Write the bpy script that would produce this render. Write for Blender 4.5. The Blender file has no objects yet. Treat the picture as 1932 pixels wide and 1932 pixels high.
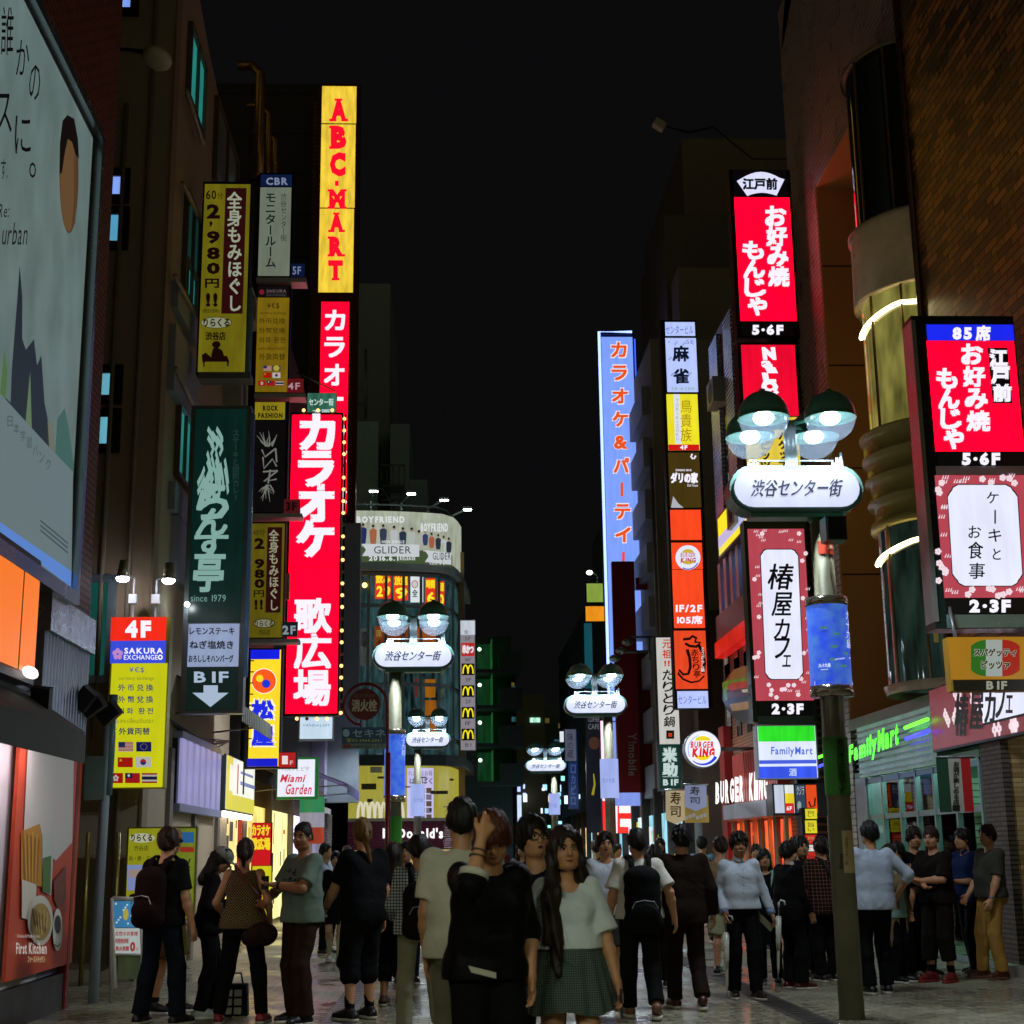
import bpy, math, random
import numpy as np
from mathutils import Vector, Matrix
random.seed(7); np.random.seed(7)
SC = bpy.context.scene
COL = SC.collection
# ------------------------------------------------------------------ camera
F, CP = 2745.0, 966.0            # focal length and centre in the units of the measured picture (1932 wide)
EYE = Vector((0.0, 0.0, 1.5))
_y = Vector((850 - CP, -(1610 - CP), F)).normalized()        # street axis seen in camera space (right, up, forward)
_z = Vector((-150, 11700, F)); _z = (_z - _y * _z.dot(_y)).normalized()
_x = _y.cross(_z)
# camera axes written in world space
CR = Vector((_x[0], _y[0], _z[0])); CU = Vector((_x[1], _y[1], _z[1])); CF = Vector((_x[2], _y[2], _z[2]))
if CR.x < 0:
 _x = -_x
 CR = Vector((_x[0], _y[0], _z[0])); CU = Vector((_x[1], _y[1], _z[1])); CF = Vector((_x[2], _y[2], _z[2]))
cam_d = bpy.data.cameras.new('camera'); cam = bpy.data.objects.new('camera', cam_d); COL.objects.link(cam)
cam.matrix_world = Matrix(((CR.x, CU.x, -CF.x, EYE.x), (CR.y, CU.y, -CF.y, EYE.y), (CR.z, CU.z, -CF.z, EYE.z), (0, 0, 0, 1)))
cam_d.sensor_width = 36.0; cam_d.sensor_fit = 'HORIZONTAL'; cam_d.lens = 36.0 * F / 1932.0
cam_d.clip_end = 2000.0; cam_d.clip_start = 0.1
cam_d.dof.use_dof = True; cam_d.dof.focus_distance = 21.0; cam_d.dof.aperture_fstop = 5.0
SC.camera = cam
# ------------------------------------------------------------------ night sky, exposure
GLOW = 4.6
W = bpy.data.worlds.new("World"); SC.world = W; W.use_nodes = True
wn = W.node_tree.nodes; wl = W.node_tree.links
sky = wn.new('ShaderNodeTexSky'); sky.sky_type = 'NISHITA'; sky.sun_disc = False
sky.sun_elevation = math.radians(-4); sky.sun_rotation = math.radians(120); sky.air_density = 2.0; sky.dust_density = 4.0
bg = wn['Background']; bg.inputs['Strength'].default_value = 0.02
mixc = wn.new('ShaderNodeMix'); mixc.data_type = 'RGBA'; mixc.inputs[0].default_value = 0.985
mixc.inputs[7].default_value = (0.175, 0.16, 0.18, 1)         # city glow on a hazy night sky
wl.new(sky.outputs[0], mixc.inputs[6])
# added glow in the unseen sky behind the viewer, to light facing fronts
wtc = wn.new('ShaderNodeTexCoord'); wsp = wn.new('ShaderNodeSeparateXYZ'); wl.new(wtc.outputs['Generated'], wsp.inputs[0])
wy = wn.new('ShaderNodeMapRange'); wy.interpolation_type = 'SMOOTHSTEP'; wy.inputs[1].default_value = .35; wy.inputs[2].default_value = -.75; wl.new(wsp.outputs[1], wy.inputs[0])
wz = wn.new('ShaderNodeMapRange'); wz.interpolation_type = 'SMOOTHSTEP'; wz.inputs[1].default_value = .85; wz.inputs[2].default_value = .05; wl.new(wsp.outputs[2], wz.inputs[0])
wm = wn.new('ShaderNodeMath'); wm.operation = 'MULTIPLY'; wl.new(wy.outputs[0], wm.inputs[0]); wl.new(wz.outputs[0], wm.inputs[1])
wg = wn.new('ShaderNodeMix'); wg.data_type = 'RGBA'; wg.inputs[7].default_value = (GLOW * .94, GLOW * .95, GLOW * .55, 1)
wl.new(wm.outputs[0], wg.inputs[0]); wl.new(mixc.outputs[2], wg.inputs[6]); wl.new(wg.outputs[2], bg.inputs[0])
SC.view_settings.view_transform = 'Standard'; SC.view_settings.look = 'None'
SC.view_settings.exposure = 0.0; SC.view_settings.gamma = 1.0
cy = SC.cycles
cy.use_denoising = True; cy.max_bounces = 6; cy.diffuse_bounces = 3; cy.glossy_bounces = 3; cy.transmission_bounces = 4
cy.transparent_max_bounces = 12; cy.sample_clamp_indirect = 3.0; cy.caustics_reflective = False; cy.caustics_refractive = False
cy.use_light_tree = True

# ------------------------------------------------------------------ geometry of the measured picture
def ray(px, py):
 return CR * ((px - CP) / F) - CU * ((py - CP) / F) + CF
def at(px, py, d):
 r = ray(px, py); return EYE + r * (d / r.y)
def atX(px, py, X):
 r = ray(px, py); return EYE + r * (X / r.x)
def atz(px, py, z=0.0):
 r = ray(px, py); return EYE + r * ((z - EYE.z) / r.z)
def atpoly(px, py, poly):
 """hit of the picture ray with a vertical wall given by its plan"""
 r = ray(px, py)
 best = None
 for (ax, ay), (bx, by) in zip(poly[:-1], poly[1:]):
  ex, ey = bx - ax, by - ay
  den = r.x * ey - r.y * ex
  if abs(den) < 1e-9: continue
  t = (ax * ey - ay * ex) / den
  u = (ax * r.y - ay * r.x) / den
  if t > 0 and -0.02 <= u <= 1.02 and (best is None or t < best): best = t
 if best is None:
  best = poly[-1][1] / r.y
 return EYE + r * best

# ------------------------------------------------------------------ materials
def s2l(c):
 return c / 12.92 if c <= 0.04045 else ((c + 0.055) / 1.055) ** 2.4
def hexc(h):
 h = h.lstrip('#'); h = ''.join(c * 2 for c in h) if len(h) == 3 else h; return tuple(s2l(int(h[i:i + 2], 16) / 255) for i in (0, 2, 4))
_M = {}
def newmat(key):
 m = bpy.data.materials.new(key); m.use_nodes = True
 nt = m.node_tree; nt.nodes.clear(); out = nt.nodes.new('ShaderNodeOutputMaterial')
 return m, nt, out
def N(nt, t, **kw):
 n = nt.nodes.new(t)
 for k, v in kw.items(): setattr(n, k, v)
 return n
def em(col, s=1.0, light=True, uneven=0.12, rough=.35):
 """backlit sign face: emission, faintly uneven as tubes behind acrylic are"""
 c = hexc(col) if isinstance(col, str) else col
 key = ('em', c, s, light, uneven, rough)
 if key in _M: return _M[key]
 m, nt, out = newmat('lit_face')
 b = N(nt, 'ShaderNodeBsdfPrincipled')
 b.inputs['Base Color'].default_value = (c[0] * .04, c[1] * .04, c[2] * .04, 1); b.inputs['Roughness'].default_value = rough
 b.inputs['Emission Color'].default_value = (*c, 1); b.inputs['Emission Strength'].default_value = s
 if uneven > 0:
  tc = N(nt, 'ShaderNodeTexCoord'); nz = N(nt, 'ShaderNodeTexNoise'); nz.inputs['Scale'].default_value = 1.6; nz.inputs['Detail'].default_value = 2; mp = N(nt, 'ShaderNodeMapping'); mp.inputs['Scale'].default_value = (4, 1.5, .8)
  mr = N(nt, 'ShaderNodeMapRange'); mr.inputs[1].default_value = .3; mr.inputs[2].default_value = .7
  mr.inputs[3].default_value = s * (1 - uneven); mr.inputs[4].default_value = s * (1 + uneven)
  nt.links.new(tc.outputs['Object'], mp.inputs[0]); nt.links.new(mp.outputs[0], nz.inputs['Vector']); nt.links.new(nz.outputs[0], mr.inputs[0]); nt.links.new(mr.outputs[0], b.inputs['Emission Strength'])
 nt.links.new(b.outputs[0], out.inputs[0])
 m.cycles.emission_sampling = 'FRONT' if light else 'NONE'
 _M[key] = m; return m
def emt(col, s=1.0):
 return em(col, s, False, 0)
def pr(col, rough=.6, metal=0.0, var=.25, scale=3.0, bump=0.0, bscale=40.0, spec=.4, coat=0.0):
 c = hexc(col) if isinstance(col, str) else col
 key = ('pr', c, rough, metal, var, scale, bump, bscale, spec)
 if key in _M: return _M[key]
 m, nt, out = newmat('surface')
 b = N(nt, 'ShaderNodeBsdfPrincipled'); b.inputs['Metallic'].default_value = metal
 b.inputs['Specular IOR Level'].default_value = spec
 tc = N(nt, 'ShaderNodeTexCoord')
 nz = N(nt, 'ShaderNodeTexNoise'); nz.inputs['Scale'].default_value = scale; nz.inputs['Detail'].default_value = 6; nz.inputs['Roughness'].default_value = .6
 nt.links.new(tc.outputs['Object'], nz.inputs['Vector'])
 cr = N(nt, 'ShaderNodeMix', data_type='RGBA')
 cr.inputs[6].default_value = (*[x * (1 - var) for x in c], 1); cr.inputs[7].default_value = (*[min(1, x * (1 + var)) for x in c], 1)
 nt.links.new(nz.outputs[0], cr.inputs[0]); nt.links.new(cr.outputs[2], b.inputs['Base Color'])
 mr = N(nt, 'ShaderNodeMapRange'); mr.inputs[3].default_value = max(.03, rough - .12); mr.inputs[4].default_value = min(1, rough + .12)
 nt.links.new(nz.outputs[0], mr.inputs[0]); nt.links.new(mr.outputs[0], b.inputs['Roughness'])
 if bump:
  n2 = N(nt, 'ShaderNodeTexNoise'); n2.inputs['Scale'].default_value = bscale; n2.inputs['Detail'].default_value = 4
  bp = N(nt, 'ShaderNodeBump'); bp.inputs['Strength'].default_value = bump; bp.inputs['Distance'].default_value = .02
  nt.links.new(tc.outputs['Object'], n2.inputs['Vector']); nt.links.new(n2.outputs[0], bp.inputs['Height']); nt.links.new(bp.outputs[0], b.inputs['Normal'])
 nt.links.new(b.outputs[0], out.inputs[0]); _M[key] = m; return m
def brickm(c1, c2, mortar, bw, bh, axis='yz', rough=.6, off=.5, msize=.012, bump=.3, spec=.4, squash=1.0):
 """bricks, tiles, planks or pavers laid in metres over two axes of the object"""
 key = ('brick', c1, c2, mortar, bw, bh, axis, rough, off, msize)
 if key in _M: return _M[key]
 m, nt, out = newmat('tiled_surface')
 b = N(nt, 'ShaderNodeBsdfPrincipled'); b.inputs['Specular IOR Level'].default_value = spec
 tc = N(nt, 'ShaderNodeTexCoord'); sp = N(nt, 'ShaderNodeSeparateXYZ'); cb = N(nt, 'ShaderNodeCombineXYZ')
 nt.links.new(tc.outputs['Object'], sp.inputs[0])
 nt.links.new(sp.outputs['xyz'.index(axis[0])], cb.inputs[0]); nt.links.new(sp.outputs['xyz'.index(axis[1])], cb.inputs[1])
 br = N(nt, 'ShaderNodeTexBrick'); br.offset = off; br.inputs['Scale'].default_value = 1.0
 br.inputs['Brick Width'].default_value = bw; br.inputs['Row Height'].default_value = bh; br.inputs['Mortar Size'].default_value = msize
 br.inputs['Mortar Smooth'].default_value = .2; br.inputs['Bias'].default_value = 0
 for i, c in ((1, c1), (2, c2), (3, mortar)): br.inputs[i].default_value = (*hexc(c), 1)
 nt.links.new(cb.outputs[0], br.inputs[0])
 nz = N(nt, 'ShaderNodeTexNoise'); nz.inputs['Scale'].default_value = 1.3; nz.inputs['Detail'].default_value = 6
 nt.links.new(tc.outputs['Object'], nz.inputs['Vector'])
 mx = N(nt, 'ShaderNodeMix', data_type='RGBA', blend_type='MULTIPLY'); mx.inputs[0].default_value = .55
 cr = N(nt, 'ShaderNodeMapRange'); cr.inputs[3].default_value = .55; cr.inputs[4].default_value = 1.35
 nt.links.new(nz.outputs[0], cr.inputs[0]); nt.links.new(br.outputs[0], mx.inputs[6]); nt.links.new(cr.outputs[0], mx.inputs[7])
 nt.links.new(mx.outputs[2], b.inputs['Base Color'])
 mr = N(nt, 'ShaderNodeMapRange'); mr.inputs[3].default_value = max(.05, rough - .15); mr.inputs[4].default_value = rough + .15
 nt.links.new(nz.outputs[0], mr.inputs[0]); nt.links.new(mr.outputs[0], b.inputs['Roughness'])
 bp = N(nt, 'ShaderNodeBump'); bp.inputs['Strength'].default_value = bump; bp.inputs['Distance'].default_value = .01; bp.invert = True
 nt.links.new(br.outputs[1], bp.inputs['Height']); nt.links.new(bp.outputs[0], b.inputs['Normal'])
 nt.links.new(b.outputs[0], out.inputs[0]); _M[key] = m; return m
def ribm(col, axis, freq, rough=.4, metal=.3, depth=.35):
 """ribbed or corrugated sheet"""
 key = ('rib', col, axis, freq, rough, metal)
 if key in _M: return _M[key]
 m, nt, out = newmat('ribbed_sheet'); c = hexc(col)
 b = N(nt, 'ShaderNodeBsdfPrincipled'); b.inputs['Roughness'].default_value = rough; b.inputs['Metallic'].default_value = metal
 tc = N(nt, 'ShaderNodeTexCoord'); wv = N(nt, 'ShaderNodeTexWave'); wv.wave_type = 'BANDS'; wv.bands_direction = axis.upper()
 wv.inputs['Scale'].default_value = freq * .314; wv.inputs['Distortion'].default_value = 0
 nt.links.new(tc.outputs['Object'], wv.inputs['Vector'])
 bp = N(nt, 'ShaderNodeBump'); bp.inputs['Strength'].default_value = 1.0; bp.inputs['Distance'].default_value = depth / freq
 nt.links.new(wv.outputs[1], bp.inputs['Height']); nt.links.new(bp.outputs[0], b.inputs['Normal'])
 nz = N(nt, 'ShaderNodeTexNoise'); nz.inputs['Scale'].default_value = 2; nz.inputs['Detail'].default_value = 5
 mx = N(nt, 'ShaderNodeMix', data_type='RGBA'); mx.inputs[6].default_value = (*[x * .7 for x in c], 1); mx.inputs[7].default_value = (*[min(1, x * 1.25) for x in c], 1)
 nt.links.new(tc.outputs['Object'], nz.inputs['Vector']); nt.links.new(nz.outputs[0], mx.inputs[0]); nt.links.new(mx.outputs[2], b.inputs['Base Color'])
 nt.links.new(b.outputs[0], out.inputs[0]); _M[key] = m; return m
def glassm(tint='#203830', rough=.05):
 """dark street window: black room behind, reflective pane"""
 return pr(tint, rough=rough, var=.2, scale=1.5, spec=.8)
def domem():
 if 'dome' in _M: return _M['dome']
 m, nt, out = newmat('clear_plastic')
 t = N(nt, 'ShaderNodeBsdfTransparent'); t.inputs[0].default_value = (.93, .95, 1, 1)
 tl = N(nt, 'ShaderNodeBsdfTranslucent'); tl.inputs[0].default_value = (.6, .68, .9, 1)
 g = N(nt, 'ShaderNodeBsdfGlossy'); g.inputs['Roughness'].default_value = .08
 lw = N(nt, 'ShaderNodeLayerWeight'); lw.inputs[0].default_value = .35
 m1 = N(nt, 'ShaderNodeMixShader'); m1.inputs[0].default_value = .2
 m2 = N(nt, 'ShaderNodeMixShader'); mt = N(nt, 'ShaderNodeMath', operation='MULTIPLY'); mt.inputs[1].default_value = .35
 nt.links.new(t.outputs[0], m1.inputs[1]); nt.links.new(tl.outputs[0], m1.inputs[2])
 nt.links.new(lw.outputs['Facing'], mt.inputs[0]); nt.links.new(mt.outputs[0], m2.inputs[0])
 nt.links.new(m1.outputs[0], m2.inputs[1]); nt.links.new(g.outputs[0], m2.inputs[2]); nt.links.new(m2.outputs[0], out.inputs[0])
 _M['dome'] = m; return m

# ------------------------------------------------------------------ scene graph
def thing(name, label, cat, loc=(0, 0, 0), group=None):
 o = bpy.data.objects.new(name, None); COL.objects.link(o); o.location = loc; o.empty_display_size = .2
 o['label'] = label; o['category'] = cat
 if group: o['group'] = group
 return o
def worldloc(o):
 v = Vector((0, 0, 0))
 while o is not None: v += o.location; o = o.parent
 return v
class MB:
 def __init__(s): s.v = []; s.f = []; s.m = []; s.mats = []; s.sm = []
 def mi(s, m):
  for i, x in enumerate(s.mats):
   if x is m: return i
  s.mats.append(m); return len(s.mats) - 1
 def add(s, vs, fs, m, smooth=False):
  b = len(s.v); s.v += [tuple(v) for v in vs]; i = s.mi(m)
  for f in fs: s.f.append(tuple(b + k for k in f)); s.m.append(i); s.sm.append(smooth)
 def box(s, x0, x1, y0, y1, z0, z1, m):
  s.add([(x0, y0, z0), (x1, y0, z0), (x1, y1, z0), (x0, y1, z0), (x0, y0, z1), (x1, y0, z1), (x1, y1, z1), (x0, y1, z1)],
    [(0, 3, 2, 1), (4, 5, 6, 7), (0, 1, 5, 4), (1, 2, 6, 5), (2, 3, 7, 6), (3, 0, 4, 7)], m)
 def poly(s, pts, m): s.add(pts, [tuple(range(len(pts)))], m)
 def slab(s, pts, off, m):
  """polygon thickened by the vector off"""
  n = len(pts); off = Vector(off); p = [Vector(q) for q in pts]; q = [v + off for v in p]
  fs = [tuple(range(n)), tuple(range(2 * n - 1, n - 1, -1))] + [(i, i + n, (i + 1) % n + n, (i + 1) % n) for i in range(n)]
  s.add(p + q, fs, m)
 def tube(s, path, r, m, n=8, caps=True, r1=None):
  path = [Vector(p) for p in path]; L = len(path); vs = []
  for i, p in enumerate(path):
   t = (path[min(i + 1, L - 1)] - path[max(i - 1, 0)]).normalized()
   a = Vector((0, 0, 1)) if abs(t.z) < .9 else Vector((1, 0, 0))
   u = t.cross(a).normalized(); w = t.cross(u)
   rr = r if r1 is None else r + (r1 - r) * i / max(1, L - 1)
   for k in range(n): vs.append(p + (u * math.cos(2 * math.pi * k / n) + w * math.sin(2 * math.pi * k / n)) * rr)
  fs = [(i * n + k, i * n + (k + 1) % n, (i + 1) * n + (k + 1) % n, (i + 1) * n + k) for i in range(L - 1) for k in range(n)]
  if caps: fs += [tuple(range(n))[::-1], tuple((L - 1) * n + k for k in range(n))]
  s.add(vs, fs, m, n > 6)
 def lathe(s, c, prof, m, n=20, smooth=True):
  """prof: list of (radius, z) about a vertical axis through c"""
  vs = []; L = len(prof)
  for r, z in prof:
   for k in range(n): a = 2 * math.pi * k / n; vs.append((c[0] + r * math.cos(a), c[1] + r * math.sin(a), c[2] + z))
  s.add(vs, [(i * n + k, i * n + (k + 1) % n, (i + 1) * n + (k + 1) % n, (i + 1) * n + k) for i in range(L - 1) for k in range(n)], m, smooth)
 def ball(s, c, r, m, n=12):
  r = (r, r, r) if not hasattr(r, '__len__') else r; vs = []; h = n // 2
  for i in range(h + 1):
   ph = math.pi * i / h
   for k in range(n):
    a = 2 * math.pi * k / n
    vs.append((c[0] + r[0] * math.sin(ph) * math.cos(a), c[1] + r[1] * math.sin(ph) * math.sin(a), c[2] + r[2] * math.cos(ph)))
  s.add(vs, [(i * n + k, (i + 1) * n + k, (i + 1) * n + (k + 1) % n, i * n + (k + 1) % n) for i in range(h) for k in range(n)], m, True)
 def build(s, name, parent=None, loc=None, **props):
  o0 = worldloc(parent) if parent is not None else Vector(loc or (0, 0, 0))
  me = bpy.data.meshes.new(name)
  me.from_pydata([(v[0] - o0.x, v[1] - o0.y, v[2] - o0.z) for v in s.v], [], s.f)
  for m in s.mats: me.materials.append(m)
  me.polygons.foreach_set('material_index', s.m); me.polygons.foreach_set('use_smooth', s.sm); me.update()
  o = bpy.data.objects.new(name, me); COL.objects.link(o)
  if parent is not None: o.parent = parent
  else: o.location = o0
  for k, v in props.items(): o[k] = v
  return o
def single(mb, name, label, cat, loc, group=None):
 """a thing that is one mesh"""
 o = mb.build(name, None, loc); o['label'] = label; o['category'] = cat
 if group: o['group'] = group
 return o
def struct(mb, name):
 return mb.build(name, None, (0, 0, 0), kind='structure')
def copytree(o, parent=None):
 c = o.copy(); COL.objects.link(c); c.parent = parent
 for ch in list(o.children): copytree(ch, c)
 return c

# ------------------------------------------------------------------ lettering
_G = {}; _tc = bpy.data.curves.new('lettering', 'FONT'); _tc.resolution_u = 2; _to = bpy.data.objects.new('lettering', _tc)
def glyph(ch, bold):
 k = (ch, bold)
 if k in _G: return _G[k]
 if _to.name not in COL.objects: COL.objects.link(_to)
 _tc.body = ch; _tc.offset = bold
 dg = bpy.context.evaluated_depsgraph_get(); dg.update()
 ev = _to.evaluated_get(dg); me = ev.to_mesh()
 vs = [(v.co.x, v.co.y) for v in me.vertices]; fs = [tuple(p.vertices) for p in me.polygons]
 ev.to_mesh_clear()
 if ord(ch) > 0x2E80: adv = 1.0
 elif vs: adv = max(v[0] for v in vs) + .07 + bold
 else: adv = .32
 _G[k] = (vs, fs, adv); return _G[k]
def textpx(st, x0, y0, x1, y1, d='h', bold=.0, shear=0.0, gap=0.0):
 """flat lettering fitted into a box of the picture; returns [(verts, faces)]"""
 res = []
 if d == 'h':
  x = 0; allv = []
  for ch in st:
   vs, fs, adv = glyph(ch, bold)
   res.append(([(a + x + shear * b, b) for a, b in vs], fs)); allv += res[-1][0]; x += adv + gap
  if not allv: return []
  ax, bx = min(v[0] for v in allv), max(v[0] for v in allv); ay, by = min(v[1] for v in allv), max(v[1] for v in allv)
  return [([(x0 + (a - ax) / (bx - ax) * (x1 - x0), y1 - (b - ay) / max(1e-6, by - ay) * (y1 - y0)) for a, b in vs], fs) for vs, fs in res]
 n = len(st); h = (y1 - y0) / n
 for i, ch in enumerate(st):
  vs, fs, adv = glyph(ch, bold)
  if ch in 'ー-〜': vs = [(.5 - (b - .38), .38 - (a - .5)) for a, b in vs]
  cx = .5
  if ord(ch) < 0x2E80 and vs: cx = (min(v[0] for v in vs) + max(v[0] for v in vs)) / 2
  elif ch in 'ァィゥェォッャュョっゃゅょ': pass
  asc = .84 if ord(ch) > 0x2E80 else .78
  w = (x1 - x0); t0 = y0 + i * h
  res.append(([((x0 + x1) / 2 + (a - cx + shear * b) * w, t0 + (asc + .04 - b) / .96 * h) for a, b in vs], fs))
 return res
class Canvas:
 """draws flat shapes measured in the picture on a real surface; mapper(px, py, lift) gives the point, lift metres proud of it"""
 def __init__(s, mapper, zo=(0, 0), zs=1.0, mb=None):
  s.map = mapper; s.o = zo; s.k = zs; s.mb = mb or MB(); s.lift = .004
 def q(s, x, y): return (s.o[0] + x * s.k, s.o[1] + y * s.k)
 def up(s, n=1): s.lift = .004 * n; return s
 def poly(s, pts, m, mb=None): (mb or s.mb).poly([s.map(*s.q(x, y), s.lift) for x, y in pts], m)
 def rect(s, x0, y0, x1, y1, m): s.poly([(x0, y1), (x1, y1), (x1, y0), (x0, y0)], m)
 def disc(s, cx, cy, rx, ry, m, n=28, a0=0, a1=360):
  s.poly([(cx + rx * math.cos(math.radians(a0 + (a1 - a0) * k / n)), cy - ry * math.sin(math.radians(a0 + (a1 - a0) * k / n))) for k in range(n if a1 - a0 == 360 else n + 1)], m)
 def line(s, pts, w, m, w1=None):
  """brush or neon stroke"""
  L = len(pts); A = []; B = []
  for i, (x, y) in enumerate(pts):
   xa, ya = pts[max(0, i - 1)]; xb, yb = pts[min(L - 1, i + 1)]
   l = math.hypot(xb - xa, yb - ya) or 1; nx, ny = -(yb - ya) / l, (xb - xa) / l
   ww = (w if w1 is None else w + (w1 - w) * i / (L - 1)) / 2
   A.append((x + nx * ww, y + ny * ww)); B.append((x - nx * ww, y - ny * ww))
  for i in range(L - 1): s.poly([A[i], A[i + 1], B[i + 1], B[i]], m)
 def text(s, st, x0, y0, x1, y1, m, d='h', bold=.0, shear=0.0, gap=0.0):
  x0, y0 = s.q(x0, y0); x1, y1 = s.q(x1, y1); cjk = any(ord(ch) > 0x2E80 for ch in st); b0 = 0.0 if cjk else bold
  res = textpx(st, x0, y0, x1, y1, d, b0, shear, gap); e = (bold - b0) * ((y1 - y0) / len(st) if d == 'v' else (y1 - y0)) * .95
  for i, (ox, oy) in enumerate([(0, 0)] + ([(-e, -e), (e, -e), (-e, e), (e, e)] if e > .15 else [])):
   for vs, fs in res: s.mb.add([s.map(x + ox, y + oy, s.lift + .0005 * i) for x, y in vs], fs, m)
def mapY(d): return lambda x, y, l: at(x, y, d - l)
def mapX(X, sgn=1): return lambda x, y, l: atX(x, y, X + sgn * l)

Z = {'1': (0, 0), '2': (0, 483), '3': (0, 966), '4': (0, 1449), '5': (360.5, 120), '6': (440.5, 560.7), '7': (440.5, 966), '8': (440.5, 1449),
  'r1': (1449, 0), 'r2': (1449, 483), 'r3': (1449, 966), 'r4': (1449, 1449), 'r5': (1081.4, 240.3), 'r6': (1081.4, 600.8), 'r7': (1001.3, 1041.3), 'r8': (1001.3, 1449)}
class Sign:
 """a boxed sign that faces down the street at depth d; parts are measured in the picture"""
 def __init__(s, name, label, cat, d, base, z=None, group=None):
  s.d = d; s.zo = Z[z] if z else (0, 0); s.zs = .25 if z else 1.0
  b = s.pt(*base); s.t = thing(name, label, cat, b, group)
 def pt(s, x, y): return at(s.zo[0] + x * s.zs, s.zo[1] + y * s.zs, s.d)
 def ext(s, x0, y0, x1, y1):
  xm, ym = (x0 + x1) / 2, (y0 + y1) / 2
  return s.pt(x0, ym).x, s.pt(x1, ym).x, s.pt(xm, y1).z, s.pt(xm, y0).z
 def box(s, part, x0, y0, x1, y1, t, m, front=0.0, mb=None, parent=None):
  X0, X1, z0, z1 = s.ext(x0, y0, x1, y1); b = mb or MB(); b.box(X0, X1, s.d - front, s.d + t, z0, z1, m)
  return b.build(part, parent or s.t) if mb is None else None
 def panel(s, x0, y0, x1, y1, m, lift=.012):
  """a lit face, one mesh with its lettering; returns a canvas to draw on"""
  X0, X1, z0, z1 = s.ext(x0, y0, x1, y1); c = Canvas(mapY(s.d - lift), s.zo, s.zs)
  y = s.d - lift
  c.mb.poly([(X0, y, z0), (X1, y, z0), (X1, y, z1), (X0, y, z1)], m)
  c.ext = (X0, X1, z0, z1); c.y = y; c.s = s
  return c
 def band(s, c, x0, y0, x1, y1, m, lift=.004):
  X0, X1, z0, z1 = s.ext(x0, y0, x1, y1); y = c.y - lift
  c.mb.poly([(X0, y, z0), (X1, y, z0), (X1, y, z1), (X0, y, z1)], m)
 def done(s, c, part='lit_panel'): return c.mb.build(part, s.t)
# ================================================================== GROUND
def groundm():
 m, nt, out = newmat('wet_paving')
 b = N(nt, 'ShaderNodeBsdfPrincipled')
 tc = N(nt, 'ShaderNodeTexCoord'); br = N(nt, 'ShaderNodeTexBrick'); br.offset = .5
 br.inputs['Scale'].default_value = 1; br.inputs['Brick Width'].default_value = .2; br.inputs['Row Height'].default_value = .1; br.inputs['Mortar Size'].default_value = .006
 for i, c in ((1, '#8f8c78'), (2, '#a29c82'), (3, '#3c3a32')): br.inputs[i].default_value = (*hexc(c), 1)
 nt.links.new(tc.outputs['Object'], br.inputs[0])
 nz = N(nt, 'ShaderNodeTexNoise'); nz.inputs['Scale'].default_value = .55; nz.inputs['Detail'].default_value = 5; nz.inputs['Roughness'].default_value = .62
 nt.links.new(tc.outputs['Object'], nz.inputs['Vector'])
 n2 = N(nt, 'ShaderNodeTexNoise'); n2.inputs['Scale'].default_value = 9; n2.inputs['Detail'].default_value = 6
 nt.links.new(tc.outputs['Object'], n2.inputs['Vector'])
 rr = N(nt, 'ShaderNodeMapRange'); rr.inputs[1].default_value = .44; rr.inputs[2].default_value = .64; rr.inputs[3].default_value = .09; rr.inputs[4].default_value = .62
 nt.links.new(nz.outputs[0], rr.inputs[0])
 ra = N(nt, 'ShaderNodeMath', operation='MULTIPLY_ADD'); ra.inputs[1].default_value = .22; nt.links.new(n2.outputs[0], ra.inputs[0]); nt.links.new(rr.outputs[0], ra.inputs[2])
 nt.links.new(ra.outputs[0], b.inputs['Roughness'])
 mx = N(nt, 'ShaderNodeMix', data_type='RGBA', blend_type='MULTIPLY'); mx.inputs[0].default_value = 1
 mr = N(nt, 'ShaderNodeMapRange'); mr.inputs[1].default_value = .3; mr.inputs[2].default_value = .7; mr.inputs[3].default_value = .45; mr.inputs[4].default_value = 1.25
 nt.links.new(n2.outputs[0], mr.inputs[0]); nt.links.new(br.outputs[0], mx.inputs[6]); nt.links.new(mr.outputs[0], mx.inputs[7]); nt.links.new(mx.outputs[2], b.inputs['Base Color'])
 bp = N(nt, 'ShaderNodeBump'); bp.inputs['Strength'].default_value = .45; bp.inputs['Distance'].default_value = .006; bp.invert = True
 b2 = N(nt, 'ShaderNodeBump'); b2.inputs['Strength'].default_value = .25; b2.inputs['Distance'].default_value = .01
 nt.links.new(n2.outputs[0], b2.inputs['Height']); nt.links.new(br.outputs[1], bp.inputs['Height']); nt.links.new(b2.outputs[0], bp.inputs['Normal']); nt.links.new(bp.outputs[0], b.inputs['Normal'])
 nt.links.new(b.outputs[0], out.inputs[0]); return m
g = MB(); g.poly([(-300, -60, 0), (300, -60, 0), (300, 600, 0), (-300, 600, 0)], groundm()); struct(g, 'street')
# drain channels with slotted covers
dm = pr('#1c1c1c', .5, .6); dl = pr('#3a3936', .6)
for X, nm in ((-1.05, 'drain'), (3.25, 'drain')):
 g = MB(); g.box(X - .14, X + .14, 4, 60, .001, .006, dl)
 for k in range(240): g.box(X - .09, X + .09, 4.1 + k * .2, 4.18 + k * .2, .006, .0085, dm)
 struct(g, nm)
# shallow doorway step on the right
g = MB(); g.box(6.62, 9.5, 14.8, 17.8, .0, .12, pr('#8d877a', .5)); struct(g, 'pavement')

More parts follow.
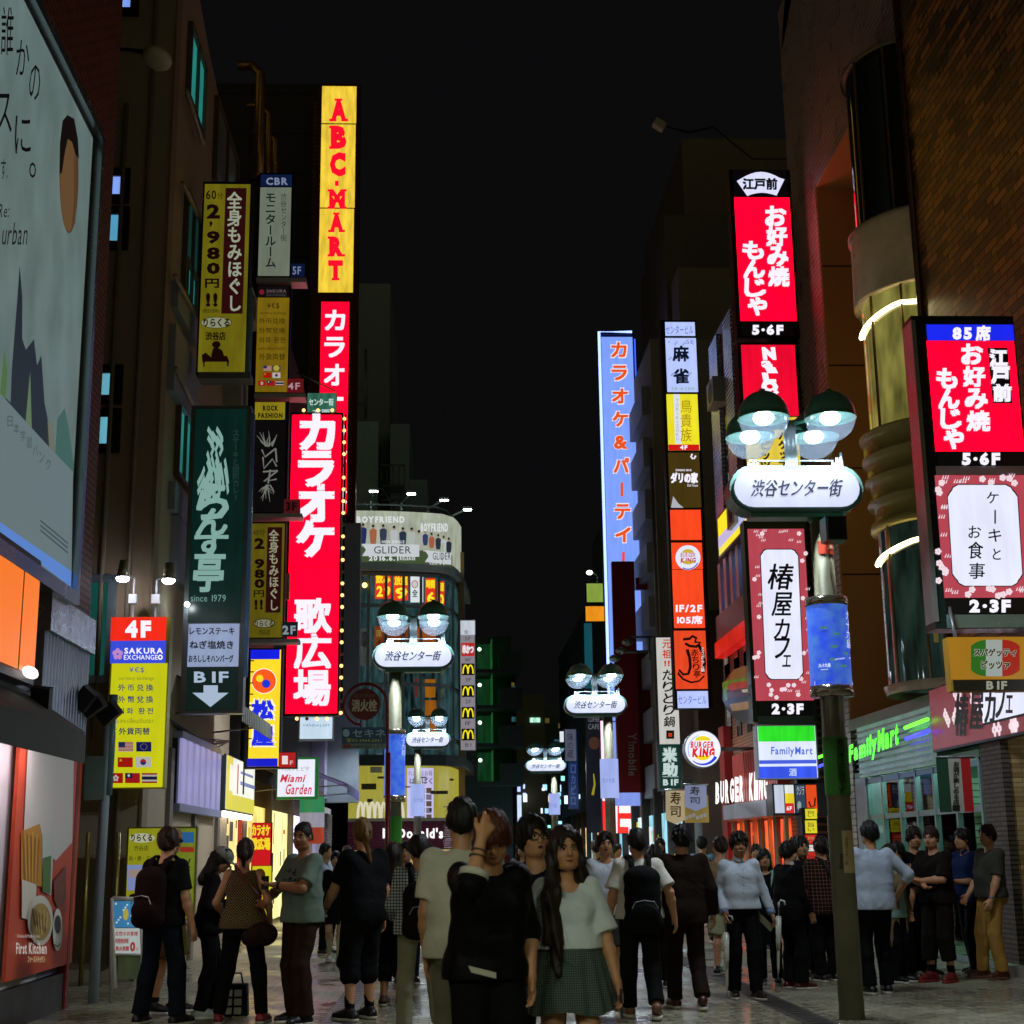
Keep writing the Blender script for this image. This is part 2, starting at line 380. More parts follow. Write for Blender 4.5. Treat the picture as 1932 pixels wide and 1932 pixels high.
XL, XR = -3.97, 6.75
dark = pr('#2a2522', .7); steel = pr('#8b8f92', .35, .7); white_metal = pr('#b9bcc4', .4, .2); black = pr('#101010', .5)
conc = pr('#55524a', .8, bump=.15); brass = pr('#7a6340', .4, .4)
def window(parent, pts_frame, off, frame_m, pane_m, inset=.06, bars=1):
 """pts: four corners (bottom left, bottom right, top right, top left) on the wall; off points out of the wall"""
 P = [Vector(p) for p in pts_frame]; off = Vector(off); c = sum(P, Vector()) / 4
 e = inset
 ux = (P[1] - P[0]); uy = (P[3] - P[0]); lx, ly = ux.length, uy.length; ux.normalize(); uy.normalize()
 f = MB()
 def r(a0, a1, b0, b1, m, mb, o=0.0, t=1.0):
  q = [P[0] + ux * a0 + uy * b0 + off * o, P[0] + ux * a1 + uy * b0 + off * o, P[0] + ux * a1 + uy * b1 + off * o, P[0] + ux * a0 + uy * b1 + off * o]
  mb.slab(q, off * t, m)
 r(0, lx, 0, e, frame_m, f); r(0, lx, ly - e, ly, frame_m, f); r(0, e, e, ly - e, frame_m, f); r(lx - e, lx, e, ly - e, frame_m, f)
 for k in range(1, bars): r(lx * k / bars - e / 3, lx * k / bars + e / 3, e, ly - e, frame_m, f)
 w = f.build('window', parent)
 g = MB(); r(e, lx - e, e, ly - e, pane_m, g, .15, .2); g.build('pane', w)
 return w

# ================================================================== LEFT: brick shop building
tA = thing('brick_building', 'dark brick building with a huge poster and an orange lit band at the left edge', 'building', (XL - 3, 9, 0))
b = MB(); bk = brickm('#8a4a30', '#9a5a3a', '#33201a', .22, .075, 'yz', .55)
b.box(XL - 8, XL, 4.5, 16.05, 4.05, 24, bk); b.box(XL - 8, XL, 13.6, 16.05, 2.9, 4.05, bk)
b.box(XL - 8, XL - .25, 4.5, 16.0, 0, 2.9, pr('#201a1a', .5)); b.box(XL - 8, XL - .1, 4.5, 13.6, 2.9, 4.05, pr('#191516', .6)); b.build('wall', tA)
# ribbed metal fascia on the corner
b = MB(); p = [atX(74, 1310, XL + .1), atX(158, 1388, XL + .1), atX(158, 1262, XL + .1), atX(74, 1212, XL + .1)]
y0, y1 = p[0].y, p[1].y; b.box(XL, XL + .12, y0, y1, 2.62, 3.62, ribm('#8f97ab', 'y', 9, .45, .6)); b.box(XL, XL + .17, y0, y1, 3.62, 3.98, pr('#b6b9c6', .25, .7, bump=.3, bscale=6)); b.build('fascia', tA)
# shutters, bright recess and light bar under the awning
sh = ribm('#8a8798', 'z', 18, .4, .5)
for a, c_ in ((10.5, 13.1), (14.95, 15.75)): b = MB(); b.box(XL - .22, XL - .06, a, c_, .06, 2.5, sh); b.build('shutter', tA)
b = MB(); b.box(XL - .22, XL - .05, 13.1, 14.95, .12, 2.6, pr('#c9c2c6', .6)); b.box(XL - .1, XL + .02, 4.5, 15.8, 0, .36, pr('#171212', .4)); b.build('door_surround', tA)
b = MB(); b.box(XL + .3, XL + .38, 12.6, 13.85, 2.5, 2.56, em('#fff0f4', 22, True, 0)); b.build('tube_light', tA)
b = MB(); b.box(XL + .28, XL + .4, 12.6, 13.85, 2.56, 2.62, white_metal); b.build('lamp_hood', tA)
b = MB(); b.box(XL - .06, XL + .04, 15.75, 15.85, .0, 3.1, pr('#7d1c18', .4)); b.build('corner_trim', tA)
# awning
t = thing('awning', 'dark roll-out awning under the orange lit band', 'awning', (XL, 12, 2.6))
b = MB(); aw = pr('#26261f', .7)
b.slab([(XL + .02, 8.5, 2.98), (XL + .55, 8.5, 2.62), (XL + .55, 13.9, 2.62), (XL + .02, 13.9, 2.98)], (0, 0, .03), aw)
b.slab([(XL + .55, 8.5, 2.62), (XL + .55, 8.5, 2.36), (XL + .55, 13.9, 2.36), (XL + .55, 13.9, 2.62)], (.012, 0, 0), aw); b.build('canopy', t)
b = MB(); b.tube([(XL + .03, 8.5, 3.0), (XL + .03, 13.9, 3.0)], .06, pr('#8a8f98', .4, .6)); b.build('roller', t)
# orange lit band
t = thing('lit_band', 'orange lit shop band above the awning at the left edge', 'sign', (XL, 12, 3.1))
b = MB(); d0 = atX(73, 1240, XL + .25).y
b.box(XL, XL + .22, 8.5, d0, 3.02, 4.16, pr('#55565c', .4, .5)); b.build('casing', t)
for a, c in ((8.6, 11.0), (11.04, 12.72), (12.76, d0 - .06)):
 b = MB(); b.poly([(XL + .235, a, 3.1), (XL + .235, c, 3.1), (XL + .235, c, 4.1), (XL + .235, a, 4.1)], em('#ff7a14', .95, True, .06)); b.build('lit_panel', t)
b = MB(); b.ball((XL + .27, d0 - .3, 3.1), (.05, .2, .055), em('#fff0e4', 1.5, True, 0)); b.build('lamp', t)  # glowing blob added for the whitish reflection at the band's foot
# black spotlights on arms
def spot(px, py, d, label, dirn, X=XL + .45, arm=True):
 t = thing('spotlight', label, 'spotlight', at(px, py, d), 'black spotlights above the corner shop'); c = at(px, py, d)
 b = MB(); R = Matrix.Rotation(dirn, 3, 'Y') @ Matrix.Rotation(.3, 3, 'X'); M = black; h = (.085, .055, .115)
 vs = [c + R @ Vector((sx * h[0], sy * h[1], sz * h[2])) for sz in (-1, 1) for sx, sy in ((-1, -1), (1, -1), (1, 1), (-1, 1))]
 b.add(vs, [(0, 3, 2, 1), (4, 5, 6, 7), (0, 1, 5, 4), (1, 2, 6, 5), (2, 3, 7, 6), (3, 0, 4, 7)], M); b.build('housing', t)
 b = MB(); b.tube([c + Vector((0, .06, .05)), Vector((XL + .05, c.y + .12, c.z + .12)), ], .018, M); b.build('arm', t)
spot(78, 1320, 13.6, 'black box spotlight under the end of the orange lit band', .1)
spot(160, 1318, 15.3, 'black spotlight on an arm beside the ribbed metal fascia', .7)
spot(206, 1346, 15.9, 'black spotlight tilted beside the yellow exchange sign', .9)
spot(176, 1330, 15.5, 'black spotlight between the two others at the building corner', 1.0)
# billboard
t = thing('billboard', 'huge pale wall poster with a mountain, a portrait and handwriting', 'billboard', (XL, 12, 4.4))
zb = atX(141, 1118, XL + .2).z; zt = atX(185, 257, XL + .2).z; ye = atX(162, 700, XL + .2).y
b = MB(); al = pr('#a4aeb8', .25, .8)
b.box(XL, XL + .16, 5, ye, zb - .02, zt, pr('#31343a', .5)); b.build('backing', t)
b = MB(); b.box(XL, XL + .24, ye, ye + .11, zb - .12, zt + .05, al); b.box(XL, XL + .24, 5, ye, zt, zt + .12, al); b.box(XL, XL + .24, 5, ye, zb - .14, zb, al); b.build('frame', t)
c = Canvas(mapX(XL + .165)); b = c.mb
b.poly([(XL + .165, 5, zb), (XL + .165, ye - .12, zb), (XL + .165, ye - .12, zt - .06), (XL + .165, 5, zt - .06)], em('#7f9793', .5, True, .16))
bp = lambda pts, m, l=1: c.up(l).poly(pts, m)
paper = emt('#839a9d', .5); blk = emt('#0d1212', .3)
bp([(0, 905), (0, 740), (20, 760), (22, 700), (33, 560), (37, 500), (42, 560), (42, 640), (49, 660), (64, 640), (70, 690), (78, 670), (84, 760), (90, 790), (93, 845), (48, 800)], emt('#22343c', .5), 1)
bp([(0, 740), (8, 660), (14, 700), (10, 760), (0, 800)], emt('#5f8f4e', .5), 2); bp([(48, 800), (57, 700), (60, 810)], emt('#7a9a70', .5), 2)
bp([(93, 845), (90, 795), (100, 800), (104, 855)], emt('#8a8f7c', .5), 2); bp([(104, 855), (108, 790), (122, 770), (130, 810), (140, 880), (138, 890)], emt('#4f7f74', .5), 2)
bp([(0, 742), (138, 893), (135, 1078), (0, 985)], paper, 3); bp([(0, 985), (135, 1078), (134, 1108), (0, 1003)], emt('#5e8fe0', .75), 4)
for i, s_ in enumerate('誰かの'):                                         # handwriting
 c.up(4).text(s_, (2, 30, 55)[i], (12, 75, 122)[i], (26, 55, 76)[i], (104, 142, 190)[i], blk, 'h', .0, .1)
c.text('スに。', 0, 178, 24, 252, blk) if False else None
c.up(4).text('ス', -8, 176, 22, 250, blk); c.text('に', 28, 218, 58, 290, blk); c.text('。', 55, 306, 68, 336, blk)
c.text('です.', -10, 300, 14, 338, blk); c.text('Re:', -4, 385, 18, 410, blk, shear=.3); c.text('urban', 4, 420, 52, 462, blk, shear=.3)
c.disc(130, 330, 18, 110, emt('#6a4a30', .5), 30); c.up(5).disc(129, 345, 15, 92, emt('#8c6a45', .42), 26)
c.up(6); c.poly([(139, 290), (146, 330), (142, 420), (134, 440), (139, 380)], emt('#75573a', .42)); c.poly([(112, 330), (113, 270), (118, 228), (127, 217), (140, 224), (147, 262), (149, 300), (142, 290), (136, 268), (128, 262), (122, 290), (117, 325)], emt('#181511', .4))
c.text('(日本発着バンク)', 14, 790, 112, 905, emt('#53676c', .5), shear=.0) if False else None
for i, s_ in enumerate('日本学習バンク'): c.up(5).text(s_, 14 + i * 12, 785 + i * 13.5, 24 + i * 12, 805 + i * 13.5, emt('#50646a', .5))
for k in range(3): c.up(5).poly([(76, 980 + k * 9), (128, 1023 + k * 9), (128, 1027 + k * 9), (76, 984 + k * 9)], emt('#52686c', .5))
b.build('poster', t)
# food poster by the door
t = thing('food_poster', 'tall orange food poster with fries and pasta beside the shutters', 'poster', atX(90, 1820, XL))
c = Canvas(mapX(XL + .04), Z['4'], .25); b = c.mb
Yp0, Yp1 = atX(27, 1600, XL + .04).y, atX(148, 1600, XL + .04).y; z0, z1 = .44, 2.6
b.slab([(XL, Yp0, z0), (XL, Yp1, z0), (XL, Yp1, z1), (XL, Yp0, z1)], (.035, 0, 0), pr('#c9482a', .5))
P_ = lambda h: pr(h, .5, 0, .06)
c.up(1); c.poly([(210, -160), (560, -160), (545, 560), (420, 700), (180, 480)], P_('#d9cfc8'))
c.up(2); c.poly([(160, 480), (180, 470), (300, 420), (330, 560), (330, 900), (160, 860)], P_('#c88a2a'))
for k in range(9): c.up(3).line([(175 + k * 15, 480 + (k * 37) % 60), (190 + k * 11, 860)], 10, P_('#e0a83c' if k % 2 else '#a8641c'))
c.up(4); c.poly([(165, 840), (275, 880), (265, 1160), (165, 1130)], P_('#d8d0bd'))
c.up(3); c.poly([(320, 500), (400, 480), (400, 700), (385, 960), (320, 930)], P_('#c9d0c4')); c.up(4).poly([(325, 680), (388, 660), (380, 950), (322, 925)], P_('#4f7a3a'))
c.up(3); c.poly([(405, 850), (500, 740), (495, 1000), (440, 1060), (410, 1000)], P_('#7a3324'))
c.up(5).disc(305, 1150, 95, 190, P_('#ddd6c6'), 30); c.up(6).disc(308, 1160, 75, 140, P_('#b3924a'), 26)
for k in range(10): c.up(7).line([(250 + k * 12, 1060 + (k * 53) % 90), (270 + k * 9, 1190 + (k * 41) % 70)], 9, P_('#d9b866' if k % 2 else '#8b6a2e'))
c.up(5).disc(435, 1220, 36, 160, P_('#e4ded2'), 22); c.up(6).disc(437, 1180, 24, 70, P_('#2a1812'), 20); c.line([(415, 1330), (435, 1350), (455, 1325)], 8, P_('#3a2a22'))
wp = emt('#f2e6dc', .45)
c.up(7).text('First Kitchen', 122, 1318, 352, 1405, wp, bold=.03); c.up(6).text('Chicken & Pasta Season', 128, 1255, 300, 1280, wp); c.text('ファーストキッチン', 210, 1418, 340, 1470, emt('#e9c89a', .4), bold=.02)
b.build('sheet', t)
# pipe post in front of the corner
t = thing('drain_post', 'slim pale steel post with a meter box at the brick corner', 'post', at(176, 1820, 16.4))
b = MB(); a0, a1 = at(178, 1835, 16.4), at(198, 1490, 16.4); top = Vector((a1.x, a1.y, 4.0))
b.tube([Vector((a0.x, a0.y, 0)), a1, Vector((a1.x, a1.y, 3.0))], .055, pr('#9aa7b0', .4, .3), 12); b.build('pole', t)
b = MB(); q = at(180, 1465, 16.3); b.box(q.x - .12, q.x + .1, q.y, q.y + .14, q.z - .25, q.z + .22, pr('#6d8177', .5, .2)); b.tube([(q.x + .12, q.y + .1, q.z - .2), (q.x + .13, q.y + .1, q.z + .9)], .05, pr('#5f7f80', .4)); b.build('meter_box', t)
# ================================================================== LEFT: office building with the lit side windows
dB = 19.2
tB = thing('office_building', 'dim brown office block with lit bluish side windows behind the brick building', 'building', (XL - 3, 24, 0))
b = MB(); wB = pr('#a8967e', .75, var=.15, scale=.6, bump=.2)
roof_f = atX(410, -2, XL).z
pts = [(XL, dB, 0), (XL, 26.6, 0), (XL, 26.6, 13.5), (XL, 22.1, 14.5), (XL, dB, 15.4)]
b.slab(pts, (-9, 0, 0), wB); b.build('wall', tB)
b = MB(); cz = pr('#8d7862', .7); b.box(XL, XL + .03, dB - .03, dB + .3, 0, 15.3, cz); b.build('corner_band', tB)
lit = [em('#86a8ff', .85, True, .1), em('#5fb4dc', .7, True, .08), em('#6dbad0', .75, True, .1), em('#5cc0b4', .6, True, .1)]
dkf = pr('#171310', .5)
def sidewin(x0, y0, x1, y1, m):
 p = [at(x0, y1, dB), at(x1, y1, dB), at(x1, y0, dB), at(x0, y0, dB)]; xa, xb, za, zb_ = p[0].x, p[1].x, p[0].z, p[2].z
 return window(tB, [(xa, dB, za), (xb, dB, za), (xb, dB, zb_), (xa, dB, zb_)], (0, -.06, 0), dkf, m, .12)
sidewin(208, -60, 262, 31, lit[0]); sidewin(190, 320, 244, 384, lit[0]); sidewin(188, 392, 242, 472, lit[1]); sidewin(172, 690, 230, 763, lit[2]); sidewin(170, 772, 226, 855, lit[2])
# lower sash window behind the exchange sign, unlit teal glass given a faint glow of its own
p = [at(150, 1290, dB), at(212, 1290, dB), at(212, 1086, dB)]
window(tB, [(p[0].x, dB, p[0].z), (p[1].x, dB, p[0].z), (p[1].x, dB, p[2].z), (p[0].x, dB, p[2].z)], (0, -.08, 0), pr('#8fa6b5', .3, .6), em('#1f6e62', .35, False, .1), .1)
# street side windows
def frontwin(x0, x1, yt0, yb0, m, X=XL, par=None, fr=None, bars=2, off=.08):
 a = atX(x0, (yt0 + yb0) / 2, X); bq = atX(x1, (yt0 + yb0) / 2, X); zt_ = atX(x0, yt0, X).z; zb_ = atX(x0, yb0, X).z
 return window(par or tB, [(X, a.y, zb_), (X, bq.y, zb_), (X, bq.y, zt_), (X, a.y, zt_)], (off * (1 if X < 0 else -1), 0, 0), fr or pr('#5d4a3a', .5), m, .07, bars)
teal = em('#2f9a90', .55, True, .25); tealdim = em('#164a46', .4, False, .2)
frontwin(352, 384, 30, 190, teal); frontwin(402, 446, 170, 345, em('#2a261c', .3, False, .2)); frontwin(344, 372, 345, 560, tealdim); frontwin(340, 366, 575, 600, tealdim)
frontwin(330, 357, 715, 900, em('#2c8f88', .6, True, .3)); frontwin(345, 366, 480, 570, teal)
# projecting bay panels
for (x0, x1, yt, yb) in ((322, 363, 524, 580), (314, 362, 600, 735), (316, 350, 905, 960), (318, 352, 965, 1090)):
 a = atX(x0, yb, XL); c_ = atX(x1, yb, XL); zt_ = atX(x0, yt, XL).z
 b = MB(); b.box(XL, XL + .1, a.y, max(c_.y, a.y + .4), a.z, zt_, pr('#8d93a0', .5, var=.2)); b.build('bay_panel', tB)
for (pa, pb) in (((352, 170), (383, 271)), ((330, 520), (366, 592)), ((332, 695), (363, 763)), ((345, 345), (372, 405))):
 b = MB(); A, B_ = atX(*pa, XL + .12), atX(*pb, XL + .12); b.tube([A, B_], .035, pr('#a89a8a', .4, .4)); b.build('ledge', tB)
# flagpole-like lamp arm at the top
t = thing('street_light', 'unlit oval street light on a dark arm high above the poster', 'street light', at(160, 95, 16.5))
b = MB(); c0 = at(297, 110, 17.5); b.ball((c0.x, c0.y, c0.z), (.19, .3, .085), pr('#a8a07a', .4), 16); b.build('lamp_head', t)
b = MB(); b.tube([at(160, 92, 16.3), at(240, 95, 17.3), c0 + Vector((-.1, 0, .08))], .035, black); b.build('arm', t)
# low shops under the office building: lit louvred booth, yellow shop sign, doorway
tC = thing('row_shop', 'row of small lit shops with awnings under the stacked floor signs', 'building', (XL - 2, 33, 0))
b = MB(); wC = pr('#3a342e', .8, var=.3, bump=.2)
b.box(XL - 7, XL - .02, 28.2, 42.6, 3.0, 14.0, wC); b.box(XL - 7, XL - .9, 20.95, 42.6, 0, 3.0, pr('#6a5a48', .7)); b.build('wall', tC)
b = MB()
for (a, c_, m) in ((21.6, 22.8, em('#6a6c30', 1.0, True, .3)), (23.2, 25.2, em('#ffc860', .9, True, .4)), (25.6, 28.6, em('#ffe890', 1.2, True, .3)), (29, 32.5, em('#ffd870', 1.2, True, .4)), (33, 37, em('#fff0a0', 1.2, True, .4)), (37.4, 42, em('#e0d8ff', 2.2, True, .4))):
 b.box(XL - .12, XL - .06, a, c_, .1, 2.5, m)
b.build('shop_interior', tC)
def clutter(parent, X, sgn, y0, y1, z0, z1, n, seed, cols):
 r = random.Random(seed)
 for k in range(n):
  b = MB(); y = r.uniform(y0, y1); z = r.uniform(z0, z1); w = r.uniform(.12, .5); h = r.uniform(.1, .6); x = X + sgn * (.003 + .002 * k); h_ = r.choice(cols)
  b.poly([(x, y, z), (x, y + w, z), (x, y + w, z + h), (x, y, z + h)], em(h_, r.uniform(.25, 1.0), False, 0) if r.random() < .7 else pr('#3a3026', .6)); b.build('poster', parent)
WARM_ = ['#c8281c', '#e8d838', '#f0e8d8', '#7a4a20', '#d87828', '#3a3a30', '#f8f0c0', '#2a5a9a']
for k, (a, c_) in enumerate(((21.6, 22.6), (23.2, 24.9), (25.7, 28.2), (29, 32.2), (33, 36.6), (37.4, 41.6))): clutter(tC, XL - .055, 1, a, c_, .4, 2.1, 12, k, WARM_)
for a in (21, 23.1, 25.35, 28.7, 32.7, 37.2, 42.3): b = MB(); b.box(XL - .5, XL + .06, a - .12, a + .12, 0, 3.0, pr('#7a6f66', .6)); b.build('pier', tC)
b = MB(); m_ = pr('#933022', .5); b.box(XL - .4, XL + .02, 25.4, 25.6, 0, 2.9, m_); b.box(XL - .4, XL + .02, 28.4, 28.6, 0, 2.9, m_); b.box(XL - .4, XL + .02, 25.6, 28.4, 2.45, 2.9, m_); b.build('door_frame', tC)
# louvred lit booth that juts out
t = thing('louvred_bay', 'row of pale lit louvre panels jutting out above the street at left', 'bay', (XL, 22, 2.4))
b = MB(); y0_ = 21.2; xb = XL + .14
b.box(XL, xb, y0_, 25.1, 2.13, 2.24, pr('#8d90b8', .35, .4, bump=.4)); b.box(XL, xb, y0_, 25.1, 3.16, 3.26, pr('#9a9dc0', .35, .4)); b.build('frame', t)
for k in range(7):
 b = MB(); ya = y0_ + .08 + k * .55; b.box(xb - .05, xb - .01, ya, ya + .33, 2.24, 3.16, em('#a8a4dc', .62, True, .12)); b.build('lit_panel', t)
b = MB(); b.box(XL, xb - .06, y0_, 25.1, 2.24, 3.16, pr('#20222e', .4)); b.build('core', t)
t = thing('shop_sign', 'white and yellow lit fascia sign with red and blue marks beyond the louvre panels', 'sign', (XL + .7, 26.5, 2.3))
Xs = XL + .16; c = Canvas(mapX(Xs + .012), Z['4'], .25)
b = MB(); ya, yb_ = 25.25, 28.9; b.box(XL, Xs, ya, yb_, 2.25, 3.2, pr('#55585c', .5)); b.build('casing', t)
c.mb.poly([(Xs + .01, ya, 2.28), (Xs + .01, yb_, 2.28), (Xs + .01, yb_, 3.18), (Xs + .01, ya, 3.18)], em('#f2f4e6', 1.0, True, .1))
def wrect(c, y0, y1, z0, z1, X, m): c.mb.poly([(X, y0, z0), (X, y1, z0), (X, y1, z1), (X, y0, z1)], m)
wrect(c, ya, 26.0, 2.28, 3.18, Xs + .014, emt('#e6d838', .9)); wrect(c, 26.0, yb_, 2.28, 2.55, Xs + .014, emt('#dfd63a', .9)); wrect(c, 26.5, 26.65, 2.58, 3.1, Xs + .018, emt('#c33a30', .8)); wrect(c, 25.6, 26.1, 2.6, 3.05, Xs + .018, emt('#f7f7e8', .9)); wrect(c, 26.9, 28.9, 2.75, 2.82, Xs + .018, emt('#7a88c0', .8)); wrect(c, 26.9, 28.6, 2.95, 3.0, Xs + .018, emt('#7a88c0', .8))
c.mb.build('lit_panel', t)
b = MB(); b.box(XL + .02, Xs - .01, 25.4, 28.8, 2.17, 2.25, em('#fff4e2', 5, True, 0)); b.build('tube_light', t)
def awning(label, ya, yb_, z0, z1, depth, col, X=XL, sgn=1, valance=.22, group='shop awnings along the street'):
 t = thing('awning', label, 'awning', (X, (ya + yb_) / 2, z0), group); b = MB(); m = ribm(col, 'y', 5, .6, 0)
 b.slab([(X, ya, z1), (X, yb_, z1), (X + sgn * depth, yb_, z0), (X + sgn * depth, ya, z0)], (0, 0, .03), m); b.build('canopy', t)
 b = MB(); b.slab([(X + sgn * depth, ya, z0), (X + sgn * depth, yb_, z0), (X + sgn * depth, yb_, z0 - valance), (X + sgn * depth, ya, z0 - valance)], (sgn * .012, 0, 0), m); b.build('valance', t)
 b = MB(); b.tube([(X, ya + .05, z0 - .1), (X + sgn * depth, ya + .05, z0)], .015, steel); b.tube([(X, yb_ - .05, z0 - .1), (X + sgn * depth, yb_ - .05, z0)], .015, steel); b.build('bracket', t)
awning('beige striped awning beside the yellow pine-house sign', 29.6, 33.5, 2.85, 3.3, 1.1, '#7d6b4c'); awning('pale violet awning beyond the hanging green white red banner', 37, 42, 3.2, 3.75, 1.4, '#6e68a0')
awning('small tiled canopy roof under the green steak house sign', 21.3, 24.8, 3.62, 4.05, .95, '#5b5c50')
# pipes on the row's flank, their orange glint put into the metal colour
t = thing('vent_stack', 'cluster of tall metal flue pipes at the end of the office block', 'flue', (XL, 28.6, 10))
for k, (px, pt, pb_) in enumerate(((492, 140, 290), (508, 215, 325), (520, 265, 325))):
 A, B_ = at(px, pt, 29.0 + k * .5), at(px + 4, pb_ + 40, 29.0 + k * .5); b = MB(); b.tube([Vector((A.x, A.y, B_.z)), A, A + Vector((-.2, 0, .2)), A + Vector((-.5, 0, .2))], .11 if k == 0 else .07, pr('#b98a52', .25, .8), 12); b.build('pipe', t)
# pale clad shop fronts further on: striped curtain wall
t = thing('clad_shop', 'narrow shop house with white and maroon streaked cladding', 'building', (XL, 39, 0))
b = MB()
b.box(XL - 6, XL + .35, 42.7, 47.2, 3.1, 12.6, pr('#9a94ae', .6, var=.35, scale=1.2))
rr = random.Random(4)
for k in range(26):
 y = 42.8 + k * .165; z = 4.2 + rr.random() * 3; b.box(XL + .35, XL + .37, y, y + .07, z, min(12.3, z + 2.4 + rr.random() * 2.5), pr('#5c1d33' if k % 2 else '#d7d2ea', .5))
b.build('wall', t)
b = MB(); b.box(XL - .2, XL + .2, 42.8, 47.1, .1, 2.9, em('#c8c4e8', .35, True, .5)); b.build('shop_interior', t)
b = MB(); b.box(XL + .2, XL + .34, 44.2, 45.8, 0, 2.7, ribm('#77767c', 'z', 16, .5, .4)); b.build('shutter', t)
# ================================================================== LEFT: tall dark panelled tower with the yellow sign
t = thing('panel_tower', 'tall dark tower with horizontal panel joints behind the yellow letter sign', 'building', (XL - 3, 47, 0))
b = MB(); z1 = at(540, 158, 47.3).z; b.box(at(476, 400, 47.3).x - 3, at(596, 400, 47.3).x, 47.3, 52.5, 0, z1, brickm('#2b2320', '#2f2622', '#0c0a0a', 6, 1.55, 'xz', .6, 0, .05)); b.build('wall', t)
b = MB(); b.box(at(595, 400, 47.2).x - .12, at(600, 400, 47.2).x, 46.95, 47.3, 3, at(540, 200, 47.3).z, ribm('#6a4a38', 'z', 3, .5, .2)); b.build('ladder_rail', t)
# pale stepped block further back
t = thing('stepped_block', 'pale stepped concrete block with outside stairs behind the curved building', 'building', (-2.5, 66, 0))
dD = 64.0; b = MB(); wD = pr('#a4b4b0', .8, var=.25, scale=.3, bump=.1)
def bx(x0, x1, yt, d, dep, m): A, B_ = at(x0, yt + 200, d), at(x1, yt + 200, d); b.box(A.x, B_.x, d, d + dep, 0, at((x0 + x1) / 2, yt, d).z, m)
bx(610, 735, 535, dD + 2, 9, pr('#8a8f88', .8, var=.25, scale=.3)); bx(668, 712, 795, dD, 2, pr('#c4dcdc', .8, var=.2)); bx(735, 772, 800, dD, 6, wD); bx(772, 806, 905, dD, 8, wD); bx(806, 852, 1000, dD + 3, 8, pr('#8f9c98', .8)); b.build('wall', t)
b = MB()
for k in range(7):
 z = at(760, 930, dD).z - k * 1.6; xa, xb_ = at(722, 900, dD).x, at(765, 900, dD).x
 b.box(xa, xb_, dD - 1.1, dD, z, z + .12, pr('#6f7f7a', .6)); b.tube([(xa, dD - 1.1, z + 1), (xb_, dD - 1.1, z + 1)], .04, steel); b.tube([(xa, dD - 1.1, z), (xb_, dD - 1.1, z - 1.6)], .06, steel)
 for q in range(5): b.tube([(xa + (xb_ - xa) * q / 4, dD - 1.1, z), (xa + (xb_ - xa) * q / 4, dD - 1.1, z + 1)], .025, steel)
b.build('fire_stair', t)
b = MB(); b.tube([at(690, 660, 63.8), at(690, 790, 63.8)], .06, steel); b.tube([at(665, 735, 63.8), at(694, 735, 63.8)], .04, steel); b.tube([at(665, 762, 63.8), at(694, 762, 63.8)], .04, steel); b.build('mast', t)

# ================================================================== CENTRE: curved corner building with the burger restaurant
ARC = [(-3.42, 50.0)] + [(-3.42 + 3.0 * t_ / 10, 50.0 + .5 * (t_ / 10) ** 2) for t_ in range(1, 11)] + [(-.1, 50.95), (.05, 51.6), (.18, 52.5), (.3, 53.8), (.42, 55.4), (.5, 57.0)]
tE = thing('curved_building', 'curved corner building with dark window wall, lit posters and a roof edge billboard', 'building', (-1.6, 53, 0))
def offs(poly, d):
 out = []
 for i, (x, y) in enumerate(poly):
  a = Vector(poly[max(0, i - 1)]); b_ = Vector(poly[min(len(poly) - 1, i + 1)]); t_ = (b_ - a).normalized(); n = Vector((t_.y, -t_.x)); out.append((x + n.x * d, y + n.y * d))
 return out
def curtain(mb, poly, z0, z1, m, i0=0, i1=None):
 p = poly[i0:i1]
 for (ax, ay), (bx_, by) in zip(p[:-1], p[1:]): mb.poly([(ax, ay, z0), (bx_, by, z0), (bx_, by, z1), (ax, ay, z1)], m)
def band(mb, poly, z0, z1, out, m):
 q = offs(poly, out)
 curtain(mb, q, z0, z1, m)
 for i in range(len(poly) - 1):
  for z in (z0, z1): mb.poly([(*poly[i], z), (*poly[i + 1], z), (*q[i + 1], z), (*q[i], z)], m)
zE = lambda py: at(740, py, 50.15).z
b = MB(); b.add([(*p, z) for z in (0, zE(1010)) for p in ARC + [(.5, 60), (-3.42, 60)]], [tuple(range(len(ARC) + 2, 2 * len(ARC) + 4))] + [(i, i + 1, i + len(ARC) + 3, i + len(ARC) + 2) for i in range(len(ARC) + 1)], pr('#3f4544', .6, var=.2)); b.build('wall', tE)
b = MB(); gl = em('#2a484c', .6, True, .9, .06); o1 = offs(ARC, .03); curtain(b, o1, zE(1425), zE(1085), gl); b.build('window_wall', tE)
b = MB(); frm = pr('#9aa6a2', .4, .2)
for z in (1083, 1142, 1290, 1390): band(b, offs(ARC, .02), zE(z) - .09, zE(z) + .03, .1, frm)
for i in range(0, len(ARC), 2):
 x, y = offs(ARC, .06)[i]; b.box(x - .05, x + .05, y - .05, y + .06, zE(1425), zE(1085), frm)
b.build('mullion', tE)
b = MB(); band(b, ARC, zE(1079), zE(1066), .32, pr('#b9c4c0', .5)); b.build('cornice', tE)
b = MB(); x, y = ARC[-7]; 
b.box(.30, .52, 52.2, 57, 0, zE(1020), pr('#9a7a4c', .6)); b.build('side_pier', tE)
o2 = offs(ARC, .07); mE = lambda x, y, l: (lambda p: p)(atpoly(x, y, offs(ARC, .07 + l)))
c = Canvas(mE, Z['7'], .25)
posters = [((1068, 462, 1188, 655), '#d8331c', '飲み', '29'), ((1208, 475, 1318, 668), '#d8401c', '放題', '9'), ((1336, 485, 1432, 682), '#cfd6da', None, None), ((1448, 500, 1524, 700), '#d4301c', '時間', '6'), ((1536, 522, 1592, 716), '#d4301c', '料理', '0')]
